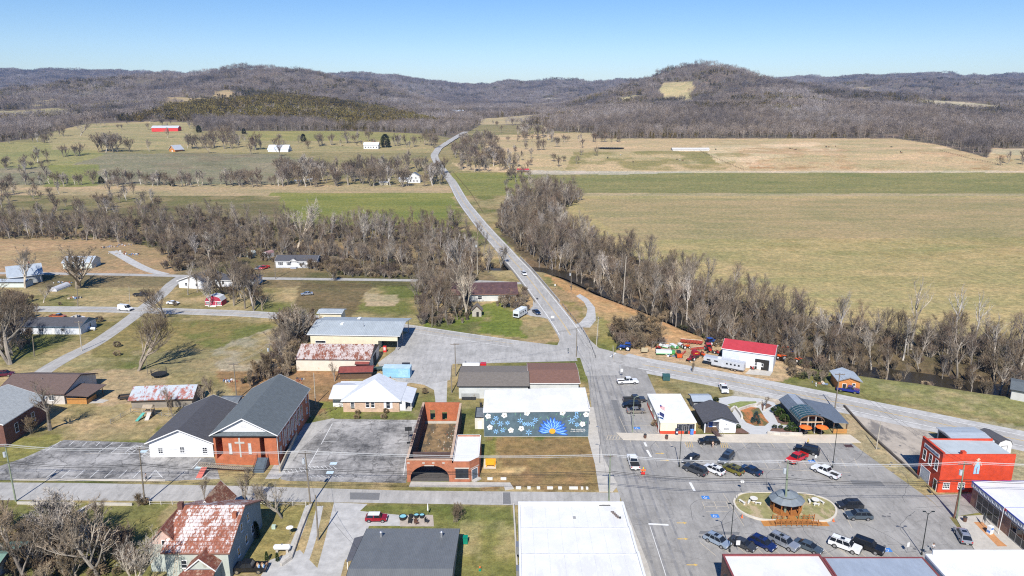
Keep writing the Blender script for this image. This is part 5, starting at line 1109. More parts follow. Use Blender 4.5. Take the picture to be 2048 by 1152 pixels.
# ---- foreground roofs
def white_block():
 h = 6.5; xl = G(1037,1010,h)[0]; xr = G(1246,1003,h)[0]; yf = G(1024,1004,h)[1]; yn = 62
 t = thing('white_roof_store','big corner store with a stepped white membrane roof at the bottom centre','building',((xl + xr) / 2,(yf + yn) / 2,0)); w = xr - xl; d = yf - yn
 MB().box(-w / 2,w / 2,-d / 2,d / 2,0,h - .3,M('pale_stucco',(.5,.5,.5),.85,.1,1)).build('wall',t)
 ys = [G(1024,q,h + .3 * i)[1] - (yf + yn) / 2 for i,q in enumerate((1057,1110,1170))]; e = [d / 2] + ys + [-d / 2]
 for i in range(4):
  z = h - .28 + i * .42; MB().box(-w / 2 + .3,w / 2 - .3,e[i + 1],e[i] - (.3 if i == 0 else .0),h - .298,z,MEMB).build('roof_tier',t)
  MB().box(-w / 2 - .05,-w / 2 + .299,e[i + 1],e[i] - (.301 if i == 0 else .0),h - .299,z + .35,MEMB).box(w / 2 - .299,w / 2 + .05,e[i + 1],e[i] - (.301 if i == 0 else .0),h - .299,z + .45,MEMB).build('parapet',t)
 MB().box(-w / 2 - .04,w / 2 + .04,d / 2 - .3,d / 2 + .04,h - .3,h + .1,MEMB).build('rear_parapet',t)
 sm = MB(); gl = M('seam_grey',(.55,.56,.57),.7)
 for i in range(1,8): x = -w / 2 + i * w / 8; [sm.box(x,x + .05,e[k + 1] + .1,e[k] - .4,h - .279 + k * .42,h - .27 + k * .42,gl) for k in range(4)]
 [sm.box(-w / 2 + .3,w / 2 - .3,e[k] - .22,e[k] - .02,h - .279 + k * .42,h - .20 + k * .42,gl) for k in (1,2,3)]; sm.build('roof_seams',t)
 v = MB();
 for i in range(5): v.box(w / 2 - 2.6 + i * .2,w / 2 - 2.0 + i * .2,d / 2 - 3.0 - i * .45,d / 2 - 2.75 - i * .45,h - .27,h - .12,M('vent_brown',(.16,.13,.12),.8))
 v.build('roof_grille',t); MB().box(w / 2 - 1.4,w / 2 - 1.1,d / 2 - 4.9,d / 2 - 4.6,h - .27,h - .02,DARK).box(0,.5,d / 2 - 5,d / 2 - 4.2,h - .28,h - .22,M('stain_grey',(.3,.3,.3),.9)).build('roof_hatch',t)
 MB().box(w / 2 - 4.4,w / 2 - 2.4,d / 2 - .8,d / 2 - .7,h - .27,h - .1,DARK).build('roof_pipe',t)
 for y,z in ((d / 2 - 9,2),(d / 2 - 16,2.4)): MB().box(-w / 2 - .5,-w / 2 - .01,y,y + 1.6,z,z + 1.5,STEEL).build('electric_box',t)
 return t
white_block()
def grey_barn():
 hr,he = 5.6,3.4; xl = G(735,1055,he)[0]; xr = G(920,1055,he)[0]; yfar = G(1024,1053,he)[1]; yr = G(1024,1138,hr)[1]; ynear = yr - (yfar - yr) * .9
 t = thing('grey_metal_house','wide ribbed grey metal roof house with a dark side porch','house',((xl + xr) / 2,yr,0)); w = xr - xl; d = yfar - ynear
 mb = MB(); gable_walls(mb,w - .8,d - .8,he,hr - he - .1,'x',SIDG); mb.build('wall',t); gable_roof(t,w - .8,d - .8,he,hr - he - .1,'x',.4,METG,trim=DARK)
 for u in (-w / 2 + 3.1,w / 2 - 2.9): y = d / 2 - 3.2; MB().tube((u,y,he + .4),(u,y,he + 1.5),.22,n=10,m=STEEL).tube((u,y,he + 1.5),(u,y,he + 1.7),.34,.1,n=10,m=STEEL).build('roof_vent',t)
 MB().slab([(-w / 2 - 1.9,6,2.7),(-w / 2 + .1,6,3.25),(-w / 2 + .1,d / 2 - 1.6,3.25),(-w / 2 - 1.9,d / 2 - 1.6,2.7)],.14,M('porch_metal',(.10,.10,.11),.6,.15,1)).build('porch_roof',t)
 for y in (6.2,9.5,d / 2 - 1.8): MB().box(-w / 2 - 1.8,-w / 2 - 1.68,y,y + .12,0,2.6,WHITE).build('porch_post',t)
 MB().box(-w / 2 - 1.8,-w / 2 + .3,6,d / 2 - 1.7,0,.25,WOODB).build('porch_floor',t)
 return t
grey_barn()
def bottom_right_stores():
 h = 6.0; RB = M('red_coping',(.20,.05,.05),.7)
 specs = [(1444,1640,1108,'brick store with a white flat roof and red coping, left of the ribbed roof',MEMB,BRICKB,RB),(1645,1846,1112,'store with a blue grey ribbed metal roof between two white roofs',M('bluegrey_ribbed',(.33,.38,.45),.5,.06,.5,kind='ribx',sz=.55),BRICKB,RB),(1850,2120,1108,'store with a plain white membrane roof at the bottom right corner',MEMB,M('pale_stucco',()),MEMB)]
 for i,(a,b,r,lb,m,wl,cp) in enumerate(specs):
  hh = h + (0,-.35,.1)[i]; x0,x1 = G(a,r,hh)[0],G(b,r,hh)[0]; yf = G(1024,r,hh)[1]; yn = 70; w = x1 - x0 - .12; d = yf - yn
  t = house('row_store',lb,'building',(x0 + x1) / 2,(yf + yn) / 2,w,d,hh - .3,wall=wl,roof=m,trim=cp,parapet=.32 if i != 1 else .12)
  if i == 0:
   mb = MB().tube((-w / 2 - .25,d / 2 - 3.0,3.6),(-w / 2 - .25,d / 2 - 3.0,4.3),.35,n=8,m=DARK); mb.build('wall_vent',t)
  if i == 2: MB().box(-w / 2 + 1,w / 2 - 1.5,d / 2 - .3,d / 2 + .05,hh + .0,hh + .75,MEMB).build('raised_parapet',t);
bottom_right_stores()
# ---- rusty farmhouse, bottom left
def farmhouse():
 hr,he = 9.0,5.2; xr = G(484,1012,hr)[0]; xl = G(362,1010,hr)[0] + .2; yr = G(1024,1010,hr)[1]; ye = G(1024,1106,he)[1]; hd = (yr - ye)
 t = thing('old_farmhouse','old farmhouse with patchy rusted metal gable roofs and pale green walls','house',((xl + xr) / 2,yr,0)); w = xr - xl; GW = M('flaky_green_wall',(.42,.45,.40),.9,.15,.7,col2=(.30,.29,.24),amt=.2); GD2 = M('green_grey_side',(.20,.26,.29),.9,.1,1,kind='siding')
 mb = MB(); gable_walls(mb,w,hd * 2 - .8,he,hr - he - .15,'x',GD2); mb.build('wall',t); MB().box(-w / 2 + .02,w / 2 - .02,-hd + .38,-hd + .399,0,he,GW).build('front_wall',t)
 gable_roof(t,w,hd * 2 - .8,he,hr - he - .15,'x',.4,RUSTP,trim=M('rust_edge',(.26,.14,.10),.9))
 # left front wing
 ww = 5.4; wx = -w / 2 - .9; wy0 = -5.7; wy1 = 1.2; wh = 5.2; wr = 2.9; wd = wy1 - wy0
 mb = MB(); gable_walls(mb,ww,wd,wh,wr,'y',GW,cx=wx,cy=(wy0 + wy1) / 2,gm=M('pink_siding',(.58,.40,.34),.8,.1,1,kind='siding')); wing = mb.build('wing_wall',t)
 gable_roof(t,ww,wd,wh,wr,'y',.35,RUSTD,cx=wx,cy=(wy0 + wy1) / 2,name='wing_roof',trim=M('rust_edge',()))
 F = Matrix.Translation((wx,wy0,0)); window(t,F,.1,4.0,.75,1.9); door(t,F,1.0,.8,2.0,m=GW)
 # small front gable
 sx = 1.6; sy0 = -hd - 1.9; sd = 4.6; sw = 4.4
 mb = MB(); gable_walls(mb,sw,sd,3.6,1.9,'y',GD2,cx=sx,cy=sy0 + sd / 2,gm=GW); mb.build('gable_wall',t); gable_roof(t,sw,sd,3.6,1.9,'y',.3,RUSTD,cx=sx,cy=sy0 + sd / 2,name='porch_gable_roof')
 MB().slab([(sx - 3.6,sy0 - 2.4,3.0),(sx + 2.6,sy0 - 2.4,3.0),(sx + 2.4,sy0 + .1,3.5),(sx - 2.6,sy0 + .1,3.5)],.12,RUSTD).build('lower_roof',t)
 # back gable
 bx = -w / 2 + 2.2; mb = MB(); gable_walls(mb,5,6.5,4.6,2.9,'y',GD2,cx=bx,cy=hd * .7 + 1.5); mb.build('rear_wall',t); gable_roof(t,5,6.5,4.6,2.9,'y',.3,M('rusty_tiles',(.40,.27,.17),.7,.2,1,kind='rust',col2=(.20,.075,.04),amt=.6),cx=bx,cy=hd * .7 + 1.5,name='rear_roof')
 MB().box(-w / 2 - .4,-w / 2 + .4,-.9,-.1,he,hr + .8,BRICKD).build('chimney',t); MB().box(w / 2 - 1.0,w / 2 - .3,-2.4,-1.7,he + 1,hr - .1,BRICKR).build('chimney',t)
 E = Matrix.Translation((w / 2,0,0)) @ Matrix.Rotation(math.pi / 2,4,'Z')
 for u in (-3.6,0,3): window(t,E,u,1.6,.8,1.5,nz=2);
 for u in (-1.5,1.5): window(t,E,u,5.0,.7,1.3)
 window(t,Matrix.Translation((wx + ww / 2 + 1.3,-hd + .38,0)),0,2.2,.8,1.3)
 l = thing('ladder','tall wooden ladder leaning against the old farmhouse eave','ladder',((xl + xr) / 2 + wx + ww / 2 + .7,yr - hd - .3,0)); lm = M('ladder_wood',(.45,.38,.28),.8)
 for s in (-.22,.22): MB().tube((s - .5,-1.8,0),(s,.35,5.6),.045,m=lm).build('rail',l)
 for i in range(14): k = (i + .7) / 15; MB().tube((-.22 - .5 * (1 - k),-1.8 + 2.15 * k,5.6 * k),(.22 - .5 * (1 - k),-1.8 + 2.15 * k,5.6 * k),.03,m=lm).build('rung',l)
 return t
farmhouse()
# ---- left side houses
cx,y0,w,d,h = span(48,165,808,790,None); cx,y0 = G(100,806)
house('brown_roof_house','long low house with a wide brown shingle roof and a timber carport','house',*(lambda p: (p[0],p[1] + 7))(G(66,808)),17.5,14,3.1,2.3,'x',rot=R(-1.5),wall=M('pale_pink_siding',(.58,.54,.50),.8,.06,1,kind='siding'),roof=SHBR,trim=M('brown_trim',(.10,.06,.05),.8),over=.5,
  wins=[('S',-2.4,1.2,1.3,1.1,dict(nx=2)),('S',5.4,1.2,1.3,1.1,dict(nx=2)),('E',1.5,1.3,.9,1.3)],vents=1)
t = thing('timber_carport','carport with a brown roof and orange board screens beside the brown-roofed house','carport',(*G(158,808),0),R(-1.5));
MB().slab([(-3.2,-.6,2.7),(3.2,-.6,2.4),(3.9,6.5,2.9),(-3.2,6.5,3.1)],.14,SHBR).build('roof',t); MB().box(-3,2.2,-.1,.1,.05,1.2,WOODO).box(-3,2.2,-.15,.1,1.35,1.6,WOODO).box(2.1,2.3,.1,4,.05,1.2,WOODO).build('board_screen',t)
for x,y in ((-3,0),(2.2,0),(3.0,5.8),(-3,5.8)): MB().box(x - .08,x + .08,y - .08,y + .08,0,2.35,WOODB).build('post',t)
sheet('concrete_pad',[(150,808),(205,806),(218,800),(196,797)],.012,CONC)
t = house('brick_hall','dark brick hall with tall white windows and a pale shingle roof at the left edge','building',G(-50,885)[0],G(-50,885)[1] + 5.5,17.5,15,5.6,3.2,'y',rot=R(0),wall=BRICKD,roof=M('pale_shingle',(.36,.38,.38),.9,.1,1,kind='shingle'),over=.4,
  wins=[('S',2,1.6,1.0,2.2),('S',5.4,1.6,1.0,2.2),('E',-3.5,1.8,1.0,2.1),('E',2.4,1.8,1.0,2.1)])
t = house('collapsing_barn','weathered log barn with a sagging metal roof streaked red and silver','barn',*(lambda p: (p[0],p[1] + 3))(G(325,813)),15,7.5,2.6,1.9,'x',rot=R(5),wall=M('grey_logs',(.26,.23,.19),.9,.2,1,kind='boards',sz=1.6),roof=M('silver_rust',(.42,.46,.50),.5,.12,1,col2=(.33,.12,.09),amt=.5),trim=WOODB,over=.6,doors=[('S',2,1.6,2,dict(kind='open'))])
t = house('blue_tarp_shed','small dark shed half wrapped in bright blue tarpaulin behind the brick church','shed',*G(463,815),4.4,4,2.2,.5,'x',wall=M('blue_tarp',(.06,.26,.62),.5,.15,1),roof=M('patched_roof',()),trim=DARK)
house('green_roof_house','house with a faded green metal roof hidden by scrub in the bottom left corner','house',*G(-60,1160),13,11,3.2,1.6,'x',wall=SIDG,roof=M('green_metal_roof',(.16,.26,.21),.6,.15,.8,kind='ribx'),trim=DARK)
# ---- houses in the upper left
t = house('blue_grey_house','low house with white walls, blue grey gable end and dark grey roof','house',*(lambda p: (p[0],p[1] + 4.2))(G(100,668)),22,9,2.9,1.7,'x',rot=R(-1),wall=M('mottled_white',(.60,.62,.66),.8,.1,.7),roof=SHD,trim=M('slate_blue',(.12,.20,.28),.8),gm=M('slate_blue',()),over=.5,wins=[('S',-7,1,1.2,1.1),('S',-2.5,1,1.6,1.1,dict(nx=2)),('S',5.0,1,1.2,1.1),('E',1,1.1,.8,1.2)],doors=[('S',1.6,.9,2.0)],chimney=[(7.2,0.2,5.3,CONC)])
t = house('metal_roof_house','pale house with a silver blue metal roof behind bare trees at the left edge','house',*(lambda p: (p[0],p[1]))(G(52,560)),16,12,3.6,3.2,'y',rot=R(-55),wall=SIDG,roof=METP,trim=WHITE,over=.6,chimney=[(0,2,8.3,BRICKO)],wins=[('S',0,1,1.2,1.2)],doors=[('S',3,1,2)])
house('white_lean_to','long low white outbuilding in front of the silver-roofed house','shed',*G(22,572),16,5,2.4,.6,'x',wall=M('mint_white',(.55,.60,.56),.8,.1,.6),roof=METP,trim=DARK)
house('white_ranch_house','white gabled house half hidden by bare trees beside the side street','house',*(lambda p: (p[0],p[1] + 6))(G(392,576)),12,14,3.2,2.2,'y',rot=R(-12),wall=SIDW,roof=SHD,over=.6,wins=[('S',-2.4,1.1,1.0,1.2),('S',2.6,1.1,1,1.2),('E',-2,1.1,1,1.2),('E',3,1.1,1,1.2)])
house('white_ranch_wing','long low white wing with a dark roof behind the bare tree clump','house',*(lambda p: (p[0],p[1] + 5))(G(470,574)),17,9,2.9,1.4,'x',rot=R(-3),wall=SIDW,roof=SHD,over=.5,wins=[('S',-5,1.1,1,1.2),('S',0,1.1,1.2,1.2),('S',5,1.1,1,1.2)])
def red_cottage():
 t = gambrel('red_playhouse','tiny red and white cottage shed with a rounded white roof by the road',*G(432,609),6.6,4.2,1.9,M('crimson_boards',(.42,.035,.07),.8,.1,1,kind='boards'),METW,R(-2))
 S = sidemat('S',6.6,4.2); door(t,S,0,1.7,1.9,m=M('crimson_boards',()),frame=WHITE)
 for u in (-2.2,2.2): window(t,S,u,.9,1.3,.8,nx=3,nz=2)
 MB().box(-3.3,3.3,-2.13,-2.105,.05,.35,WHITE).box(-3.3,3.3,-2.13,-2.105,1.75,1.9,WHITE).build('white_trim',t); MB().box(-1.6,1.4,-3.4,-2.15,0,.35,WHITE).build('step',t)
red_cottage()
def modular_home():
 x0,y0 = G(552,536); x1,_ = G(633,537); w = x1 - x0
 t = house('modular_home','long white modular home with a dark shingle roof, shutters and a small front gable','house',(x0 + x1) / 2,y0 + 4.3,w,8.6,3.4,1.9,'x',rot=R(-1.5),wall=SIDW,roof=SHD,over=.4,base=(.7,M('skirting_grey',(.48,.50,.53),.8)),wins=[('S',-w / 2 + 2.4,1.5,1.2,1.2),('S',-w / 2 + 6.4,1.5,1.2,1.2),('S',2.6,1.5,1.6,1.1,dict(nx=2)),('S',7.6,1.5,1.6,1.1,dict(nx=2))],doors=[('S',-.8,.95,2.0,dict(z=.7))])
 gable_roof(t,3.4,3,3.3,1.2,'y',.2,SHD,cx=-.9,cy=-3.4,name='dormer_roof'); MB().face([(-2.6,-4.9,3.3),(.8,-4.9,3.3),(-.9,-4.9,4.5)],WHITE).build('dormer_wall',t)
 sh = MB();
 for u,ww in ((-w / 2 + 2.4,1.2),(-w / 2 + 6.4,1.2),(2.6,1.6),(7.6,1.6)):
  for s in (-1,1): sh.box(u + s * (ww / 2 + .3) - .16,u + s * (ww / 2 + .3) + .16,-4.36,-4.302,1.4,2.8,DARK)
 sh.build('shutters',t); MB().box(-2.2,.6,-6.2,-4.32,0,.7,M('step_grey',(.35,.37,.42),.8)).build('steps',t)
modular_home()
gambrel('gambrel_shed','white gambrel shed with a rusty red roof behind the red pickup',*G(537,514),3.6,5,2.0,SIDW,M('dull_red_roof',(.34,.20,.19),.8),R(-18),doors=[('S',0,1.8,1.9)])
gambrel('gambrel_shed','small grey shed with a pale roof at the edge of the woods',*G(503,513),3.3,3.6,1.9,M('grey_green',(.33,.36,.31),.8),M('pale_shed_roof',(.45,.48,.44),.8),R(-10),doors=[('S',0,1.2,1.8,M('grey_green',()))])
house('garage_behind_oak','pale green cottage with a light metal roof behind the big round oak','house',*G(165,533),13,9,3,2,'x',rot=R(5),wall=M('mint_white',()),roof=METP,over=.4,wins=[('S',3,1,1,1)])
house('abandoned_store','abandoned white building with a broad dark maroon roof losing its panels','building',*(lambda p: (p[0],p[1] + 7))(G(968,602)),25,15,3.1,2.6,'x',rot=R(3),wall=M('peeling_white',(.55,.56,.54),.9,.12,.7,col2=(.28,.25,.20),amt=.25),roof=M('maroon_roof',(.085,.045,.045),.8,.35,.6,col2=(.17,.09,.06),amt=.2),trim=M('rust_edge',()),over=.6,
  wins=[('S',-8,.9,1.4,1.2),('S',-2,.9,1.6,1.3),('S',6,.8,1.2,1.3)],doors=[('S',10.5,1.2,2.1,dict(kind='open'))])
t = house('pyramid_hut','small weathered stone hut with a collapsing pointed shingle roof among vines','shed',*G(954,631),3.4,3,2.6,1.7,'y',wall=M('pale_planks',(.46,.42,.36),.9,.2,1,kind='boards'),roof=SHT,trim=WOODB,doors=[('S',.3,.9,1.8,dict(kind='open'))])
# ---- equipment dealer, cabin
def red_roof_shop():
 x0,y0 = G(1443,728); x1,y1 = G(1545,743); w = math.dist((x0,y0),(x1,y1)); rot = math.atan2(y1 - y0,x1 - x0); d = 9.5
 c = Vector(((x0 + x1) / 2,(y0 + y1) / 2)) + Vector((-math.sin(rot),math.cos(rot))) * d / 2
 t = house('tractor_shop','white metal repair shop with a bright red roof in the tractor yard','building',c.x,c.y,w,d,5.0,1.5,'x',rot=rot,wall=M('white_metal_wall',(.62,.66,.72),.6,.05,1,kind='siding',sz=.7),roof=M('red_metal_roof',(.48,.05,.06),.5,.06,.6,kind='ribx'),over=.3,
   wins=[('S',-w / 2 + 1.2,1.1,1.0,.8,dict(nx=2,nz=1)),('S',2.3,1.1,.9,.8,dict(nx=2,nz=1)),('S',4.3,1.1,.4,.8,dict(nz=1))],doors=[('S',-w / 2 + 3.2,.95,2.1),('S',-w / 2 + 7.2,4.2,3.4,dict(kind='roll',m=WHITE)),('S',3.4,.95,2.1),('S',w / 2 - 3.2,4.2,3.2,dict(kind='open'))])
 sheet('shop_apron',[(1500,738),(1546,743),(1540,752),(1490,748)],.018,CONC)
red_roof_shop()
x0,y0 = G(1700,782)
house('orange_cabin','small orange timber cabin with a pale blue metal roof by the road','cabin',x0,y0 + 3.3,5.6,6.6,3.0,1.0,'y',rot=R(-8),wall=M('orange_boards',(.62,.24,.06),.8,.1,1,kind='boards'),roof=METP,trim=STEEL,over=.5,wins=[('S',1.2,1.4,.7,.8)],doors=[('S',-1.2,.9,2.0,dict(m=DARK))])
t = house('grey_block_shed','low grey shed in the shade at the far right edge of the grass field','shed',*G(2062,795),9,9,2.8,.8,'x',rot=R(-35),wall=M('pale_block',()),roof=SHG,trim=DARK)
# ---- far away farms
def far_house(name,label,cat,px,py,w,d,h,rise,axis='x',rot=0,wall=None,roof=None,**k):
 x,y,z = WT(px,py); return house(name,label,cat,x,y + d / 2,w,d,h,rise,axis,rot=rot,wall=wall,roof=roof,z=z - .3,**k)
far_house('red_barn','long bright red barn with a pale roof on the hillside','barn',330,263,42,12,6,3,wall=M('barn_red',(.60,.045,.04),.8,.06,.3),roof=M('pale_roof_far',(.46,.48,.52),.6),trim=WHITE)
far_house('log_cabin','small orange timber cabin with a grey metal roof in the far pasture','cabin',348,304,9,13,3.5,4.6,'y',wall=M('orange_boards',()),roof=M('pale_roof_far',()),rot=R(-20),over=1.0,wins=[('S',-1.6,4.2,1.1,1.3),('S',1.6,4.2,1.1,1.3)],doors=[('S',0,1.2,2.2)])
far_house('white_barn','white barn with a bright silver roof in the middle of the pasture','barn',556,304,25,15,3.4,5.0,wall=SIDW,roof=M('silver_roof_far',(.62,.67,.75),.4),trim=WHITE,doors=[('E',0,4,3,dict(kind='open'))])
far_house('white_farmhouse','white two-storey farmhouse beside a dark evergreen on the hill','house',742,298,19,11,5.6,3,wall=SIDW,roof=M('silver_roof_far',()),wins=[('S',u,1.5,1.2,1.8) for u in (-7,-3.5,0,3.5,7)],chimney=[(3,0,10,BRICKR)])
far_house('white_farmhouse','white gabled farmhouse with a grey roof among the trees near the road','house',828,366,12,10,6.2,3.6,'y',wall=SIDW,roof=METB,wins=[('S',-3,1.2,1,1.8),('S',0,1.2,1,1.8),('S',3,1.2,1,1.8),('S',-2,4.2,1,1.6),('S',2,4.2,1,1.6),('E',0,3.8,1,1.6)])
far_house('farm_outbuilding','long white outbuilding just left of the farmhouse among the trees','shed',806,364,8,6,2.8,1.4,wall=SIDW,roof=M('silver_roof_far',()))
for px,py,w_,lb in ((767,370,8,'low cream trailer home under the trees of the farm grove'),(620,364,4,'tiny white shed at the left end of the farm grove'),(751,352,4,'small white shed deep in the farm grove'),(596,367,6,'low white trailer at the left edge of the farm grove')):
 far_house('small_shed',lb,'shed',px,py,w_,4,2.6,.8,wall=M('cream_wall',()),roof=M('pale_roof_far',()))
far_house('red_roof_shelter','low shelter with a red roof beside the farm track across the fields','shed',1046,345,12,8,2.6,1.2,wall=WOODB,roof=M('red_metal_roof',()))
far_house('feed_hoop_barn','long pale hoop barn lying across the far cattle pasture','barn',1382,302,44,9,2.2,1.6,wall=M('pale_tin',(.55,.53,.50),.7),roof=M('pale_tin',()))
for px,py,w_,lb in ((915,227,34,'big white house on the far side of the valley near the road'),(940,228,16,'smaller white house next to the big white one in the far valley'),(1141,231,14,'small white house at the edge of the wooded slope'),(1190,230,12,'small pale house inside the wooded slope'),(1081,241,22,'white house at the right end of the far tan field')):
 far_house('distant_house',lb,'house',px,py,w_,w_ * .45,w_ * .16 + 2,w_ * .08,wall=SIDW,roof=M('silver_roof_far',()))
# ================================================================ vehicles
VT = {  # L, W, wheelbase, wheel r, lower profile (x from front, z), cabin (x0 base front, x1 top front, x2 top rear, x3 base rear), belt, roof
 'sedan': dict(L=4.75,W=1.82,wb=2.75,r=.33,low=[(0,.35),(0,.62),(.25,.78),(1.35,.95),(3.9,1.0),(4.7,.98),(4.75,.6),(4.7,.32)],cab=(1.15,1.95,3.25,4.15),belt=.93,roof=1.43),
 'suv': dict(L=4.7,W=1.88,wb=2.72,r=.37,low=[(0,.4),(0,.75),(.2,.93),(1.2,1.08),(4.5,1.1),(4.7,1.0),(4.7,.6),(4.65,.38)],cab=(1.0,1.75,3.95,4.6),belt=1.05,roof=1.68),
 'bigsuv': dict(L=5.2,W=2.0,wb=2.95,r=.41,low=[(0,.45),(0,.95),(.15,1.1),(1.45,1.17),(5.1,1.2),(5.2,1.1),(5.2,.6),(5.15,.42)],cab=(1.35,1.95,4.75,5.1),belt=1.15,roof=1.87),
 'mini': dict(L=4.0,W=1.75,wb=2.55,r=.33,low=[(0,.38),(0,.7),(.2,.85),(1.0,.98),(3.85,1.0),(4.0,.9),(4.0,.55),(3.95,.35)],cab=(.9,1.4,3.45,3.85),belt=.95,roof=1.5),
 'pickup': dict(L=5.8,W=2.0,wb=3.6,r=.41,low=[(0,.5),(0,.95),(.15,1.12),(1.5,1.2),(3.72,1.2),(3.72,.72),(5.75,.72),(5.75,.5)],cab=(1.4,2.05,3.35,3.7),belt=1.17,roof=1.88,bed=3.74),
 'longpickup': dict(L=5.7,W=1.98,wb=3.5,r=.4,low=[(0,.5),(0,.92),(.15,1.08),(1.4,1.15),(3.2,1.15),(3.2,.7),(5.65,.7),(5.65,.5)],cab=(1.3,1.95,2.85,3.18),belt=1.12,roof=1.8,bed=3.22),
 'van': dict(L=5.6,W=2.0,wb=3.5,r=.37,low=[(0,.4),(0,.85),(.2,1.1),(.9,1.25),(5.5,1.3),(5.6,1.2),(5.6,.6),(5.55,.38)],cab=(.75,1.55,5.45,5.55),belt=1.22,roof=2.3,cargo=True),
}
def vehicle(kind,label,cat,cx,cy,ang,body,z=0.0,roofm=None,name='parked_car',group=None,cover=None,load=None):
 v = VT[kind]; L,W,r = v['L'],v['W'],v['r']; hw = W / 2
 t = thing(name,label,cat,(cx,cy,z),ang,group); X = lambda a: L / 2 - a
 mb = MB(); low = [(X(a),b) for a,b in v['low']]; n = len(low)
 k = len(mb.v)
 for s,ins in ((-1,0),(1,0)):
  for a,b in low: mb.v.append((a,s * (hw - (.05 if b > .85 else (.03 if b < .5 else 0))),b))
 for i in range(n):
  j = (i + 1) % n; mb.f.append((k + i,k + n + i,k + n + j,k + j)); mb.m.append(mb.mi(body))
 mb.f.append(tuple(k + i for i in range(n))); mb.m.append(0); mb.f.append(tuple(k + n + i for i in range(n))[::-1]); mb.m.append(0)
 b0,t0,t1,b1 = [X(a) for a in v['cab']]; zb,zr = v['belt'],v['roof']; yb,yt = hw - .08,hw - .28
 c8 = [(b0,-yb,zb - .03),(b0,yb,zb - .03),(b1,yb,zb - .03),(b1,-yb,zb - .03),(t0,-yt,zr - .05),(t0,yt,zr - .05),(t1,yt,zr - .05),(t1,-yt,zr - .05)]
 cab = MB()
 for q in ((0,1,5,4),(1,2,6,5),(2,3,7,6),(3,0,4,7),(4,5,6,7)): cab.face([c8[i] for i in q][::-1],body)
 rm = roofm or body
 tt = lambda p,f: tuple(p)
 cab.slab([(t0 + .05,-yt - .02,zr),(t1 - .05,-yt - .02,zr),(t1 - .05,yt + .02,zr),(t0 + .05,yt + .02,zr)][::-1],.06,rm)
 for i in range(len(mb.v)): pass
 k = len(mb.v); mb.v += cab.v; mb.f += [tuple(k + i for i in f) for f in cab.f]; mb.m += [mb.mi(cab.mats[m_]) for m_ in cab.m]
 # arches
 for ax in (X((L - v['wb']) / 2),X((L - v['wb']) / 2 + v['wb'])):
  for s in (-1,1):
   mb.face([(ax + (r + .07) * math.cos(math.pi * i / 8),s * (hw + .004),.3 + (r + .08) * math.sin(math.pi * i / 8)) for i in range(9)][::-s],BLACK)
 if 'bed' in v:
  x0,x1 = X(v['bed']),X(L); mb.box(x1,x0,-hw + .03,-hw + .12,.70,1.13,body).box(x1,x0,hw - .12,hw - .03,.70,1.13,body).box(x1,x1 + .09,-hw + .12,hw - .12,.70,1.13,body).box(x1 + .09,x0,-hw + .12,hw - .12,.721,.76,BLACK)
  if cover: mb.box(x1 + .05,x0,-hw + .05,hw - .05,1.131,1.17,cover)
 if v.get('cargo') is None and kind in ('suv','bigsuv') and rm is body:
  for s in (-1,1): mb.box(t1 + .1,t0 - .1,s * (yt - .06) - .02,s * (yt - .06) + .02,zr + .002,zr + .05,DARK)
  mb.box((t0 + t1) / 2 - .1,(t0 + t1) / 2 + .6,-.4,.4,zr + .001,zr + .012,CGLASS)
 mb.build('body',t,smooth=False)
 def lerp(a,b,f): return tuple(a[i] * (1 - f) + b[i] * f for i in range(3))
 def pane(name,A,B,C,D,m=.1,off=(0,0,0)):   # A,B bottom; C,D top
  m = m * .45; a = lerp(lerp(A,B,m),lerp(D,C,m),.07); b = lerp(lerp(B,A,m),lerp(C,D,m),.07); c = lerp(lerp(C,D,m),lerp(B,A,m),.06); d = lerp(lerp(D,C,m),lerp(A,B,m),.06)
  g = MB().face([tuple(p[i] + off[i] for i in range(3)) for p in (a,b,c,d)],CGLASS); g.build(name,t)
 pane('windshield',c8[0],c8[1],c8[5],c8[4],.05,(.02,0,.01));
 if not v.get('cargo'): pane('rear_window',c8[2],c8[3],c8[7],c8[6],.07,(-.02,0,.01))
 for s,(A,B,C,D) in ((-1,(c8[3],c8[0],c8[4],c8[7])),(1,(c8[1],c8[2],c8[6],c8[5]))):
  f = 1.0
  parts = ((0,.48),(.52,1)) if not v.get('cargo') else (((.76,1),) if s < 0 else ((0,.24),))
  if kind == 'bigsuv' or kind == 'suv': parts = ((0,.29),(.305,.63),(.645,1)) if s < 0 else ((0,.355),(.37,.695),(.71,1))
  for u0,u1 in parts: pane('side_window',lerp(A,B,u0),lerp(A,B,u1),lerp(D,C,u1),lerp(D,C,u0),.04,(0,s * .012,.004))
 for ax in (X((L - v['wb']) / 2),X((L - v['wb']) / 2 + v['wb'])):
  for s in (-1,1):
   w = MB().tube((ax,s * (hw - .2),r),(ax,s * (hw + .02),r),r,n=14,m=BLACK).build('wheel',t); MB().tube((ax,s * (hw + .021),r),(ax,s * (hw + .03),r),r * .62,n=10,m=CHROME).build('rim',w)
 LM = M('headlight',(.7,.72,.75),.15,.03,2); TM = M('taillight',(.45,.01,.01),.25,.1,2)
 zh = v['low'][1][1]
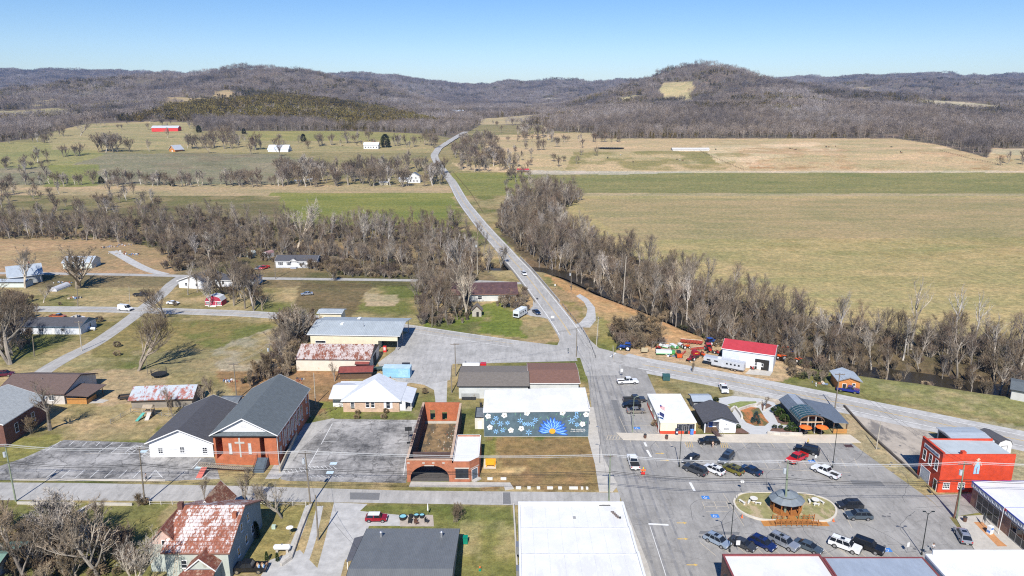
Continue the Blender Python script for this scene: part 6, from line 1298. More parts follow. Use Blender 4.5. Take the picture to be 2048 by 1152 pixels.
 for s in (-1,1):
  MB().box(L / 2 - .14,L / 2 + .015,min(s * (hw - .5),s * (hw - .08)),max(s * (hw - .5),s * (hw - .08)),zh - .12,zh + .03,LM).build('headlight',t)
  zt = v['low'][-2][1] if 'bed' not in v else .78
  MB().box(-L / 2 - .015,-L / 2 + .1,min(s * (hw - .3),s * (hw - .05)),max(s * (hw - .3),s * (hw - .05)),zt + .05,zt + .32,TM).build('taillight',t)
  MB().box(b0 - .35,b0 - .2,min(s * (hw - .05),s * (hw + .15)),max(s * (hw - .05),s * (hw + .15)),zb,zb + .14,body).build('mirror',t)
 MB().box(L / 2 - .02,L / 2 + .012,-hw * .5,hw * .5,zh - .32,zh - .1,DARK).build('grille',t)
 MB().box(L / 2 - .1,L / 2 + .05,-hw + .1,hw - .1,.36,.5,DARK).build('bumper',t); MB().box(-L / 2 - .05,-L / 2 + .05,-hw + .1,hw - .1,.36,.52,DARK).build('bumper',t)
 MB().box(-L / 2 - .062,-L / 2 - .051,-.2,.2,.38,.5,WHITE).build('licence_plate',t)
 if load:
  for i in range(7): xx = X(v['bed'] + .4 + .26 * i); MB().box(xx - .12,xx + .1,-.5 + .3 * (i % 3),-.1 + .3 * (i % 3),.765,1.2,[M('load_brown',(.4,.22,.12),.8),M('load_tan',(.6,.5,.35),.8),M('load_blue',(.2,.35,.6),.8)][i % 3]).build('load',t)
 return t
def vw(kind,label,cat,r,f,body,side=None,**k):    # from the contact points of the near rear and near front wheels
 a,b = Vector(G(*r)),Vector(G(*f)); d = (b - a).normalized(); n = Vector((-d.y,d.x))
 if side is None: n = n if n.y > 0 else -n
 elif side == 'c': n = n * 0
 else: n = n if n.x * side > 0 else -n
 c = (a + b) / 2 + n * (VT[kind]['W'] / 2 - .1); return vehicle(kind,label,cat,c.x,c.y,math.atan2(d.y,d.x),body,**k)
P_SIL = paint('silver_paint',(.42,.45,.50),.3,.5); P_SB = paint('ice_blue_paint',(.36,.44,.54),.3,.4); P_GRY = paint('graphite_paint',(.055,.06,.068),.3,.3); P_DG = paint('dark_grey_paint',(.035,.038,.045),.3,.3)
P_BLK = paint('black_paint',(.010,.011,.014),.22,.1); P_BLU = paint('deep_blue_paint',(.012,.03,.14),.25,.3); P_WHT = paint('car_white',(.74,.75,.76),.3,0); P_RED = paint('bright_red_paint',(.55,.015,.01),.28,.05); P_OLV = paint('olive_gold_paint',(.19,.17,.03),.3,.3)
P_NVY = paint('navy_paint',(.015,.035,.085),.25,.3); P_SLT = paint('slate_paint',(.09,.12,.15),.3,.4); P_TAN = paint('champagne_paint',(.30,.27,.23),.3,.4); P_CRM = paint('crimson_paint',(.30,.01,.025),.25,.2); P_GBL = paint('grey_blue_paint',(.07,.10,.14),.3,.4); P_PLUM = paint('plum_paint',(.10,.01,.03),.3,.2); P_RBL = paint('royal_blue_paint',(.008,.02,.22),.25,.2)
GP = 'cars parked around the town square'
vw('suv','ice blue silver SUV alone at the left end of the nearest parking row','car',(1414.7,1083.6),(1443.5,1098),P_SB,group=GP)
vw('sedan','dark grey hatchback second from the left in the nearest parking row','car',(1465,1090),(1496,1104),P_GRY,group=GP)
vw('suv','deep blue SUV in the nearest parking row beside the big silver one','car',(1505,1089),(1534,1103),P_BLU,group=GP)
vw('bigsuv','big boxy silver SUV in the middle of the nearest parking row','car',(1545.8,1087),(1578,1103),P_SIL,group=GP)
vw('sedan','slate grey sedan at the right of the big silver SUV','car',(1597,1096),(1628,1109),P_SLT,group=GP)
vw('bigsuv','white SUV with dark glass roof in the nearest parking row','car',(1668.4,1095.3),(1704.4,1108.5),P_WHT,group=GP)
vw('bigsuv','long black SUV beside the blue accessible bay','car',(1714.5,1096.7),(1750,1110),P_BLK,group=GP)
vw('suv','black crossover by the right end of the island, the farther of two','car',(1718.8,1020),(1688,1020.3),P_DG,group=GP)
vw('suv','dark teal grey SUV by the right end of the island, the nearer of two','car',(1736,1042),(1705.3,1041.4),P_SLT,group=GP)
vehicle('suv','silver SUV parked nose in at the right-hand sidewalk','car',*G(1925,1077),math.atan2(6,1.6),P_SIL,group=GP)
vw('pickup','white crew cab pickup alone at the right end of the centre row','pickup',(1661,957.8),(1632.3,945.4),P_WHT,group=GP)
vw('pickup','bright red open-bed pickup beside a dark SUV in the centre row','pickup',(1614,918),(1588,931),P_RED,group=GP)
vw('bigsuv','black SUV directly behind the bright red pickup','car',(1627,911.5),(1598,905),P_BLK,group=GP)
vw('suv','black SUV stopped at the sidewalk in front of the white cottage','car',(1430.5,890.6),(1409,890.6),P_BLK,group=GP)
vw('sedan','dark slate sedan behind the dark grey SUV at the left of the centre row','car',(1398,918),(1378,931),P_DG,group=GP)
vw('bigsuv','grey blue SUV behind the white SUV in the centre row','car',(1468,916.5),(1453.6,931.5),P_GBL,side=-1,group=GP)
vw('bigsuv','dark grey SUV at the left end of the centre row','car',(1398.2,953),(1372.9,942.5),P_GRY,group=GP)
vw('suv','white SUV between the dark grey and the olive cars of the centre row','car',(1434,952),(1411,942),P_WHT,group=GP)
vw('suv','olive gold crossover in the centre row','car',(1470.8,951),(1450,942),P_OLV,group=GP)
vw('sedan','dark blue sedan at the right of the olive crossover','car',(1508.3,952),(1486,942.5),P_NVY,group=GP)
vw('pickup','white pickup with a black covered bed driving up the main street','pickup',(1262,941),(1254,918),P_WHT,side=1,cover=BLACK,group=None)
vw('mini','small red hatchback with a white roof on the gravel driveway','car',(736.7,1045.5),(766.7,1045.5),P_CRM,roofm=P_WHT)
vw('pickup','black pickup with a loaded bed at the bottom edge near the white tank','pickup',(515.9,1148),(475.5,1148.6),P_BLK,load=True)
vw('pickup','white crew cab pickup parked at the top of the post office lot','pickup',(1242.4,769.8),(1270.3,768.7),P_WHT)
vw('pickup','dark grey pickup, the farthest of three vehicles left of the post office','pickup',(1255,806.5),(1284,806),P_GRY)
vw('suv','black SUV in the middle of the three vehicles left of the post office','car',(1275.5,816.5),(1253,817),P_BLK)
vw('sedan','champagne sedan, the nearest of three vehicles left of the post office','car',(1262,828.4),(1284.6,827.8),P_TAN)
vehicle('longpickup','white pickup parked on the grass strip below the east road','pickup',*G(1447,781),R(-97),P_WHT)
vw('longpickup','royal blue pickup in front of the orange cabin','pickup',(1682.8,784),(1707.6,788),P_RBL)
a,b = Vector(mr[4]),Vector(mr[6]); dv = (a - b).normalized(); ang = math.atan2(dv.y,dv.x); nn = Vector((-dv.y,dv.x))
c = Vector(G(1048,550)); vehicle('suv','white SUV driving toward town just south of the bridge','car',c.x,c.y,ang,P_WHT,z=.03,name='moving_car'); c = Vector(G(1003,503)); vehicle('suv','pale silver car on the far end of the bridge behind branches','car',c.x,c.y,ang,P_SIL,z=.03,name='moving_car')
vehicle('sedan','dark blue car parked on the pullout beside the camper','car',*G(1073,627),R(-70),P_NVY)
vehicle('sedan','black wrecked sedan beside the abandoned store','car',*G(1015,614),R(170),P_BLK)
vw('van','white cargo van driving on the west road','van',(236.8,621),(257.8,623),P_WHT,name='moving_van')
vw('longpickup','dark pickup parked on the grass beside the side street','pickup',(269.7,593.5),(290,593.5),P_DG)
vw('sedan','white sedan parked behind the bare tree at the side street corner','car',(335,609),(352,610),P_WHT)
vw('longpickup','old orange and blue pickup behind the blue-grey house','pickup',(101,637),(124,638),paint('orange_paint',(.45,.13,.05)),roofm=paint('light_blue_paint',(.25,.42,.60)))
vw('sedan','white sedan parked behind the blue-grey house','car',(143,639),(163,640),P_WHT)
vehicle('longpickup','red pickup parked at the left of the modular home','pickup',*G(529,538),R(-110),P_RED)
vehicle('sedan','silver car beside the red pickup','car',*G(519,538),R(-112),P_SIL)
vehicle('sedan','pale silver car with dark windscreen alone on the lawn','car',*G(614,590),R(200),P_SIL)
vehicle('suv','plum red car parked on bare ground at the left edge','car',*G(10,752),R(10),P_PLUM)
# camper van
def camper():
 a,b = Vector(G(1047,629)),Vector(G(1033,637)); d = (b - a).normalized(); t = thing('motorhome','old white box motorhome with a dark windscreen on the grass','motorhome',(*((a + b) / 2),0),math.atan2(d.y,d.x))
 W_ = M('camper_white',(.62,.66,.68),.5,.08,1); MB().box(-3.6,3.4,-1.2,1.2,.55,3.0,W_).build('body',t,bevel=.08); MB().box(3.36,3.43,-.95,.95,1.0,1.9,CGLASS).build('windshield',t)
 for s in (-1,1):
  for x in (-2.4,-.6,1.2): MB().box(x,x + .9,s * 1.2 - .015,s * 1.2 + .015,1.6,2.2,CGLASS).build('side_window',t)
  for x in (-2.3,2.2): w = MB().tube((x,s * 1.0,.4),(x,s * 1.22,.4),.4,n=12,m=BLACK).build('wheel',t)
  MB().box(-3.5,3.3,s * 1.2 - .012,s * 1.2 + .012,1.15,1.3,M('stripe_grey',(.3,.33,.38),.6)).build('stripe',t)
 for x in (-1.8,.8): MB().box(x,x + .8,-.4,.4,3.0,3.3,W_).build('roof_unit',t)
camper()
def horse_trailer():
 x0,y0 = G(1412,731); x1,y1 = G(1489,746); d = Vector((x1 - x0,y1 - y0)).normalized(); t = thing('horse_trailer','long silver gooseneck horse trailer parked along the east road','trailer',((x0 + x1) / 2,(y0 + y1) / 2 + 1.0,0),math.atan2(d.y,d.x)); L = math.dist((x0,y0),(x1,y1)) + .5
 A = M('trailer_silver',(.58,.60,.63),.35,.06,1,metal=.3); MB().box(-L / 2 + 2.4,L / 2,-1.2,1.2,.55,2.9,A).build('body',t,bevel=.06); MB().box(-L / 2,-L / 2 + 2.5,-1.18,1.18,1.6,2.88,A).build('nose',t,bevel=.06)
 MB().box(-L / 2 + 2.45,L / 2 + .01,-1.215,-1.201,.62,.8,DARK).build('skirt',t)
 for x in (-L / 2 + 1.0,-L / 2 + 3.2): MB().box(x,x + 1.1,-1.225,-1.19,1.85,2.3,CGLASS).build('window',t)
 for i in range(5): x = L / 2 - 6.3 + i * 1.15; MB().box(x,x + .55,-1.225,-1.19,1.7,2.2,CGLASS).build('window',t)
 MB().box(-L / 2 + 5.4,-L / 2 + 6.1,-1.23,-1.19,.7,2.5,M('trailer_door',(.5,.52,.55),.4)).build('door',t)
 for s in (-1,1):
  for x in (L / 2 - 3.3,L / 2 - 2.4): w = MB().tube((x,s * 1.0,.38),(x,s * 1.24,.38),.38,n=12,m=BLACK).build('wheel',t); MB().tube((x,s * 1.241,.38),(x,s * 1.25,.38),.22,n=10,m=CHROME).build('rim',w)
 MB().tube((-L / 2 + 1.2,0,0),(-L / 2 + 1.2,0,1.62),.08,m=DARK).build('jack',t); MB().box(-L / 2 + 4,-L / 2 + 5,-.5,.5,2.9,3.15,WHITE).build('roof_unit',t)
horse_trailer()
def tanker():
 t = thing('tank_truck','white tank truck with a red cab behind the taupe-roofed workshop','truck',(*G(950,742),0),0); t.scale = (.85,.85,.85); MB().tube((-4.2,0,2.0),(1.6,0,2.0),1.0,n=16,m=WHITE).build('tank',t,smooth=True); MB().box(1.9,3.9,-1.1,1.1,.7,2.9,P_RED).build('cab',t,bevel=.12); MB().box(-4.4,3.9,-.9,.9,.6,.9,DARK).build('chassis',t)
 for x in (-3.4,-2.4,3.0):
  for s in (-1,1): MB().tube((x,s * .8,.5),(x,s * 1.1,.5),.5,n=12,m=BLACK).build('wheel',t)
 MB().box(3.88,3.93,-.9,.9,1.8,2.6,CGLASS).build('windshield',t); MB().tube((-3.2,0,2.9),(-3.2,0,3.5),.25,n=8,m=STEEL).build('hatch',t); MB().tube((1.7,.9,1),(1.7,.9,3.8),.08,m=CHROME).build('exhaust',t)
tanker()
def tractor(label,px,py,rot,col,cab=True,s=1.0):
 t = thing('tractor',label,'tractor',(*G(px,py),0),R(rot)); t.scale = (s,s,s); P = paint(col[0],col[1])
 MB().box(.1,2.0,-.42,.42,.85,1.55,P).build('hood',t,bevel=.08); MB().box(-1.1,.2,-.4,.4,.6,1.1,DARK).build('chassis',t)
 for sd_ in (-1,1):
  w = MB().tube((-.7,sd_ * .62,.85),(-.7,sd_ * 1.1,.85),.85,n=16,m=BLACK).build('rear_wheel',t); MB().tube((-.7,sd_ * 1.101,.85),(-.7,sd_ * 1.12,.85),.45,n=12,m=WHITE).build('rim',w)
  w = MB().tube((1.6,sd_ * .6,.5),(1.6,sd_ * .95,.5),.5,n=14,m=BLACK).build('front_wheel',t); MB().tube((1.6,sd_ * .951,.5),(1.6,sd_ * .965,.5),.25,n=10,m=WHITE).build('rim',w)
  MB().slab([(-1.5,sd_ * .85 - .25,1.78),(.1,sd_ * .85 - .25,1.78),(.1,sd_ * .85 + .25,1.70),(-1.5,sd_ * .85 + .25,1.70)],.06,P).build('fender',t)
 if cab:
  MB().box(-1.15,.15,-.65,.65,1.2,2.35,CGLASS).build('cab_glass',t,bevel=.05); MB().box(-1.3,.3,-.78,.78,2.36,2.55,P).build('cab_roof',t,bevel=.04)
 else: MB().box(-.9,-.4,-.25,.25,1.1,1.5,BLACK).build('seat',t); MB().tube((-1,-.5,1.2),(-1,-.5,2.3),.04,m=DARK).tube((-1,.5,1.2),(-1,.5,2.3),.04,m=DARK).tube((-1,-.5,2.3),(-1,.5,2.3),.04,m=DARK).build('roll_bar',t)
 MB().tube((1.1,.2,1.5),(1.1,.2,2.2),.04,m=DARK).build('exhaust',t)
 return t
BL_ = ('tractor_blue',(.02,.08,.34)); RE_ = ('tractor_red',(.55,.03,.02)); OR_ = ('tractor_orange',(.80,.11,.015))
t = tractor('blue cab tractor with a front loader at the left end of the dealer yard',1252,700,160,BL_); MB().box(2.6,3.0,-.9,.9,.3,.9,DARK).tube((2.7,-.6,.7),(.6,-.6,1.5),.07,m=paint(*BL_)).tube((2.7,.6,.7),(.6,.6,1.5),.07,m=paint(*BL_)).build('loader',t)
tractor('red tractor with a cab facing out beside the tall pole of the dealer yard',1417,703,-90,RE_)
tractor('blue tractor behind the red cab tractor of the dealer yard',1421,690,30,BL_)
tractor('blue tractor with an orange canopy at the right of the repair shop',1577,712,200,BL_,cab=False)
tractor('orange tractor at the right of the repair shop',1566,718,150,OR_,cab=False,s=.85)
tractor('dark red open tractor in front of the balers',1382,722,215,('dull_red',(.35,.02,.03)),cab=False,s=.75)
for a_,b_,c_,l_ in ((1571,702,40,'orange compact tractor at the woods edge behind the blue one'),(1594,724,120,'small orange tractor half hidden at the right end of the yard'),(1370,697,20,'small orange tractor behind the orange skid steer'),(1403,712,-70,'small orange tractor between the baler and the red cab tractor'),(1317,701,70,'small red tractor beside the metal gate frame')): tractor(l_,a_,b_,c_,OR_ if 'orange' in l_ else RE_,cab=False,s=.75)
def skid(label,px,py,rot,col,s=1.0):
 t = thing('skid_steer',label,'skid steer loader',(*G(px,py),0),R(rot)); t.scale = (s,) * 3; P = paint(*col)
 MB().box(-1.6,1.0,-.75,.75,.35,1.35,P).build('body',t,bevel=.08); MB().box(-.7,.7,-.6,.6,1.36,2.05,DARK).build('cab',t,bevel=.05); MB().box(1.1,1.9,-.9,.9,.1,.7,DARK).build('bucket',t)
 for sg in (-1,1):
  MB().tube((-1.3,sg * .8,1.4),(1.4,sg * .8,.6),.09,m=P).build('lift_arm',t)
  for x in (-.9,.6): MB().tube((x,sg * .72,.42),(x,sg * 1.0,.42),.42,n=12,m=BLACK).build('wheel',t)
skid('bright orange skid steer in the middle of the dealer yard',1357,714,90,OR_);
def baler(label,px,py,rot,col,s=1.0):
 t = thing('hay_baler',label,'hay baler',(*G(px,py),0),R(rot)); t.scale = (s,) * 3; P = paint(*col)
 MB().tube((0,-.8,1.3),(0,.8,1.3),1.15,n=14,m=P).build('drum',t); MB().box(-.9,1.0,-1.0,1.0,.5,1.0,DARK).build('pickup_head',t); MB().tube((.9,0,.6),(2.6,0,.4),.08,m=DARK).build('drawbar',t); MB().box(-.5,.6,-.86,.86,1.6,1.75,M('machine_yellow',(.75,.5,.04),.5)).build('guard',t)
 for sg in (-1,1): MB().tube((-.1,sg * .95,.42),(-.1,sg * 1.2,.42),.42,n=12,m=BLACK).build('wheel',t)
baler('red round baler standing behind the blue loader tractor',1262,690,90,RE_); baler('red baler with a yellow guard in the dealer yard',1390,715,10,('dull_red',())); baler('orange machine at the woods edge right of the repair shop',1586,718,60,OR_,.8)
def mower(label,px,py,rot,s=1.0,kind=0):
 t = thing('disc_mower' if kind == 0 else 'hay_rake',label,'farm machine',(*G(px,py),0),R(rot)); t.scale = (s,) * 3; GN_ = paint('mower_green',(.10,.42,.12));
 if kind == 0:
  MB().box(-1.7,1.5,-.6,.6,.35,.95,M('mower_cover',(.68,.70,.70),.6,.08,2)).build('cover',t,bevel=.06); MB().box(1.5,2.2,-.3,.3,.4,1.0,GN_).build('gearbox',t); MB().box(-1.7,2.2,-.68,-.6,.3,.45,GN_).build('skid_frame',t)
 else:
  mb = MB(); rm = M('rake_red',(.35,.06,.04),.6)
  for i in range(7): mb.tube((-1.8 + i * .6,0,.5),(-1.5 + i * .6,.5,.5),.35,n=10,m=rm)
  mb.build('rake_wheels',t); MB().tube((-2,0,.9),(2.2,.4,.9),.07,m=M('rake_frame',(.5,.45,.35),.7)).tube((0,0,.9),(0,-1.6,.5),.06,m=rm).build('frame',t)
mower('white and green covered mower lying across the front of the dealer yard',1328,709,-3,1.5); mower('first of two white tarped mowers side by side at the back of the yard',1348,695,-70,1.0); mower('second of two white tarped mowers side by side, the right one',1363,694,-75,1.0); mower('long white mower angled behind the metal gate frame',1331,696,-38,1.2)
mower('red wheel rake behind the orange skid steer',1330,703,5,.9,1); mower('pale tined hay rake at the back of the dealer yard',1381,688,-20,1.6,1); mower('dark hay rake between the mowers and the red tractor',1395,700,10,1.1,1); mower('tangled tine rake left of the red baler',1368,708,60,.8,1)
t = thing('flat_trailer','small wooden deck trailer on the sand of the dealer yard','trailer',(*G(1289,703),0),R(78)); MB().box(-1.9,1.9,-1.0,1.0,.5,.62,M('pale_planks_deck',(.55,.46,.28),.8,.15,2,kind='boards')).build('deck',t); MB().tube((1.9,0,.5),(3.2,0,.4),.06,m=DARK).build('drawbar',t)
for sg in (-1,1): MB().tube((0,sg * 1.02,.35),(0,sg * 1.25,.35),.35,n=12,m=BLACK).build('wheel',t)
t = thing('water_trough','round black stock tank behind the deck trailer','tank',(*G(1279,692),0)); MB().lathe(0,0,[(1.2,0),(1.3,.6),(1.15,.6),(1.05,.1)],16,BLACK).build('tub',t)
t = thing('gate_frame','tall rusty metal pipe frame standing in the dealer yard','frame',(*G(1324,700),0),R(-5)); mb = MB()
for x in (-3.2,0,2.2): mb.tube((x,0,0),(x,0,2.6),.05,m=M('dull_steel',(.25,.25,.24),.7))
mb.tube((-3.2,0,2.6),(2.2,0,2.6),.05,m=M('dull_steel',())); mb.build('pipes',t)
for k,(px,py,nm) in enumerate(((1434,708,'red and black riding mower squeezed left of the repair shop'),)): tractor(nm,px,py,-60,RE_,cab=False,s=.6)
tractor('yellow garden tractor on the shop apron',1498,729,-40,('garden_yellow',(.8,.45,.02)),cab=False,s=.5)
tractor('small red garden tractor on the shop apron',1504,738,-90,('tractor_red',()),cab=False,s=.45)
# ================================================================ square furniture
def island():
 P = [(1474,992),(1490,986.5),(1530,985.5),(1560,986),(1610,988),(1640,995),(1660,1004),(1672,1016),(1674,1028),(1668,1038),(1655,1044),(1630,1045),(1540,1043),(1515,1040),(1490,1031),(1472,1018),(1466,1004)]
 w = smooth([G(*p) for p in P + P[:1]],4)[:-1]; c = (sum(p[0] for p in w) / len(w),sum(p[1] for p in w) / len(w))
 inn = [(c[0] + (p[0] - c[0]) * .965,c[1] + (p[1] - c[1]) * .93) for p in w]; mb = MB(); n = len(w); KC = M('cream_kerb',(.60,.55,.46),.85,.1,1)
 for i in range(n): j = (i + 1) % n; mb.prism([w[i],w[j],inn[j],inn[i]],0,.32,KC)
 tag(mb.build('island_kerb'),'cream concrete kerb ringing the grassy oval island of the square','kerb')
 mb = MB(); mb.face([(*p,.2) for p in (inn if sum(inn[i][0] * inn[(i + 1) % n][1] - inn[(i + 1) % n][0] * inn[i][1] for i in range(n)) > 0 else inn[::-1])],M('island_grass',(.26,.24,.10),.95,.3,.8,col2=(.42,.33,.20),amt=.45)); structure(mb.build('island_lawn'))
island()
def gazebo():
 cx,cy = G(1571,1022); t = thing('gazebo','orange timber gazebo with a two-tier grey metal roof on the island','gazebo',(cx,cy,.2)); rx,ry = 2.85,2.5; n = 10
 pt = lambda i,s,z: (rx * s * math.cos(2 * math.pi * (i + .5) / n),ry * s * math.sin(2 * math.pi * (i + .5) / n),z)
 WO = M('cedar_stain',(.33,.125,.03),.7,.2,2); RM = M('gazebo_metal',(.20,.23,.25),.5,.15,.8,kind='riby',sz=.5)
 r1 = MB(); r2 = MB()
 for i in range(n):
  r1.slab([pt(i,1.18,2.5),pt(i + 1,1.18,2.5),pt(i + 1,.68,3.25),pt(i,.68,3.25)],.08,RM); r2.slab([pt(i,.74,3.5),pt(i + 1,.74,3.5),pt(i + 1,.12,4.2),pt(i,.12,4.2)],.08,RM)
 r1.build('lower_roof',t); r2.build('upper_roof',t)
 MB().prism([pt(i,.62,0)[:2] for i in range(n)],3.1,3.45,WO).build('cupola',t); MB().prism([pt(i,1.0,0)[:2] for i in range(n)],.05,.35,WO).build('floor',t)
 for i in range(n): p = pt(i,.98,0); MB().box(p[0] - .08,p[0] + .08,p[1] - .08,p[1] + .08,.35,2.48,WO).build('post',t)
 for i in range(n):
  if i in (6,7): continue
  a,b = pt(i,.98,0),pt(i + 1,.98,0); rl = MB(); rl.tube((a[0],a[1],1.2),(b[0],b[1],1.2),.05,n=4,m=WO).tube((a[0],a[1],.5),(b[0],b[1],.5),.04,n=4,m=WO)
  for k in range(1,8): f = k / 8; x,y = a[0] * (1 - f) + b[0] * f,a[1] * (1 - f) + b[1] * f; rl.box(x - .05,x + .05,y - .03,y + .03,.45,1.2,WO)
  rl.build('railing',t)
 q = thing('footbridge','orange stained timber ramp bridge with railings in front of the gazebo','footbridge',(cx + .2,G(1571,1047)[1],0));
 n_ = 8; L = 9.8; DK = M('deck_stain',(.46,.20,.05),.7,.15,3,kind='boards')
 MB().slab([(-L / 2 - 1.2,-.9,.06),(-L / 2 + 2.6,-.9,.42),(-L / 2 + 2.6,.9,.42),(-L / 2 - 1.2,.9,.06)],.1,DK).slab([(-L / 2 + 2.6,-.9,.42),(L / 2 - 2.6,-.9,.42),(L / 2 - 2.6,.9,.42),(-L / 2 + 2.6,.9,.42)],.1,DK).slab([(L / 2 - 2.6,-.9,.42),(L / 2 + 1.2,-.9,.06),(L / 2 + 1.2,.9,.06),(L / 2 - 2.6,.9,.42)],.1,DK).build('deck',q)
 MB().slab([(-.7,.9,.43),(.7,.9,.43),(.3,4.4,.5),(-1.1,4.4,.5)],.1,DK).build('walkway',q)
 for sy in (-.92,.92):
  rl = MB()
  for i in range(n_ + 1):
   x = -L / 2 + 1.0 + i * (L - 2) / n_
   if sy > 0 and abs(x) < .9: continue
   MB().box(x - .07,x + .07,sy - .07,sy + .07,.05,1.35,WO).build('post',q)
  for a,b in (((-L / 2 + 1,L / 2 - 1),) if sy < 0 else ((-L / 2 + 1,-1.6),(1.6,L / 2 - 1))): rl.box(a,b,sy - .03,sy + .03,1.1,1.2,WO).box(a,b,sy - .025,sy + .025,.7,.8,WO)
  rl.build('rail',q)
gazebo()
SW = M('pale_stone_furniture',(.66,.64,.58),.8,.08,2)
def stone_set(px,py,label,benches):
 t = thing('stone_table',label,'table',(*G(px,py),.2)); MB().lathe(0,0,[(.3,0),(.22,.35),(.3,.65),(.75,.68),(.75,.76)],16,SW).build('tabletop',t)
 for i,(dx,dy,r_) in enumerate(benches):
  x,y = G(px,py); b = thing('stone_bench',['curved pale stone bench at the front of the ','curved pale stone bench at the left of the ','curved pale stone bench at the right of the '][i] + ('left' if px < 1570 else 'right') + ' round stone table','bench',(x + dx,y + dy,.2),R(r_)); MB().box(-.6,.6,-.18,.18,.36,.45,SW).build('seat',b)
  for s in (-.4,.4): MB().box(s - .08,s + .08,-.13,.13,0,.36,SW).build('leg',b)
stone_set(1507,1004.5,'round white stone table on the left half of the island',[(.5,-1.1,-10),(-1.1,-.6,60)]); stone_set(1630,1007,'round white stone table on the right half of the island',[(-.2,-1.1,0),(-1.1,.1,80),(1.2,-.2,-70)])
b = thing('stone_bench','straight pale bench alone at the far left of the island','bench',(*G(1484,1008),.2),R(-65)); MB().box(-.8,.8,-.2,.2,.38,.46,SW).build('seat',b)
for s in (-.6,.6): MB().box(s - .08,s + .08,-.15,.15,0,.38,SW).build('leg',b)
def cone(px,py,lb):
 t = thing('traffic_cone',lb,'traffic cone',(*G(px,py),.02)); OC = M('cone_orange',(.85,.16,.04),.6,.05,2); MB().box(-.2,.2,-.2,.2,0,.04,OC).build('base',t); MB().lathe(0,0,[(.15,.04),(.03,.7)],10,OC).build('cone',t)
cone(1484,1035.5,'orange traffic cone at the left foot of the island'); cone(1667,1043,'orange traffic cone at the right foot of the island')
# lamps
def lamp(label,base,top,arm=-1,double=False,col=None):
 x,y = G(*base); h = HT(top[1],y); t = thing('street_lamp',label,'street lamp',(x,y,0)); c = col or M('lamp_black',(.02,.025,.022),.5)
 MB().tube((0,0,0),(0,0,.5),.18,.14,n=8,m=c).build('base',t); MB().tube((0,0,.5),(0,0,h),.085,.06,n=8,m=c).build('pole',t)
 for s in ((-1,1) if double else (arm,)):
  MB().tube((0,0,h - .3),(s * .55,-.1 * s,h + .35),.05,.035,n=6,m=c).build('arm',t); l = MB().box(s * .75 - .25,s * .75 + .25,-.18,.05,h + .28,h + .40,c).build('lamp_head',t); MB().box(s * .75 - .2,s * .75 + .2,-.15,.02,h + .24,h + .279,M('lamp_lens',(.6,.6,.55),.3)).build('lens',l)
 return t
lamp('black street lamp in front of the post office',(1358.5,933.8),(1362.8,858)); lamp('black street lamp at the left end of the near parking row',(1459.3,1103.8),(1462.8,1010)); lamp('black double-armed street lamp in the right part of the square',(1842.8,1109.7),(1854,1026),double=True); lamp('black street lamp beside the white pickup at the right of the centre row',(1664.9,935.3),(1674,857))
lamp('slim grey street lamp post beside the three cars left of the post office',(1265,864),(1269,795),arm=1,col=POLEG)
lamp('pale tall lamp post at the street corner of the mural building',(1179,816),(1182.6,745),arm=-1,col=STEEL)
lamp('pale lamp post on the sidewalk before the bare brown lot',(1199.3,926.7),(1200.7,856),arm=-1,col=STEEL)
# utility poles
POLES = {}
def pole(key,label,base,top,m=None,arms=0,tr=0,lean=0,r=.17):
 x,y = G(*base); h = HT(top[1],y); t = thing('utility_pole',label,'utility pole',(x,y,0),0,'wooden utility poles'); m = m or POLEM
 dx = G(top[0],top[1],h)[0] - x
 if abs(dx) > h * .12: dx = math.copysign(h * .03,dx)
 MB().tube((0,0,-.1),(dx,0,h),r,r * .62,n=10,m=m).build('shaft',t)
 def at(k): return dx * k
 if arms:
  for i in range(arms): z = h - .35 - i * .9; MB().box(at(1) - 1.25,at(1) + 1.25,-.24,-.12,z - .07,z + .07,M('crossarm',(.16,.13,.10),.9)).build('crossarm',t); [MB().tube((at(1) + u,-.18,z + .07),(at(1) + u,-.18,z + .3),.045,m=M('insulator',(.30,.22,.18),.4)).build('insulator',t) for u in (-1.1,-.4,.5,1.1)]
 for i in range(tr):
  s = -1 if i % 2 == 0 else 1; z = h - 2.1; q = MB().tube((at(1) + s * .42,-.05,z - .5),(at(1) + s * .42,-.05,z + .5),.28,n=12,m=M('transformer_grey',(.45,.48,.50),.5)).build('transformer',t); MB().tube((at(1) + s * .42,-.05,z + .5),(at(1) + s * .42,-.05,z + .72),.05,m=DARK).build('bushing',q)
 POLES[key] = (x + dx,y - .18,h); return t
pole('p1','greenish pole with one transformer at the far left of the cross street',(31.7,1003),(10,889),POLEG,1,1); pole('p2','wooden pole on the near verge below the church annex lot',(289.7,1008.8),(278.2,893.5),POLEM,1); pole('p3','wooden pole with a transformer by the big pale tree at the cross street',(621.4,1012.6),(610,902),POLEM,1,1)
pole('p4','bare short pole between the driveway and the wheel tracks',(636.4,1080.9),(631,990)); pole('p5','greenish pole at the corner behind the white-roofed store',(1217.9,1001.5),(1220.7,909),POLEG,1); pole('p6','thick greenish pole with a transformer through the middle of the island',(1569.7,1029),(1576,921),POLEG,1,1,r=.24); pole('p7','greenish pole with a transformer in front of the red brick building',(1913.4,1037.6),(1929.2,924),POLEG,1,1)
t = thing('steel_post','short rusty brown post leaning on the pole before the red building','post',(*G(1908,1036),0)); MB().tube((0,0,0),(.15,0,5.6),.16,n=8,m=M('rust_brown',(.16,.08,.05),.9)).build('shaft',t)
pole('q1','pole at the left rear corner of the taupe-roofed workshop',(911.4,753),(909.7,686),POLEM,1); pole('q2','short brown pole beside the gravel drive',(903.4,786),(902.4,730)); pole('q3','pole behind the brick church',(473.7,799),(467,726),POLEM,1); pole('q4','pole in the brush left of the rusty warehouse',(542.5,728),(538,686),POLEM,1,1)
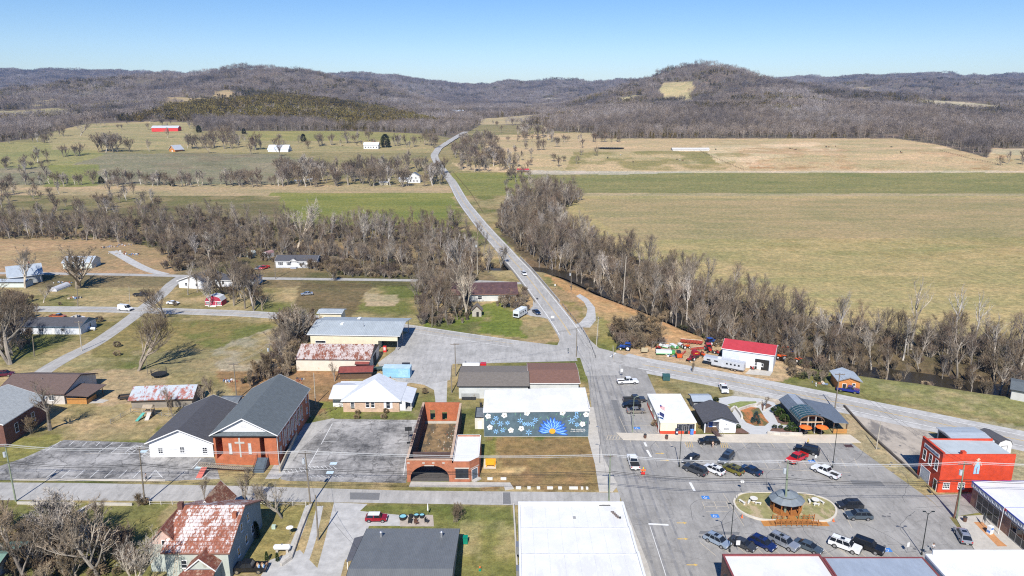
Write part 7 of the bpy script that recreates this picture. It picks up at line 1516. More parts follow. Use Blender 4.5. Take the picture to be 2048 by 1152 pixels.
pole('q5','thin pale pole on the brown yard behind the church',(631,809),(627.4,746),M('pale_pole',(.42,.38,.31),.9),r=.13); pole('q6','pale pole beside the side street',(163.6,701.6),(157.3,642),M('pale_pole',()),1); pole('q7','pale pole among the trees left of the side street',(68.8,712.8),(65,673)); pole('q8','short thin pole beside the trampoline',(295.6,749),(291,711),r=.1)
pole('q9','tall pole beside the back lane at the modular home',(551,557.5),(547.8,497),POLEM,1); pole('r1','dark pole by the west road in front of the round oak',(155.7,613),(154.3,574)); pole('r2','thin pale pole by the white van',(260,612),(257.8,572),M('pale_pole',()),r=.1); pole('r3','pole on the verge beside the dark thicket',(863.8,654),(865,607)); pole('r4','tall pole among the trees behind the abandoned store',(955,549),(954,483),M('pale_pole',()),0,1); pole('r5','pale pole in the brush east of the bridge',(1040.8,494),(1041.5,458),M('pale_pole',())); pole('r6','pole with a small transformer on the river bank path',(1142,582),(1142.6,539),POLEM,1,1)
pole('r7','very tall bare pole on the dirt bank by the river trees',(1246,606),(1252.5,513),M('pale_pole',()),r=.2); pole('r8','pole at the river path north of the junction',(1192.8,692),(1197,634),M('pale_pole',()),1); pole('r9','thin pole in the middle of the road junction corner',(1152.7,714),(1154,655)); pole('s1','tall dark pole at the right of the dealer yard',(1414,688),(1414,640)); pole('s2','dark pole on the grass between the garden shop and the east road',(1669,821.4),(1680,746),POLEM,1); pole('s3','pale leaning pole beside the retaining wall',(1752.4,898.3),(1761.5,844),M('pale_pole',()),r=.13); pole('s4','pole by the east road at the edge of the dealer yard',(1227,719),(1226,691),M('pale_pole',()),r=.12)
pole('f1','far pole beside the green field road',(1753,341),(1753,328)); pole('f2','lone pale pole at the field track before the cattle',(1312,344),(1312,322),M('pale_pole',())); pole('f3','white dead pole beside the road grove',(1003,462),(1004,420),M('white_bark',(.55,.52,.46),.9))
def wires(label,keys,offs,sag=.9,r=.018,drop=0,m=None):
 mb = MB(); m = m or M('wire_aluminium',(.52,.53,.54),.5,.05,3)
 for ka,kb in zip(keys[:-1],keys[1:]):
  a = POLES[ka] if isinstance(ka,str) else ka; b = POLES[kb] if isinstance(kb,str) else kb
  for o in offs:
   n = 10; P = []
   for i in range(n + 1):
    f = i / n; P.append((a[0] + (b[0] - a[0]) * f + (o if abs(a[0] - b[0]) < abs(a[1] - b[1]) else 0),a[1] + (b[1] - a[1]) * f + (o * .35 if abs(a[0] - b[0]) >= abs(a[1] - b[1]) else 0),a[2] + (b[2] - a[2]) * f - drop + (o * .12 if drop else 0) - sag * 4 * f * (1 - f)))
   for p,q in zip(P[:-1],P[1:]): mb.tube(p,q,r,n=3,m=m,cap=False)
 tag(mb.build('power_line'),label,'power line')
EL,ER = (-175,POLES['p1'][1] + 1,11.5),(150,POLES['p7'][1] - 1,11.5)
wires('bright upper power wires strung along the whole cross street',[EL,'p1','p2','p3','p5','p6','p7',ER],(-1.1,.5,1.1),.7,.034)
wires('dark lower cable bundle strung along the whole cross street',[EL,'p1','p2','p3','p5','p6','p7',ER],(-.5,.6),.8,.05,3.6,M('black_cable',(.03,.03,.03),.7))
wires('wires running away from the corner pole along the main street',['p5',(22,190,9),'r9'],(-.4,.4),.8,.02,.3,M('black_cable',()))
wires('wires from the workshop pole past the warehouse',['q4','q3'],(-.5,.5),.5,.02,.3); wires('wires from the east road pole to the red building pole',['s2','p7'],(-.5,.5),1.0,.02,.3,M('black_cable',())); wires('wires across the highway north of the junction',['q1','r9','r8'],(-.5,.5),.6,.02,.3,M('black_cable',())); wires('service wire from the pale tree pole over the yard to the grey metal house',['p3','p4',(-25,104,4)],(0,),.6,.02,.5,M('black_cable',()))
# small street things
def sign(label,px,py,w,h,z,col,rot=0,cat='sign',post=1,text=None,name='road_sign',tcol=None,zg=0):
 t = thing(name,label,cat,(*G(px,py),zg),R(rot));
 for s in ((0,) if post == 1 else (-w * .4,w * .4)): MB().tube((s,.03,0),(s,.03,z + h),.035,m=STEEL).build('post',t)
 q = MB().box(-w / 2,w / 2,-.03,0,z,z + h,col).build('panel',t)
 if text:
  c = bpy.data.curves.new('lettering','FONT'); c.body = text; c.size = h * .5; c.align_x = 'CENTER'; c.align_y = 'CENTER'; o = bpy.data.objects.new('l',c); COL.objects.link(o); me = bpy.data.meshes.new_from_object(o.evaluated_get(bpy.context.evaluated_depsgraph_get())); bpy.data.objects.remove(o); me.materials.append(tcol or WHITE)
  o = bpy.data.objects.new('lettering',me); COL.objects.link(o); o.parent = q; o.location = (0,-.034,z + h / 2); o.rotation_euler = (math.pi / 2,0,0)
 return t
def stop(label,px,py,rot):
 t = thing('stop_sign',label,'stop sign',(*G(px,py),0),R(rot)); MB().tube((0,.04,0),(0,.04,2.5),.035,m=STEEL).build('post',t); mb = MB(); SR = M('stop_red',(.50,.02,.02),.5)
 mb.face([(.38 * math.cos(R(22.5 + 45 * i)),-.01,2.35 + .38 * math.sin(R(22.5 + 45 * i))) for i in range(8)],WHITE); mb.face([(.33 * math.cos(R(22.5 + 45 * i)),-.016,2.35 + .33 * math.sin(R(22.5 + 45 * i))) for i in range(8)],SR); q = mb.build('panel',t)
 c = bpy.data.curves.new('lettering','FONT'); c.body = 'STOP'; c.size = .24; c.align_x = 'CENTER'; c.align_y = 'CENTER'; o = bpy.data.objects.new('l',c); COL.objects.link(o); me = bpy.data.meshes.new_from_object(o.evaluated_get(bpy.context.evaluated_depsgraph_get())); bpy.data.objects.remove(o); me.materials.append(WHITE)
 o = bpy.data.objects.new('lettering',me); COL.objects.link(o); o.parent = q; o.location = (0,-.022,2.35); o.rotation_euler = (math.pi / 2,0,0)
stop('stop sign standing behind the left end of the island',1483,984,160); sign('small grey sign panel on a post at the left tip of the island',1474,1006,.5,.8,1.2,M('sign_back',(.30,.31,.32),.6),70)
sign('white accessible parking sign in front of the dark slate sedan',1381,930,.45,.6,1.3,WHITE,0); sign('white parking sign by the near row before the dark hatchback',1475,1101,.7,.9,1.1,WHITE,0); sign('white parking sign beside the right blue bay',1814,1106,.6,.9,1.2,WHITE,20); sign('white parking sign left of the white pickup',1630,926,.5,.7,1.2,WHITE,20); sign('parking sign right of the white pickup',1671,932,.5,.8,1.2,M('sign_back',()),20); sign('grey sign panel on the near row sidewalk',1852,1109,.8,.7,.8,M('sign_back',()),0)
sign('double panel sign on the grass island of the junction',1243,754,.7,.9,1.6,WHITE,10); sign('square white sign on the same junction island',1239,752,.5,.5,2.8,M('sign_back',()),10); sign('two white board signs at the pullout exit',1105,643,1.2,.7,1.4,WHITE,0,post=2); sign('green street sign post at the junction',1136,709,.3,1.1,1.0,M('sign_dark',(.05,.07,.07),.6),0); sign('small white road sign by the guard rail',1110,579,.5,.7,1.6,WHITE,0)
sign('dark framed notice board on the terracotta paving',1966,1052,1.5,1.2,1.0,M('notice_dark',(.09,.12,.12),.4),70,post=2,name='notice_board',zg=.13)
b = thing('ice_box','white and blue boxed dispenser on the terracotta paving','dispenser',(*G(1979,1068),.13),R(20)); MB().box(-.4,.4,-.35,.35,0,1.5,WHITE).build('cabinet',b); MB().box(-.41,-.401,-.3,.3,.3,.7,M('mail_blue',())).build('front_panel',b); MB().box(-.3,.3,-.36,-.351,.9,1.3,M('mail_blue',())).build('front_panel',b)
f = thing('flagpole','white pole with a small flag before the corner store window','flagpole',(*G(1996,1069),.13)); MB().tube((0,0,0),(.2,0,5.6),.05,n=6,m=WHITE).build('pole',f); MB().box(.2,.24,-.6,0,4.9,5.4,M('flag_red',())).build('flag',f)
for px,py,lb in ((1929,1044,'dark litter bin beside the silver SUV on the right sidewalk'),(1333,879,'brown litter barrel on the sidewalk before the post office'),(1290,877,'dark litter bin on the sidewalk at the corner of the square')):
 t = thing('litter_bin',lb,'litter bin',(*G(px,py),.13)); MB().lathe(0,0,[(.3,0),(.36,.5),(.33,.85)],12,M('bin_brown',(.12,.06,.04),.8)).build('bin',t); MB().lathe(0,0,[(.37,.86),(.37,.95),(.15,1.1)],12,DARK).build('lid',t)
t = thing('drain_grate','dark square drain grate in the pavement by the garden shop','grate',(*G(1697,892),.022)); MB().box(-.9,.9,-.7,.7,0,.012,M('grate_brown',(.06,.03,.03),.8)).build('grate',t)
# people
SKIN = M('skin',(.55,.36,.26),.7)
def person(label,px,py,rot,top,legs,z=0,pose=0,s=1.0,seat=False,hair=None):
 t = thing('person',label,'person',(*G(px,py),z),R(rot)); t.scale = (s,) * 3
 def skin_body(name,vs,es,rs,m,parent):
  me = bpy.data.meshes.new(name); me.from_pydata(vs,es,[]); o = bpy.data.objects.new(name,me); COL.objects.link(o); md = o.modifiers.new('s','SKIN');
  for i,r_ in enumerate(rs): me.skin_vertices[0].data[i].radius = (r_,r_ * .85) if not hasattr(r_,'__len__') else r_
  me.skin_vertices[0].data[0].use_root = True; o.modifiers.new('u','SUBSURF').levels = 1
  m2 = bpy.data.meshes.new_from_object(o.evaluated_get(bpy.context.evaluated_depsgraph_get())); bpy.data.objects.remove(o); m2.materials.clear(); m2.materials.append(m)
  m2.polygons.foreach_set('use_smooth',[True] * len(m2.polygons)); o = bpy.data.objects.new(name,m2); COL.objects.link(o); o.parent = parent; return o
 k = .12 if pose == 1 else .03; a = (.25,.32) if pose in (1,2) else (.06,.06)
 V = [(0,0,.95),(0,0,1.2),(0,0,1.42),(0,.01,1.53),(0,.02,1.62),(0,.02,1.74),(-.1,0,.9),(-.11,k,.5),(-.11,k * .3,.09),(-.11,-.13,.04) if False else (-.11,k * .3 + .13,.04),(.1,0,.9),(.11,-k,.5),(.11,-k * 1.4,.09),(.11,-k * 1.4 + .13,.04),(-.19,0,1.40),(-.24,a[0] * .3,1.15),(-.23,a[0],.95 if pose == 0 else 1.12),(-.22,a[0] + .1,.88 if pose == 0 else 1.15),(.19,0,1.40),(.24,a[1] * .3,1.15),(.23,a[1],.95 if pose == 0 else 1.12),(.22,a[1] + .1,.88 if pose == 0 else 1.15)]
 E = [(0,1),(1,2),(2,3),(3,4),(4,5),(0,6),(6,7),(7,8),(8,9),(0,10),(10,11),(11,12),(12,13),(2,14),(14,15),(15,16),(16,17),(2,18),(18,19),(19,20),(20,21)]
 Rr_ = [.13,.13,.15,.055,.10,.08,.085,.06,.04,.04,.085,.06,.04,.04,.06,.042,.03,.035,.06,.042,.03,.035]
 body = skin_body('body',V,E,Rr_,SKIN,t)
 sh = [0,1,2,14,15,18,19]; mp = {v_: i for i,v_ in enumerate(sh)}
 skin_body('shirt',[V[i] for i in sh],[(mp[a_],mp[b_]) for a_,b_ in E if a_ in mp and b_ in mp],[Rr_[i] + .018 for i in sh],top,t)
 if legs:
  tr_ = [0,6,7,8,10,11,12]; mp = {v_: i for i,v_ in enumerate(tr_)}; skin_body('trousers',[V[i] for i in tr_],[(mp[a_],mp[b_]) for a_,b_ in E if a_ in mp and b_ in mp],[Rr_[i] + .016 for i in tr_],legs,t)
 MB().lathe(0,-.005,[(.085,1.66),(.115,1.70),(.105,1.78),(.05,1.83)],10,hair or M('hair_brown',(.09,.05,.03),.8)).build('hair',t,smooth=True)
 MB().box(-.012,.012,.105,.14,1.64,1.68,SKIN).build('nose',t)
 return t
person('person in pale peach clothes standing beside the black SUV by the sidewalk',1425,896,200,M('peach_shirt',(.62,.42,.30),.8),M('peach_trousers',(.55,.40,.30),.8),pose=2)
person('person in white walking toward the near row stores',1865,1104,150,M('white_shirt',(.6,.62,.64),.8),M('grey_trousers',(.20,.22,.25),.8),pose=1)
person('person in grey bending near the brick ruin lot at the church annex',293,962,120,M('grey_shirt',(.22,.24,.27),.8),M('dark_trousers',(.05,.06,.07),.8),pose=1)
def moto(px,py,lb):
 t = thing('motorcycle',lb,'motorcycle',(*G(px,py),.02),R(60))
 for x in (-.7,.7): w = MB().tube((x,-.06,.32),(x,.06,.32),.32,n=14,m=BLACK).build('wheel',t)
 MB().box(-.5,.35,-.15,.15,.45,.85,paint('violet_paint',(.12,.10,.30))).build('fairing',t,bevel=.04); MB().box(-.7,-.1,-.13,.13,.85,.93,BLACK).build('seat',t); MB().tube((.35,0,.9),(.7,0,.35),.04,m=CHROME).build('fork',t); MB().tube((.3,-.35,1.05),(.3,.35,1.05),.02,m=DARK).build('handlebar',t)
moto(1610,893,'motorcycle with a violet fairing behind the black SUV near the orange umbrellas')
person('motorcycle rider in yellow helmet colours beside the motorcycle',1615,892,200,M('yellow_shirt',(.7,.5,.05),.7),M('dark_trousers',()),pose=2,hair=M('yellow_shirt',()))
# orange road worker barrier behind the moving pickup
t = thing('barricade','orange and red barricade sign standing in the street behind the white pickup','barricade',(*G(1286,951),.02)); MB().box(-.5,.5,-.05,.05,1.0,1.4,M('cone_orange',())).build('upper_board',t); MB().box(-.4,.4,-.06,.06,.2,.75,M('vending_red',())).build('lower_board',t); MB().tube((0,0,0),(0,0,1.9),.05,m=M('machine_yellow',())).build('post',t); MB().box(-.1,.1,-.08,.08,1.5,1.9,M('machine_yellow',())).build('beacon',t)
# lot furniture: yellow bench pad, stone blocks, satellite dish, tank
sheet('bench_pad',[(968,918),(991,918),(992,938),(967,938)],.05,M('pad_pale',(.62,.54,.42),.9))
t = thing('yellow_bench','bright yellow orange wooden glider bench on a pale pad at the brown lot','bench',(*G(981,932),.06)); YO = M('yellow_stain',(.80,.36,.02),.6,.1,2)
MB().box(-.85,.85,-.5,.15,.4,.5,YO).build('seat',t); MB().box(-.85,.85,.15,.25,.45,1.1,YO).build('backrest',t)
for s in (-.85,.85): MB().box(s - .07,s + .07,-.6,.3,0,.72,YO).build('arm',t)
MB().box(-1.1,1.1,.3,.45,.0,1.5,YO).build('frame',t)
for i,(px,w_) in enumerate(((980,1.1),(1007,1.2),(1037,1.1),(1058,.7),(1077,.7),(1100,1.2),(1120,.8),(1147,1.8),(1164,.5),(1174,.5))):
 py = 959 + (.0 if i < 2 else 18 + i * .12); x,y = G(px,py)
 mb = MB().box(-w_ / 2,w_ / 2,-.3,.3,0,.42,SW); o = mb.build('stone_block',bevel=.06,loc=(x,y,0)); tag(o,['low stone block with a dark top nearest the corner office','second pale stone block right of the corner office'][i] if i < 2 else ['first','second','third','fourth','fifth','sixth','seventh','last'][i - 2] + ' pale stone block from the left along the brown lot kerb','stone block','stone blocks edging the brown lot')
t = thing('satellite_dish','white satellite dish on a post in the farmhouse lawn','satellite dish',(*G(580.5,1070),0)); MB().tube((0,0,0),(0,0,1.4),.05,m=STEEL).build('post',t); MB().lathe(0,0,[(.1,1.3),(.65,1.55)],16,WHITE).build('dish',t)
t = thing('propane_tank','white horizontal propane tank on stone feet beside the lawn','gas tank',(*G(565,1104),0),R(2)); MB().tube((-1.25,0,1.0),(1.25,0,1.0),.5,n=16,m=WHITE).lathe(0,0,[(.15,1.45),(.15,1.62)],8,STEEL).build('tank',t,smooth=True)
for s in (-1.25,1.25): MB().tube((s,0,1.0),(s + .22 * (1 if s > 0 else -1),0,1.0),.5,.25,n=16,m=WHITE).build('end_cap',t); MB().box(s * .7 - .2,s * .7 + .2,-.3,.3,0,.52,STN).build('foot',t)
t = thing('propane_tank','small white propane tank on the lawn beside the blue-grey house','gas tank',(*G(185,661),0)); MB().tube((-1.1,0,.7),(1.1,0,.7),.45,n=12,m=WHITE).build('tank',t); [MB().box(s - .15,s + .15,-.3,.3,0,.3,CONC).build('foot',t) for s in (-.7,.7)]
t = thing('utility_box','small pale green utility box on the farmhouse lawn','utility box',(*G(548,1057),0)); MB().box(-.35,.35,-.3,.3,0,.7,M('utility_green',(.42,.52,.44),.7)).build('body',t,bevel=.03)
def wall_line(label,pts,h,w,m,name='stone_wall',cat='wall'):
 mb = MB(); p = [G(*q) for q in pts]
 for a,b in zip(p[:-1],p[1:]): d = Vector((b[0] - a[0],b[1] - a[1])).normalized(); nx,ny = -d.y * w / 2,d.x * w / 2; mb.prism([(a[0] + nx,a[1] + ny),(b[0] + nx,b[1] + ny),(b[0] - nx,b[1] - ny),(a[0] - nx,a[1] - ny)],0,h,m)
 tag(mb.build(name),label,cat)
wall_line('low rubble wall curving down beside the wheel tracks from the pale tree',[(622,1012),(612,1035),(600,1065),(590,1095),(582,1118),(562,1132)],.55,.5,STN); wall_line('white low wall along the near side of the cross street at the left',[(35,1008),(150,1010)],.5,.3,CONC,'low_wall'); wall_line('pale low wall along the road above the farmhouse lawn',[(192,1010),(265,1011)],.5,.3,CONC,'low_wall'); wall_line('curved stone steps wall in the farmhouse garden',[(157,1030),(170,1020),(190,1012)],.7,.5,STN)
wall_line('pale kerb wall bounding the white-roofed store on its left side',[(1027,1012),(1032,1100),(1036,1180)],.7,.3,CONC,'low_wall')
def fence(label,pts,h,m,gap=2.4,rails=2,name='fence',z=0,post=.06):
 t = thing(name,label,'fence',(*G(*pts[0]),z)); o = Vector(G(*pts[0])); p = [Vector(G(*q)) - o for q in pts]; rl = MB()
 for a,b in zip(p[:-1],p[1:]):
  n = max(1,round((b - a).length / gap))
  for i in range(n + (1 if b is p[-1] else 0)): c = a.lerp(b,i / n); MB().box(c.x - post,c.x + post,c.y - post,c.y + post,0,h,m).build('post',t)
  for k in range(rails): rl.tube((a.x,a.y,h * (k + .8) / (rails + .1)),(b.x,b.y,h * (k + .8) / (rails + .1)),.03,n=4,m=m)
 rl.build('rail',t)
fence('white rail fence along the near verge between the farmhouse and the pale tree',[(300,1010),(390,1009)],.9,M('old_white',(.55,.52,.47),.8)); fence('pale rail fence behind the pale tree beside the cross street',[(492,1010),(560,1011),(612,1012)],1.0,M('old_white',())); fence('wire fence enclosing the playset lawn',[(222,848),(262,825),(345,836),(372,838)],1.2,STEEL,3.0); fence('wooden fence beside the brown yard',[(690,812),(640,832)],1.2,WOODB,1.6)
def playset():
 t = thing('playset','wooden swing set with a green slide and a grey climbing ramp','playset',(*G(299,832),0)); PW = M('play_wood',(.35,.28,.20),.8)
 for x in (-1,1):
  for y in (-.8,.8): MB().box(x - .07,x + .07,y - .07,y + .07,0,2.6,PW).build('post',t)
 MB().box(-1.1,1.1,-.9,.9,1.3,1.42,PW).build('platform',t); MB().slab([(-1.2,-1.0,2.5),(1.2,-1.0,2.5),(1.2,0,3.1),(-1.2,0,3.1)],.06,PW).slab([(-1.2,0,3.1),(1.2,0,3.1),(1.2,1.0,2.5),(-1.2,1.0,2.5)],.06,PW).build('canopy',t)
 MB().slab([(-1.1,-1.0,1.4),(-.4,-1.0,1.4),(-1.2,-3.3,.2),(-1.9,-3.3,.2)][::-1],.1,M('slide_green',(.10,.38,.32),.4)).build('slide',t); MB().slab([(.1,-.9,1.4),(1.1,-.9,1.4),(1.0,-2.6,.05),(0,-2.6,.05)][::-1],.08,M('ramp_grey',(.45,.42,.38),.8)).build('climbing_ramp',t)
 MB().tube((1,0,2.4),(5,0,2.4),.07,m=PW).tube((5,0,2.4),(5.2,-1.1,0),.06,m=PW).tube((5,0,2.4),(5.2,1.1,0),.06,m=PW).build('swing_beam',t)
 for x in (2.4,3.8): s = MB().box(x - .25,x + .25,-.12,.12,.5,.54,BLACK).build('swing_seat',t); MB().tube((x - .22,0,.5),(x - .22,0,2.4),.012,n=3,m=DARK).tube((x + .22,0,.5),(x + .22,0,2.4),.012,n=3,m=DARK).build('chain',s)
playset()
t = thing('trampoline','round black trampoline with a net enclosure on the grass','trampoline',(*G(319,753),0)); MB().lathe(0,0,[(2.1,.85),(2.1,.92)],20,BLACK).build('mat',t)
for i in range(6): a = i * math.pi / 3; MB().tube((2.15 * math.cos(a),2.15 * math.sin(a),0),(2.15 * math.cos(a),2.15 * math.sin(a),2.5),.04,m=DARK).build('pole',t)
nm = MB()
for i in range(48): a = i * math.pi / 24; nm.box(2.12 * math.cos(a) - .012,2.12 * math.cos(a) + .012,2.12 * math.sin(a) - .012,2.12 * math.sin(a) + .012,.9,2.4,DARK)
nm.build('net',t)
t = thing('utility_trailer','dark mesh-sided utility trailer on the bare yard','trailer',(*G(256,797),0),R(18)); MB().box(-2.2,2.2,-1,1,.45,.55,WOODB).build('deck',t); MB().box(-2.2,2.2,-1.03,-.98,.56,1.0,DARK).box(-2.2,2.2,.98,1.03,.56,1.0,DARK).box(-2.2,-2.15,-.97,.97,.56,1.0,DARK).build('side',t)
for s in (-1,1): MB().tube((0,s * 1.05,.35),(0,s * 1.25,.35),.35,n=10,m=BLACK).build('wheel',t)
def bin_(px,py,lb,m,m2=None,s=1.0):
 t = thing('wheeled_bin',lb,'wheeled bin',(*G(px,py),0)); t.scale = (s,) * 3; MB().prism([(-.3,-.3),(.3,-.3),(.3,.3),(-.3,.3)],.08,1.0,m).build('bin',t); MB().slab([(-.34,-.36,1.06),(.34,-.36,1.06),(.34,.34,1.12),(-.34,.34,1.12)],.05,m2 or m).build('lid',t)
 for q in (-.25,.25): MB().tube((q - .04,.3,.1),(q + .04,.3,.1),.1,n=8,m=BLACK).build('wheel',t)
bin_(931,1087,'green wheeled bin beside the grey metal house',M('bin_green',(.0,.22,.14),.5),s=1.3); bin_(962,814,'black bin against the workshop wall',BLACK)
for i,(px,py,lb) in enumerate(((806,1038,'black water tub with turquoise water at the left of the patio clutter'),(822,1036,'dark narrow barrel in the patio clutter behind the metal house'),(833,1035,'black tub with pale blue top in the middle of the patio clutter'),(844,1035,'black tub with pale blue top at the right of the patio clutter'))):
 t = thing('water_tub',lb,'tub',(*G(px,py),0)); r_ = (.75,.4,.5,.5)[i]; MB().lathe(0,0,[(r_ * .85,0),(r_,.7),(r_ * .9,.7),(r_ * .85,.55)],14,BLACK).build('tub',t); MB().lathe(0,0,[(r_ * .86,.56),(r_ * .86,.6)],14,M('tub_water',(.25,.55,.62),.2)).build('water',t) if i != 1 else None
for i,(px,py,lb) in enumerate(((820,1046,'black patio chair left of the brown one'),(833,1048,'brown patio armchair behind the metal house'),(854,1045,'dark patio lounger at the right of the patio'))):
 t = thing('patio_chair',lb,'chair',(*G(px,py),0),R(i * 35)); c_ = (BLACK,M('rattan_brown',(.12,.06,.04),.8),DARK)[i]; MB().box(-.35,.35,-.35,.35,.35,.45,c_).build('seat',t); MB().box(-.35,.35,.28,.36,.45,1.0,c_).build('backrest',t); [MB().box(a - .03,a + .03,b - .03,b + .03,0,.35,c_).build('leg',t) for a in (-.3,.3) for b in (-.3,.3)]
sheet('patio_slab',[(800,1030),(866,1030),(868,1053),(800,1053)],.03,M('patio_buff',(.42,.36,.30),.9,.2,1))
t = thing('closed_parasol','closed white parasol standing at the patio corner','umbrella',(*G(856,1030),.03)); MB().tube((0,0,0),(0,0,2.4),.03,m=STEEL).build('pole',t); MB().lathe(0,0,[(.16,1.0),(.1,2.0),(.03,2.5)],8,WHITE).build('canopy',t)
t = thing('garden_ornament','small green and red garden ornament on the lawn right of the metal house','garden ornament',(*G(960,1141),0)); MB().lathe(0,0,[(.25,0),(.2,.3),(.05,.5)],10,M('bin_green',())).build('base',t); MB().lathe(0,0,[(.12,.5),(.14,.7),(.03,.85)],10,M('cone_orange',())).build('top',t)
def hoop():
 a,b = Vector(G(106,583)),Vector(G(134,572)); d = (b - a); t = thing('hoop_tunnel','translucent white plastic hoop tunnel on the lawn','greenhouse',(*((a + b) / 2),0),math.atan2(d.y,d.x)); L = d.length; mb = MB(); HP = M('plastic_film',(.55,.56,.60),.4,.12,1)
 P = [(-1.7 * math.cos(math.pi * i / 8),1.7 * math.sin(math.pi * i / 8)) for i in range(9)]
 for p,q in zip(P[:-1],P[1:]): mb.face([(-L / 2,p[0],p[1]),(-L / 2,q[0],q[1]),(L / 2,q[0],q[1]),(L / 2,p[0],p[1])],HP)
 mb.face([(-L / 2,p[0],p[1]) for p in P],HP); mb.face([(L / 2,p[0],p[1]) for p in P][::-1],HP); mb.build('cover',t)
 for k in range(7): r_ = MB(); x = -L / 2 + k * L / 6; [r_.tube((x,p[0] * 1.02,p[1] * 1.02),(x,q[0] * 1.02,q[1] * 1.02),.04,n=4,m=M('hoop_grey',(.3,.3,.33),.7)) for p,q in zip(P[:-1],P[1:])]; r_.build('hoop',t)
hoop()
# junk and small yard clutter, one thing each
JC = [M('junk_white',(.6,.6,.62),.7),M('junk_dark',(.04,.04,.05),.7),M('junk_blue',(.15,.22,.35),.7),M('junk_rust',(.30,.12,.06),.8),M('junk_tan',(.5,.42,.32),.8)]
def junk(px,py,lb,n,sp,seed):
 r_ = random.Random(seed); t = thing('scrap_pile',lb,'scrap pile',(*G(px,py),0)); mb = MB()
 for i in range(n):
  x,y = r_.gauss(0,sp),r_.gauss(0,sp * .6); k0 = len(mb.v); a,b,c_ = r_.uniform(.2,1.1),r_.uniform(.15,.6),r_.uniform(.1,.7); mb.box(-a / 2,a / 2,-b / 2,b / 2,0,c_,r_.choice(JC)); mb.xf(Matrix.Translation((x,y,.0)) @ Matrix.Rotation(r_.uniform(0,3),4,'Z') @ Matrix.Rotation(r_.uniform(-.3,.3),4,'X'),k0)
 mb.build('scrap',t)['kind'] = 'stuff'
junk(218,494,'heap of scrap and car parts at the left of the dirt clearing',26,2.2,1); junk(247,490,'white scrap panels at the back of the dirt clearing',18,2.0,2); junk(262,510,'scattered pale scrap in the middle of the dirt clearing',24,2.4,3); junk(238,506,'low row of dark scrap along the dirt clearing',16,2.6,4); junk(148,597,'pile of junk with a white chair on the lawn',16,1.3,5); junk(458,763,'small heap of white and blue rubbish behind the church',12,1.0,6); junk(598,762,'stack of old timber beside the brown yard',14,1.6,7); junk(1640,768,'rusty scrap beside the orange cabin',12,1.3,8); junk(30,565,'dark clutter beside the silver-roofed house',18,3,9); junk(128,565,'dark clutter row beside the hoop tunnel',16,2.2,10); junk(1040,600,'overgrown debris beside the abandoned store',18,2.5,11); junk(778,752,'boxes and clutter beside the blue container',14,1.5,12); junk(1340,712,'loose implements in the dealer yard',14,2.0,13)
t = thing('dumpster','dark green skip container on the grass beside the junction','dumpster',(*G(1332,760),0),R(-5)); MB().prism([(-1.0,-.8),(1.0,-.8),(1.0,.8),(-1.0,.8)],.1,1.3,M('skip_green',(.03,.09,.09),.6)).build('bin',t); MB().slab([(-1.05,-.85,1.36),(1.05,-.85,1.36),(1.05,.85,1.7),(-1.05,.85,1.7)],.05,M('skip_green',())).build('lid',t)
def hoopbb():
 t = thing('basketball_hoop','black portable basketball hoop by the ruin wall in the church lot','basketball hoop',(*G(818,886),.02),R(190)); MB().box(-.5,.5,-.4,.4,0,.15,BLACK).build('base',t); MB().tube((0,0,.1),(0,-.5,3),.06,m=DARK).build('pole',t); MB().box(-.8,.8,-.7,-.65,2.7,3.7,DARK).build('backboard',t)
 r_ = MB(); [r_.tube((.23 * math.cos(i * .785),-1.0 + .23 * math.sin(i * .785),3.0),(.23 * math.cos((i + 1) * .785),-1.0 + .23 * math.sin((i + 1) * .785),3.0),.02,n=4,m=P_RED) for i in range(8)]; r_.build('rim',t)
hoopbb()
# cattle and far fence posts
def cow(x,y,z,rot,lb,m):
 t = thing('cow',lb,'cow',(x,y,z),rot,'cattle grazing in the far tan pasture'); mb = MB(); mb.box(-.8,.7,-.32,.32,.65,1.35,m).box(.7,1.2,-.15,.15,.75,1.3,m).box(1.1,1.6,-.13,.13,.45,.8,m)
 for a in (-.65,.55):
  for b in (-.22,.22): mb.box(a - .09,a + .09,b - .08,b + .08,0,.66,m)
 mb.box(-.86,-.8,-.03,.03,.5,1.3,m); bm_ = mb.build('body',t,bevel=.07)
CK = [M('cow_black',(.025,.02,.018),.8),M('cow_brown',(.16,.07,.04),.8),M('cow_white',(.55,.52,.48),.8)]
for i,(px,py,k,lb) in enumerate(((1580,298,0,'black cow at the left of the tight group in the far pasture'),(1584,299,0,'black cow in the middle of the tight group'),(1589,301,1,'brown cow at the front of the tight group'),(1592,300,0,'black cow at the right of the tight group'),(1652,295,0,'dark cow left of a pair farther back'),(1657,295,1,'brown cow right of a pair farther back'),(1671,294,1,'brown cow alone behind the pair'),(1354,320,0,'dark cow at the left of the trio near the field track'),(1360,321,2,'white cow in the middle of the trio near the field track'),(1365,322,1,'brown cow at the right of the trio near the field track'),(1431,300,0,'single black cow near the long hoop barn'),(1266,325,0,'small dark cow alone right of the pond'),(1783,295,0,'dark cow far right near the woods'),(1801,304,0,'black cow standing alone below the woods'),(1802,307,1,'brown calf beside the black cow below the woods'),(1215,317,0,'black cow at the left end of the pasture'),(1241,311,2,'white cow near the pond'))):
 x,y,z = WT(px,py); cow(x,y,z,i * 1.3,lb,CK[k])
x,y,z = WT(1222,297); mb = MB(); mb.face([(x + 17 * math.cos(a * .52),y + 13 * math.sin(a * .52),z + 1.6 if False else TZ(x,y) + .9) for a in range(12)],M('pond_water',(.02,.04,.07),.1)); structure(mb.build('pond'))
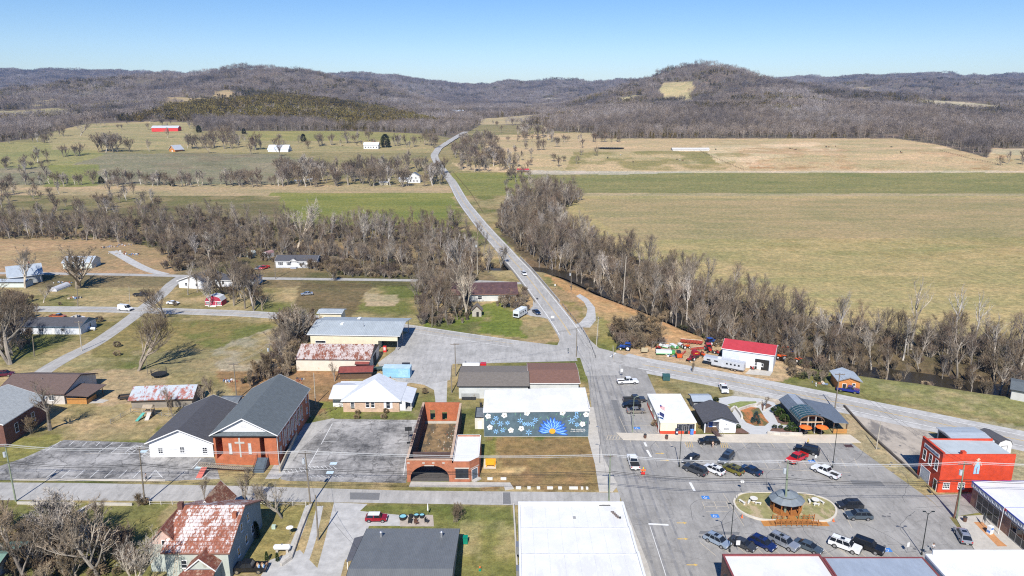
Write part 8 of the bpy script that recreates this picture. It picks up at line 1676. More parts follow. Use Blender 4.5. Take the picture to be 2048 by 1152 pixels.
def far_fence(lb,pts):
 P = [];
 for (a,b) in zip(pts[:-1],pts[1:]):
  for i in range(14): f = i / 14; P.append(WT(a[0] + (b[0] - a[0]) * f,a[1] + (b[1] - a[1]) * f))
 t = thing('field_fence',lb,'fence',P[0]); rl = MB(); m = WOODB
 for i,p in enumerate(P): q = (p[0] - P[0][0],p[1] - P[0][1],p[2] - P[0][2]); MB().box(q[0] - .12,q[0] + .12,q[1] - .12,q[1] + .12,q[2] - .3,q[2] + 1.4,m).build('post',t)
 for a,b in zip(P[:-1],P[1:]): [rl.tube((a[0] - P[0][0],a[1] - P[0][1],a[2] - P[0][2] + h),(b[0] - P[0][0],b[1] - P[0][1],b[2] - P[0][2] + h),.05,n=3,m=m) for h in (.6,1.2)]
 rl.build('rail',t)
far_fence('dark rail fence slanting across the far pasture from the hoop barn',[(1400,303),(1445,323),(1490,342)]); far_fence('fence line along the highway beside the green field',[(906,345),(940,385),(968,430)]); far_fence('fence along the edge of the right-hand woods',[(1880,302),(1940,318),(2010,332)])
# ================================================================ trees
def bark_mat(name,c,var=.25):
 m,n,b = nmat(name); b.inputs['Roughness'].default_value = .95; b.inputs['Specular IOR Level'].default_value = .05
 oi = n.nodes.new('ShaderNodeObjectInfo'); r1 = ramp(n,oi.outputs['Random'],[(0,tuple(x * (1 - var) for x in c)),(.35,(c[0] * 1.08,c[1],c[2] * .88)),(.7,(c[0],c[1] * 1.0,c[2] * 1.06)),(1,tuple(x * (1 + var) for x in c))]); ge = n.nodes.new('ShaderNodeNewGeometry')
 if name.startswith('far'): r1 = mix(n,1,r1,ramp(n,noise(n,ge.outputs['Position'],.0042,5,.65),[(.38,(.62,.60,.60)),(.5,(1.05,.96,.86)),(.64,(1.32,1.3,1.3))]),'MULTIPLY')
 base = mix(n,1,r1,ramp(n,noise(n,ge.outputs['Position'],.11,5,.75),[(.36,.45),(.64,1.5)]),'MULTIPLY'); n.links.new(base,b.inputs['Base Color']); MATS[name] = m; return m
TRUNK = bark_mat('bark',(.25,.22,.18)); PALE = bark_mat('pale_bark',(.43,.395,.34),.2); TWIG = bark_mat('twigs',(.21,.168,.122),.42); TWIGP = bark_mat('pale_twigs',(.34,.30,.25),.3); TWIGR = bark_mat('reddish_twigs',(.175,.128,.094),.3)
BRUSH = bark_mat('brush_twigs',(.26,.205,.135),.35); LEAFD = bark_mat('cedar_leaves',(.062,.068,.022),.35); LEAFG = bark_mat('evergreen_leaves',(.045,.075,.022),.25)
FARG = bark_mat('far_twigs',(.22,.20,.185),.38); FARC = bark_mat('far_cedar',(.15,.125,.036),.35)
class TM_:
 def __init__(s): s.v = []; s.f = []
 def tube(s,pts,rs,n):
  k0 = len(s.v)
  for i,(p,r) in enumerate(zip(pts,rs)):
   d = (pts[min(i + 1,len(pts) - 1)] - pts[max(i - 1,0)]).normalized(); a = d.orthogonal().normalized(); b = d.cross(a)
   for j in range(n): t = 2 * math.pi * j / n; s.v.append(p + a * (r * math.cos(t)) + b * (r * math.sin(t)))
  for i in range(len(pts) - 1):
   for j in range(n): q = (j + 1) % n; s.f.append((k0 + i * n + j,k0 + i * n + q,k0 + (i + 1) * n + q,k0 + (i + 1) * n + j))
 def blade(s,p,q,w,rr):
  d = q - p; a = d.orthogonal().normalized(); a.rotate(Matrix.Rotation(rr.uniform(0,6.28),3,d.normalized())); k = len(s.v)
  s.v += [p - a * w,p + a * w,q + a * w * .35]; s.f.append((k,k + 1,k + 2))
 def mesh(s,name,m):
  me = bpy.data.meshes.new(name); me.from_pydata([tuple(v) for v in s.v],[],s.f); me.materials.append(m); return me
def bare_tree(seed,h=15,spread=5.5,fork=.3,nl=8,dens=1.0,twig_w=.019,tr=.30,up=.38,forks=1,pale=False,tw=None):
 rr = random.Random(seed); lim = TM_(); cr = TM_()
 def grow(p,d,L,r,lv):
  n = {0: 6,1: 5,2: 4,3: 3}.get(lv,3); seg = 5 if lv < 2 else 3; pts = [p.copy()]; dd = d.copy()
  for i in range(seg):
   dd = (dd + Vector((rr.gauss(0,.13),rr.gauss(0,.13),rr.gauss(.05,.08) + (.06 if lv else 0)))).normalized(); pts.append(pts[-1] + dd * (L / seg))
  rs = [r * (1 - .62 * i / seg) for i in range(seg + 1)]
  (lim if lv < 3 else lim).tube(pts,rs,n)
  return pts,rs,dd
 def side(d,ang):
  a = d.orthogonal().normalized(); a.rotate(Matrix.Rotation(rr.uniform(0,6.28),3,d)); v = d.copy(); v.rotate(Matrix.Rotation(ang,3,a)); return v.normalized()
 for fk in range(forks):
  d0 = Vector((rr.gauss(0,.05 + .16 * (forks > 1)),rr.gauss(0,.05 + .16 * (forks > 1)),1)).normalized()
  pts,rs,d = grow(Vector((fk * .3,fk * .2,-.2)),d0,h * .78,tr * (1 if fk == 0 else .75),0)
  limbs = []
  for i in range(nl):
   f = fork + (1 - fork) * (i + rr.random() * .6) / nl; f = min(f,.99); k = f * 5; a = int(k); p = pts[a].lerp(pts[min(a + 1,5)],k - a); r = rs[a] * .55
   L = spread * (1.2 - .5 * (f - fork) / (1 - fork)) * rr.uniform(.8,1.15); v = side(d,rr.uniform(.55,1.05)); v = (v + Vector((0,0,up * rr.uniform(.3,1.2)))).normalized(); limbs.append((p,v,L,max(r,.06)))
  limbs.append((pts[-1],d,h * .2,rs[-1]))
  for p,v,L,r in limbs:
   P1,R1,d1 = grow(p,v,L,r,1)
   for j in range(6):
    k = rr.uniform(1.2,5); a = min(int(k),4); q = P1[a].lerp(P1[a + 1],k - a); L2 = L * rr.uniform(.32,.55); v2 = side(d1,rr.uniform(.4,.9)); v2 = (v2 + Vector((0,0,.3))).normalized()
    P2,R2,d2 = grow(q,v2,L2,max(R1[a] * .5,.025),2)
    for m_ in range(int(5 * dens)):
     k2 = rr.uniform(.3,3); a2 = min(int(k2),2); q2 = P2[a2].lerp(P2[a2 + 1],k2 - a2); v3 = side(d2,rr.uniform(.3,.9)); v3 = (v3 + Vector((0,0,.25))).normalized(); L3 = rr.uniform(.7,1.5) * (h / 15)
     e = q2 + v3 * L3; cr.blade(q2,e,twig_w * 1.3,rr)
     for t_ in range(int(4 * dens)):
      f3 = rr.uniform(.2,1); b_ = q2.lerp(e,f3); v4 = side(v3,rr.uniform(.3,.8)); cr.blade(b_,b_ + v4 * rr.uniform(.4,.9) * (h / 15),twig_w,rr)
 return lim.mesh('trunk',PALE if pale else TRUNK),cr.mesh('crown',tw or (TWIGP if pale else TWIG))
# near variants (limbs drawn in full, thousands of twigs)
NV = [bare_tree(1,15,5.0,.35,9,1.15),bare_tree(2,16,4.6,.30,10,1.15,tw=TWIGR),bare_tree(3,14,5.6,.28,9,1.2),bare_tree(4,17,4.2,.45,9,1.0,pale=True),bare_tree(5,13,5.0,.22,8,1.2,forks=2,tr=.24),bare_tree(6,16,4.4,.35,10,1.15,tw=TWIGP),bare_tree(7,15,5.2,.30,9,1.2,tw=TWIGR),bare_tree(8,12,4.6,.2,8,1.2,forks=3,tr=.18)]
def tree(px,py,top,v,label,group=None,wide=1.0,rot=None,name='bare_tree',xyz=None,h=None,cat='tree'):
 x,y,z = xyz if xyz else WT(px,py); hh = h or (HT(top,y) - z); tr,cr = v; base = max(abs(c) for c in (15.0,)); H0 = tr.get('H') or max(q.co.z for q in cr.vertices); tr['H'] = H0
 s = hh / H0; t = thing(name,label,cat,(x,y,z),rnd.uniform(0,6.28) if rot is None else rot,group); t.scale = (s * wide,s * wide,s)
 for nm,me in (('trunk',tr),('crown',cr)): o = bpy.data.objects.new(nm,me); COL.objects.link(o); o.parent = t
 return t
OAK = bare_tree(21,13,9.5,.12,15,1.7,up=.55,tr=.7,twig_w=.03); BIG = bare_tree(22,15,6.2,.3,12,1.5,tr=.42,forks=2); YARD = bare_tree(23,12,5.2,.2,11,1.5,tr=.28,up=.9); PALET = bare_tree(24,12,6.5,.18,12,1.4,pale=True,tr=.35,up=.7,twig_w=.03); IVY = bare_tree(25,13,3.2,.35,8,.9,tr=.35); SPARSE = bare_tree(26,17,5.2,.5,7,.45,pale=True,tr=.38); SHRUB = bare_tree(27,5,3.4,.05,9,1.7,forks=4,tr=.07,up=1.0,tw=BRUSH,twig_w=.02); WISP = bare_tree(28,9,2.6,.1,9,1.5,forks=3,tr=.10,up=1.6,tw=BRUSH,twig_w=.022)
tree(156.6,577,486,OAK,'great round spreading bare oak on the lawn beside the hoop tunnel',wide=1.75); tree(50.6,577,492,PALET,'leaning pale bare tree in front of the silver-roofed house'); tree(329.5,635,562,BIG,'gnarled bare tree with fallen limbs beside the west road'); tree(276.5,742,618,BIG,'big twin-trunk bare tree alone on the grass beside the side street'); tree(100,861,742,IVY,'bare tree with ivy-grown trunk in front of the brown-roofed house',wide=1.3)
tree(21.4,729,575,BIG,'big dark bare tree at the left edge above the plum car'); tree(5,700,575,NV[2],'bare tree filling the left edge behind the side street'); tree(38,690,600,NV[0],'bare tree beside the pale pole left of the side street'); tree(87,606,566,PALET,'small pale bare shrubby tree beside the junk pile on the lawn',wide=1.2)
tree(563.7,1036,950,PALET,'spreading pale bare tree on the farmhouse lawn by the cross street',wide=1.1); tree(489,1012,925,YARD,'bare tree behind the farmhouse roof ridge, right one'); tree(408,999,948,YARD,'bare tree behind the farmhouse roof in front of the church ramp'); tree(515,1006,968,YARD,'small dark bare tree on the verge right of the farmhouse roof')
tree(262,1190,1050,PALET,'big pale bare tree left of the old farmhouse',wide=.95); tree(60,1180,1020,NV[2],'dense dark bare tree at the bottom left corner over the green roof',wide=1.3); tree(140,1140,1020,NV[4],'bare bushy tree in the middle of the bottom left garden',wide=1.3); tree(10,1100,1000,NV[2],'bare tree at the left edge just below the cross street',wide=1.2); tree(205,1060,985,YARD,'slender bare tree on the garden lawn by the low wall'); tree(280,1013,985,SHRUB,'bare shrub at the foot of the pole by the low wall')
tree(913.8,1046,1006,SHRUB,'round bare brown shrub tree on the lawn behind the grey metal house',wide=1.1); tree(667.5,562,524,SHRUB,'small dark bare bushy tree at the back lane',wide=.9); tree(1265,700 - 14,632,WISP,'tall grassy thicket left of the dealer yard, left part',wide=1.6); tree(1300,692,628,WISP,'tall grassy thicket left of the dealer yard, right part',wide=1.7); tree(1240,678,630,WISP,'brown thicket at the river path bend',wide=1.5); tree(1285,676,622,WISP,'brown thicket behind the stock tank',wide=1.5)
tree(1530,818,790,YARD,'small leafless sapling in the garden bed by the stone wall',wide=.8); tree(1385,745,722,SHRUB,'thin bare sapling beside the horse trailer verge',wide=.5)
for i,(px,py,tp,v,lb) in enumerate(((376,590,520,NV[3],'left bare tree in front of the white ranch house gable'),(395,585,530,NV[5],'thin bare tree at the middle of the white ranch house gable'),(430,598,515,NV[1],'bare tree between the white ranch house and the red playhouse'),(447,588,506,BIG,'tall dense bare tree over the white ranch wing'),(468,612,512,NV[0],'bare tree just right of the red playhouse'),(490,618,512,NV[6],'reddish bare tree in the clump right of the red playhouse'),(508,622,520,NV[2],'spreading bare tree at the right end of the clump by the west road'),(475,582,500,NV[4],'bushy bare tree behind the white ranch wing'),(498,580,520,NV[7],'many-stemmed bare tree at the right end of the ranch wing'),(512,612,560,SHRUB,'low bare shrub at the foot of the roadside clump'))): tree(px,py,tp,v,lb)
for i,(px,py,tp,v,lb) in enumerate(((565,735,655,YARD,'bare tree in the brush between the gravel and the rusty warehouse'),(580,700,640,NV[7],'bare tree at the left rear of the feed store'),(608,676,628,WISP,'wispy bare tree touching the feed store roof corner'),(540,760,700,WISP,'brown brush tree behind the brick church ridge'),(515,765,718,WISP,'brown brush tree at the top of the church roof'),(500,775,735,WISP,'low brown brush left of the church roof'),(425,800,745,YARD,'bare tree over the collapsing barn right end'),(405,815,758,YARD,'bare tree beside the blue tarp shed'),(345,832,770,YARD,'bare ivy tree before the collapsing barn'),(670,764,722,YARD,'small bare tree against the rusty warehouse wall'),(590,655,615,WISP,'brown wispy tree at the road behind the feed store'),(625,650,612,WISP,'wispy brown tree directly behind the feed store roof'),(555,700,650,NV[7],'many-stemmed bare tree in the gravel lot brush'),(575,745,690,WISP,'brown brush at the left end of the rusty warehouse'),(62,870,830,SHRUB,'dark shrub beside the brick hall'),(30,640,590,NV[5],'bare tree at the left end of the blue-grey house'),(60,660,600,NV[7],'bare tree in front of the blue-grey house'))): tree(px,py,tp,v,lb)
# evergreens and shrubs
def leafy(seed,h,r,m,n=900,cone=.0,ls=.22):
 rr = random.Random(seed); cr = TM_()
 cl = [(rr.uniform(0,6.28),rr.random(),rr.uniform(.08,.95)) for _ in range(26)]
 for i in range(n):
  if rr.random() < .75:
   a,q,zf = rr.choice(cl); a += rr.gauss(0,.35); zf = min(max(zf + rr.gauss(0,.07),.02),.99); q = min(1,q + rr.gauss(0,.1))
  else: a,q,zf = rr.uniform(0,6.28),rr.random(),rr.random()
  prof = (1 - zf) * cone + (1 - cone) * math.sqrt(max(0,1 - (2 * zf - 1) ** 2)); R_ = r * max(prof,.05) * (.55 + .45 * math.sqrt(abs(q))) * rr.uniform(.8,1.1)
  p = Vector((R_ * math.cos(a),R_ * math.sin(a),.1 + zf * h * .95)); d = Vector((math.cos(a),math.sin(a),rr.uniform(-.2,.9))).normalized(); s = ls * rr.uniform(.6,1.4); cr.blade(p,p + d * s * 2,s * .55,rr)
 t = TM_(); t.tube([Vector((0,0,-.1)),Vector((0,0,h * .8))],[.09 * h / 4,.03],5); return t.mesh('trunk',TRUNK),cr.mesh('crown',m)
CEDAR = leafy(31,6,2.0,LEAFD,2200,.55,.22); CONE = leafy(32,3.2,.85,LEAFG,1400,.8,.14); BUSH = leafy(33,1.3,.9,LEAFG,700,.1,.12); BUSHB = leafy(34,1.4,.9,BRUSH,700,.1,.11); SPRUCE = leafy(35,3.6,1.5,M('blue_spruce',(.05,.085,.075),.9),1800,.85,.14)
def bush(px,py,h,v,lb,name='bush',wide=1.0,cat='bush'): return tree(px,py,0,v,lb,name=name,h=h,wide=wide,cat=cat)
bush(512.4,1077,3.4,CONE,'rounded dark green conifer on the farmhouse lawn','conifer',cat='tree'); bush(534,1122,1.8,CONE,'left of two clipped conifers by the propane tank','conifer',.8,'tree'); bush(555,1123,1.8,CONE,'right of two clipped conifers by the propane tank','conifer',.8,'tree'); bush(450,1142,2.2,CONE,'clipped conifer against the farmhouse side wall','conifer',1.2,'tree'); bush(1511,846,3.2,SPRUCE,'blue green spruce in the middle of the orange garden bed','spruce',1.0,'tree')
for i,(px,py,h,w_,lb) in enumerate(((1552,827,1.8,1.2,'dark shrub at the upper left corner of the garden shop'),(1562,834,2.0,1.3,'dark shrub halfway along the garden shop side'),(1570,843,1.8,1.3,'dark shrub beside the lower garden shop side'),(1549,857,1.0,1.0,'leftmost small shrub in the front planter'),(1561,858,.9,1.0,'second small shrub in the front planter'),(1575,862,1.1,1.2,'third shrub in the front planter'),(1586,858,1.6,1.3,'tall shrub in the front planter near the arched entrance'),(1591,865,1.3,1.2,'shrub at the right end of the front planter'),(1476,858,1.1,1.0,'shrub in the bed right of the white cottage'),(1432,803,1.2,1.0,'dark shrub behind the white cottage roof'))): bush(px,py,h,BUSH,lb,wide=w_)
for px,py,h,lb in ((716,829,1.2,'brown round shrub in front of the peach house window'),(772,827,1.3,'brown shrub at the right part of the peach house wall'),(714,838,1.3,'brown shrub at the lot edge below the peach house'),(768,838,1.4,'brown green shrub at the right of the lot edge'),(850,787,1.6,'round bare shrub on the small lawn beside the gravel drive'),(1310,852,1.6,'yellowish shrub at the corner of the post office wall'),(345,909,.9,'thin pale shrub below the annex middle window'),(388,908,.9,'thin pale shrub below the annex right window'),(1402,858,.9,'low shrub left of the white cottage'),(290,1009,1.4,'dark round shrub at the foot of the verge pole'),(199,645,2.4,'brown shrub beside the blue-grey house lawn'),(234,694,2.0,'dark scrub patch in the grass by the twin-trunk tree'),(350,612,1.6,'round brown shrub beside the white sedan'),(120,610,1.2,'small dark shrub row by the west road'),(235,712,1.8,'dark dome of scrub on the grass'),(1340,700,1.2,'low brush behind the white mowers')): bush(px,py,h,BUSHB,lb)
# ---------------------------------------------------------------- scattering helper for what nobody could count
PROTO = []
def proto_collection(name,meshes):
 c = bpy.data.collections.new(name)
 for i,parts in enumerate(meshes):
  bm_v,bm_f,mi,mats = [],[],[],[]
  for me in parts:
   k = len(bm_v); bm_v += [tuple(v.co) for v in me.vertices]; bm_f += [tuple(k + i_ for i_ in p.vertices) for p in me.polygons]; mats.append(me.materials[0]); mi += [len(mats) - 1] * len(me.polygons)
  m2 = bpy.data.meshes.new(name); m2.from_pydata(bm_v,[],bm_f); [m2.materials.append(m) for m in mats]; m2.polygons.foreach_set('material_index',mi)
  o = bpy.data.objects.new('%s_%02d' % (name,i),m2); c.objects.link(o)
 return c
def scatter(name,label,cat,pts,rot,scl,idx,coll,group=None):
 me = bpy.data.meshes.new(name); me.vertices.add(len(pts)); me.vertices.foreach_set('co',np.asarray(pts,np.float32).ravel())
 for nm,arr,ty in (('rot',rot,'FLOAT'),('scl',scl,'FLOAT'),('idx',idx,'INT')):
  a = me.attributes.new(nm,ty,'POINT'); a.data.foreach_set('value',np.asarray(arr,np.int32 if ty == 'INT' else np.float32))
 o = bpy.data.objects.new(name,me); COL.objects.link(o); tag(o,label,cat,group); o['kind'] = 'stuff'
 g = bpy.data.node_groups.new(name,'GeometryNodeTree'); g.interface.new_socket('Geometry',in_out='INPUT',socket_type='NodeSocketGeometry'); g.interface.new_socket('Geometry',in_out='OUTPUT',socket_type='NodeSocketGeometry')
 N = g.nodes.new; gi,go = N('NodeGroupInput'),N('NodeGroupOutput'); mp = N('GeometryNodeMeshToPoints'); ip = N('GeometryNodeInstanceOnPoints'); ci = N('GeometryNodeCollectionInfo'); ci.inputs['Collection'].default_value = coll; ci.inputs['Separate Children'].default_value = True; ci.inputs['Reset Children'].default_value = True
 def attr(nm,ty): a = N('GeometryNodeInputNamedAttribute'); a.data_type = ty; a.inputs['Name'].default_value = nm; return a.outputs[0]
 cx = N('ShaderNodeCombineXYZ'); L = g.links.new; L(gi.outputs[0],mp.inputs[0]); L(mp.outputs[0],ip.inputs['Points']); L(ci.outputs[0],ip.inputs['Instance']); ip.inputs['Pick Instance'].default_value = True
 L(attr('idx','INT'),ip.inputs['Instance Index']); L(attr('rot','FLOAT'),cx.inputs[2]); L(cx.outputs[0],ip.inputs['Rotation']); L(attr('scl','FLOAT'),ip.inputs['Scale']); L(ip.outputs[0],go.inputs[0])
 md = o.modifiers.new('scatter','NODES'); md.node_group = g; return o
rng = np.random.default_rng(4)
def jitter_pts(poly,sp,rng_=rng):
 p = np.array(wpoly(poly)); x0,y0 = p.min(0); x1,y1 = p.max(0); gx,gy = np.meshgrid(np.arange(x0,x1,sp),np.arange(y0,y1,sp)); gx = gx.ravel() + rng_.uniform(-.48,.48,gx.size) * sp; gy = gy.ravel() + rng_.uniform(-.48,.48,gy.size) * sp
 m = inpoly(gx,gy,p); return gx[m],gy[m]
# ---- river woods: individuals in front, the rest behind as one mass
LWOOD = [(-260,448),(0,440),(160,440),(300,444),(420,438),(540,450),(660,462),(760,450),(860,452),(905,450),(935,470),(960,500),(985,530),(975,550),(880,548),(700,545),(560,520),(480,506),(350,500),(345,545),(332,540),(322,500),(200,482),(0,478),(-260,480)]
GROVE = [(835,560),(950,570),(935,590),(945,620),(935,645),(880,655),(838,650),(826,610)]
RWOOD = [(985,455),(1000,440),(1045,402),(1080,385),(1150,388),(1165,400),(1118,425),(1110,440),(1170,480),(1230,505),(1330,545),(1400,580),(1480,612),(1600,640),(1800,668),(2048,690),(2300,720),(2300,812),(2048,781),(1940,764),(1850,752),(1750,742),(1680,738),(1610,738),(1560,712),(1490,695),(1440,690),(1400,660),(1320,628),(1240,592),(1180,566),(1120,530),(1068,520),(1040,500),(1010,470)]
def road_clear(x,y,d=7.5): return segdist(x,y,mrs) > d
X_,Y_ = [],[]
for poly,sp in ((LWOOD,6.4),(GROVE,4.6),(RWOOD,5.1)):
 a,b = jitter_pts(poly,sp); m = road_clear(a,b) & (segdist(a,b,RIVER) > 1.5) & ((fbm(a / 16,b / 16,55) > .40) | (segdist(a,b,RIVER) < 13)); X_.append(a[m]); Y_.append(b[m])
wx_ = np.concatenate(X_); wy_ = np.concatenate(Y_); wz_ = T(wx_,wy_); o_ = np.argsort(wy_); wx_,wy_,wz_ = wx_[o_],wy_[o_],wz_[o_]; ppx,_ = PR(wx_,wy_,wz_); vis = (ppx > -20) & (ppx < 2068)
front = np.where(vis)[0][:140]; rest = np.setdiff1d(np.arange(len(wx_)),front)
for i in front:
 x,y,z = float(wx_[i]),float(wy_[i]),float(wz_[i]); v = rnd.choices(range(8),[4,4,3,.8,3,2.4,4,3])[0]; right = x > -20 and ppx[i] > 1000; hh = rnd.uniform(7,16.5) if v != 3 else rnd.uniform(13,18)
 if not right: hh *= .82
 tree(0,0,0,NV[v],'bare leafless tree in the tangled wood along the right-hand river bank' if right else 'bare leafless tree in the thicket and wood left of the bridge','bare trees of the right river wood' if right else 'bare trees of the left river wood',xyz=(x,y,z),h=hh,wide=rnd.uniform(.85,1.15))
for k,(px,py,tp,lb) in enumerate(((1822,700,545,'tall white-barked tree rising above the right wood, left of a pair'),(1910,690,560,'tall white-barked forked tree rising above the right wood'),(1947,690,575,'slim white-barked tree right of the forked one in the right wood'),(1978,735,620,'leaning pale tree in the front of the right wood'),(2040,740,600,'white-barked tree at the right edge of the wood'),(1340,640,520,'pale upright tree at the head of the dirt bank'),(1232,590,500,'pale spreading tree on the river bend'),(728,500,420,'pale sycamore standing above the left wood'),(935,640,520,'big pale dead tree in front of the abandoned store'),(925,560,455,'pale tree above the thicket by the abandoned store'),(1000,540,478,'bare tree leaning over the bridge deck'),(595,500,395,'tall pale tree in the left wood before the green field'))): tree(px,py,tp,SPARSE if k < 5 else PALET,lb,wide=.9)
# brush under and in front of the woods
BV = [bare_tree(41,3.2,2.2,.05,8,1.5,forks=4,tr=.05,up=1.1,tw=BRUSH,twig_w=.02),bare_tree(42,2.6,2.4,.05,8,1.6,forks=4,tr=.04,up=.8,tw=TWIGR,twig_w=.02),leafy(43,2.0,1.6,BRUSH,500,.1,.18),leafy(44,1.8,1.5,M('dull_green_brush',(.085,.088,.035),.9),500,.1,.16)]
BC_ = proto_collection('brush_clump',BV); bx,by = [],[]
for poly,sp in ((LWOOD,5.0),(GROVE,3.2),(RWOOD,4.2),([(350,500),(700,535),(960,560),(950,566),(690,553),(560,528),(480,516),(352,545)],2.6),([(1395,662),(1440,700),(1560,720),(1640,745),(1700,742),(1700,735),(1500,690)],2.6),([(560,640),(640,640),(615,690),(600,745),(560,760),(520,770),(480,770),(520,740),(570,690)],2.6),([(1210,660),(1300,660),(1330,695),(1240,700)],2.0),([(0,1050),(230,1060),(290,1152),(-80,1200)],2.6),([(1560,720),(1620,745),(1680,752),(1640,765),(1590,760)],2.4),([(985,606),(1050,590),(1060,622),(1000,618)],2.5),([(0,590),(70,600),(60,700),(0,720)],3.5)):
 a,b = jitter_pts(poly,sp); m = road_clear(a,b,6.5) & (segdist(a,b,RIVER) > 3.8); bx.append(a[m]); by.append(b[m])
bx = np.concatenate(bx); by = np.concatenate(by); n_ = len(bx)
scatter('brush','brown brush and saplings under the woods','brush',np.stack([bx,by,T(bx,by)],1),rng.uniform(0,6.28,n_),rng.uniform(.45,1.25,n_),rng.choice(4,n_,p=[.4,.3,.2,.1]),BC_)
# ---- far single trees
LV = [bare_tree(51,11,6.6,.2,11,1.2,twig_w=.05,tr=.35,up=.25),bare_tree(52,10,6.6,.2,11,1.2,twig_w=.05,tr=.38,tw=TWIGR,up=.2),bare_tree(53,12,5.6,.25,10,1.2,twig_w=.05,tr=.32,pale=True,up=.3),bare_tree(54,10,6.0,.15,11,1.2,twig_w=.05,forks=2,tr=.28,up=.3)]
far = [(304,40,'copse on the green slope',[(198,304),(205,303),(212,305),(219,303),(226,305),(233,304),(215,300),(225,299),(236,303)]),(0,28,'row along the upper pasture',[(259,304),(299,303),(127,273),(335,276)]),(0,30,'trees along the green hillside field',[(127,315),(134,314),(152,313),(159,312),(94,324),(88,369),(99,368),(75,325)]),
  (0,34,'thin tree row in front of the grey field',[(186,368),(212,369),(226,368),(237,369),(251,368),(262,368),(282,369),(292,371),(328,371),(366,373),(398,372),(404,372),(454,371),(466,372),(478,370),(490,366),(489,365),(514,369)]),
  (0,34,'orchard-like trees right of the timber cabin',[(375,297),(384,298),(395,299),(407,297),(419,307),(428,296),(449,298),(463,298),(476,295),(502,309),(505,301),(512,300),(470,288),(452,285),(430,284)]),(0,26,'scattered trees on the pasture between the barn and the farmhouse',[(558,312),(639,293),(645,290),(664,291),(692,288),(698,287),(717,285),(737,282)]),
  (0,28,'trees between the evergreen and the highway',[(790,292),(800,291),(812,291),(828,294),(849,291),(862,292),(870,297)]),(0,22,'single trees in the right-hand pasture',[(1083,301),(1114,294),(1164,296),(1195,312),(1118,334),(922,340),(1078,300),(1088,300)])]
for _,h_,lb,L_ in far:
 for px,py in L_:
  hh = h_ * rnd.uniform(.8,1.15); tree(px,py,py - hh,rnd.choice(LV),'bare tree of the ' + lb,'bare trees, ' + lb,wide=rnd.uniform(.95,1.2))
rg = random.Random(9); G_ = []
for i in range(120):
 px = rg.uniform(556,888); py = rg.uniform(346,375) if not (785 < px < 855) else rg.choice([rg.uniform(340,352),rg.uniform(372,376)]); G_.append((*WT(px,py),rg.uniform(.95,1.6)))
for i in range(95):
 f = rg.random(); py = 280 + 66 * f; x0 = np.interp(py,[280,310,346],[935,905,925]); x1 = np.interp(py,[280,310,330,346],[985,995,1045,1060]); p = WT(rg.uniform(x0,x1),py)
 if segdist(np.array([p[0]]),np.array([p[1]]),mrs)[0] > 16: G_.append((*p,rg.uniform(.85,1.35)))
for i in range(22): G_.append((*WT(rg.uniform(1036,1108),rg.uniform(266,285)),rg.uniform(1.1,1.5)))
for i in range(70): G_.append((*WT(rg.uniform(985,1290),rg.choice([252,266,284]) + rg.uniform(-1,1)),rg.uniform(.6,1.1)))
for i in range(26): G_.append((*WT(rg.uniform(2000,2300),rg.uniform(318,332)),rg.uniform(.7,1.1)))
HR = [(0,560,366,375,60),(0,110,325,352,14),(380,560,278,300,26),(0,120,262,290,26),(100,400,238,262,30),(560,880,278,300,16),(1000,1180,288,335,12),(-60,60,585,715,16),(415,525,572,622,14),(350,480,478,535,16),(560,620,650,700,6),(0,330,385,440,40),(1000,1080,350,395,16),(-40,230,1065,1170,11)]
for x0,x1,y0,y1,n in HR:
 for i in range(n): p = WT(rg.uniform(x0,x1),rg.uniform(y0,y1)); G_.append((*p,rg.uniform(.5,1.05)))
G_ = np.array(G_); PC = proto_collection('wood_tree',NV + LV); n_ = len(rest); m_ = len(G_)
scatter('bare_wood','dense mass of bare trees in the river woods and the farm groves','wood',np.concatenate([np.stack([wx_[rest],wy_[rest],wz_[rest]],1),G_[:,:3]]),rng.uniform(0,6.28,n_ + m_),np.concatenate([rng.uniform(.5,1.15,n_) * np.where(wx_[rest] < -20,.84,1),G_[:,3]]),np.concatenate([rng.choice(8,n_,p=[.18,.18,.13,.03,.13,.10,.15,.10]),rng.integers(8,12,m_)]),PC)
for px,py,tp,lb in ((203,367,352,'small dark cedar in the thin tree row, left one'),(344,372,358,'small dark cedar in the thin tree row, right one'),(607,283,267,'dark red-brown cedar alone in the upper pasture'),(771,295,267,'tall dark evergreen beside the white hilltop farmhouse'),(398,265,250,'dark cedar right of the red barn'),(488,268,256,'brown cedar on the upper pasture edge')): tree(px,py,tp,CEDAR,lb,name='cedar',wide=1.3)
tree(161,272,240,PALET,'big white-limbed bare tree on the upper left pasture',wide=1.3)
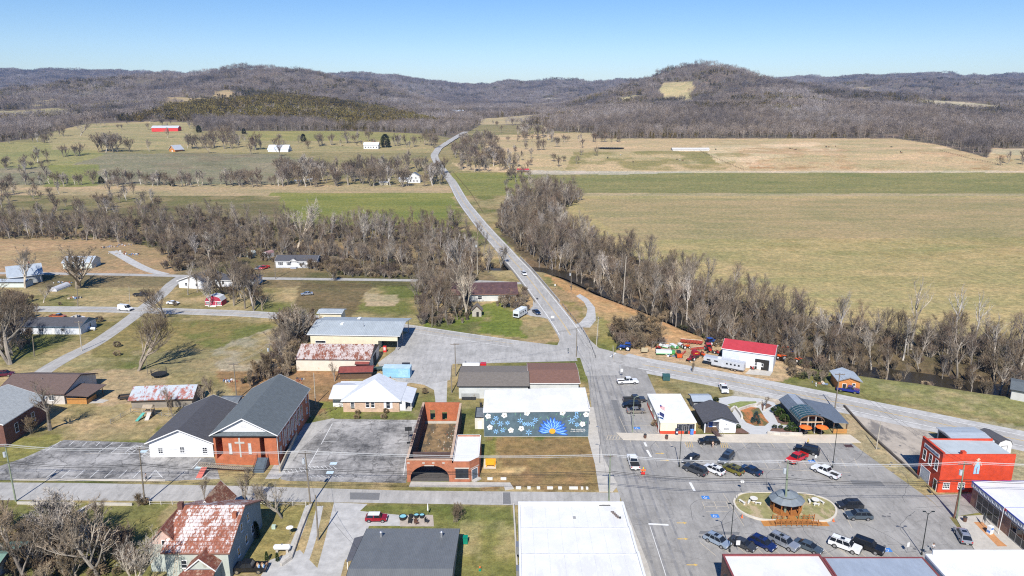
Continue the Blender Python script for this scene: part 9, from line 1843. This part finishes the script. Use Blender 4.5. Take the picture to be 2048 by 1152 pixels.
# ---------------------------------------------------------------- forest on the hills
def clump(seed,n,size,m,h0,h1,nb,cedar=0.0,bs=1.0):
 rr = random.Random(seed); tk = TM_(); cr = TM_(); cd = TM_()
 for i in range(n):
  x,y = rr.uniform(-size / 2,size / 2),rr.uniform(-size / 2,size / 2); h = rr.uniform(h0,h1); r = h * rr.uniform(.24,.36); p = Vector((x,y,-1.5))
  if rr.random() < cedar:
   h *= .72; r = h * .26
   for k in range(int(nb * 1.1)): zf = rr.random(); a = rr.uniform(0,6.28); R_ = r * (1 - zf * .8) * rr.uniform(.5,1.0); q = Vector((x + R_ * math.cos(a),y + R_ * math.sin(a),.5 + zf * h)); cd.blade(q,q + Vector((math.cos(a) * .6,math.sin(a) * .6,rr.uniform(.2,1))) * bs * 1.7,.75 * bs,rr)
   continue
  tk.tube([p,Vector((x + rr.gauss(0,.4),y + rr.gauss(0,.4),h * .72))],[.22 * h / 15 + .05,.1],3)
  for k in range(nb):
   u,a = rr.uniform(-1,1),rr.uniform(0,6.28); q_ = math.sqrt(1 - u * u); f = rr.random() ** .4; q = Vector((x + r * q_ * math.cos(a) * f,y + r * q_ * math.sin(a) * f,h * .66 + u * h * .34 * f)); d = Vector((q_ * math.cos(a) * .7 + rr.gauss(0,.25),q_ * math.sin(a) * .7 + rr.gauss(0,.25),.8 + rr.gauss(0,.3))).normalized(); cr.blade(q - d * .3,q + d * rr.uniform(1.2,2.6) * bs,rr.uniform(.07,.16) * bs * m,rr)
 out = []
 if tk.v: out.append(tk.mesh('t',FARG if m > 1.2 else TRUNK))
 if cr.v: out.append(cr.mesh('c',FARG))
 if cd.v: out.append(cd.mesh('d',FARC))
 return out
A_ = [clump(61 + i,1,.1,1.0,12,18,170) for i in range(5)] + [clump(70,1,.1,1.0,13,17,170,1.0,.6),clump(71,1,.1,1,12,16,150,1.0,.6)]
B_ = [clump(81 + i,10,27,1.9,12,19,46) for i in range(4)] + [clump(90,11,27,1.9,12,17,44,.35),clump(91,11,27,1.9,12,17,44,.45),clump(92,14,27,1.9,10,16,40,.95),clump(93,14,27,1.9,10,16,40,1.0)]
CA,CB = proto_collection('forest_tree',A_),proto_collection('forest_clump',B_)
CED = [[(200,252),(300,230),(340,214),(450,192),(560,184),(720,208),(800,226),(880,250),(700,262),(600,246),(400,246),(330,240)]]
def fill(y0,y1,sp,fan=.92):
 xs,ys_ = [],[]; y = y0
 while y < y1:
  w = (y + 60) * fan; n = int(2 * w / sp); xs.append(np.linspace(-w,w,n) + rng.uniform(-.45,.45,n) * sp); ys_.append(np.full(n,y) + rng.uniform(-.45,.45,n) * sp); y += sp
 x = np.concatenate(xs); y = np.concatenate(ys_); z = T(x,y); px,py = PR(x,y,z); m = forest_mask(px,py,x,y) & (segdist(x,y,mrs) > 18); return x[m],y[m],z[m],px[m],py[m]
def fslope(px): return None
x,y,z,px,py = fill(770,1330,7.2); ced = np.zeros(len(x),bool)
for c in CED: ced |= inpoly(px,py,c)
pc_ = np.where(ced,.9,np.where(px > 1050,.10,.05) + .22 * (fbm(x / 80,y / 80,31) > .52)); isd = rng.random(len(x)) < pc_
keep = (fbm(x / 30,y / 30,33) > .22); x,y,z,isd,px,py = x[keep],y[keep],z[keep],isd[keep],px[keep],py[keep]
scatter('hill_forest','grey leafless forest with scattered cedars covering the nearer slopes','forest',np.stack([x,y,z],1),rng.uniform(0,6.28,len(x)),rng.uniform(.7,1.12,len(x)) * np.where(isd,.75,1),np.where(isd,rng.integers(5,7,len(x)),rng.integers(0,5,len(x))),CA)
x,y,z,px,py = fill(1330,6400,25.5,.86); ced = np.zeros(len(x),bool)
for c in CED: ced |= inpoly(px,py,c)
nn_ = fbm(x / 150,y / 150,35); side_ = np.where((px > 1050) & (py > 188) & (y < 2600),.75,.2); side_ = np.where((px < 240) & (y < 2900),.42,side_)
k = np.where(ced & (y < 2300),rng.integers(6,8,len(x)),np.where(rng.random(len(x)) < side_ * (nn_ > .46) * 2,rng.integers(4,7,len(x)),rng.integers(0,4,len(x))))
scatter('distant_forest','hazy leafless forest over the far hills','forest',np.stack([x,y,z],1),rng.uniform(0,6.28,len(x)),rng.uniform(.85,1.2,len(x)),k,CB)
# ---------------------------------------------------------------- haze
mb = MB().box(-6800,6800,-4500,7700,-8,300,M('unused_surface',(.5,.5,.5)))
hz = mb.build('haze'); hz['kind'] = 'stuff'; hz.data.materials.clear(); hm = bpy.data.materials.new('haze_air'); hm.use_nodes = True; hn = hm.node_tree; hn.nodes.clear()
pv = hn.nodes.new('ShaderNodeVolumePrincipled'); ho = hn.nodes.new('ShaderNodeOutputMaterial'); pv.inputs['Density'].default_value = .000055; pv.inputs['Color'].default_value = (.30,.54,1.0,1); pv.inputs['Anisotropy'].default_value = 0
hn.links.new(pv.outputs[0],ho.inputs['Volume']); hz.data.materials.append(hm)
tag(hz,'thin blue haze in the air over the valley','haze')
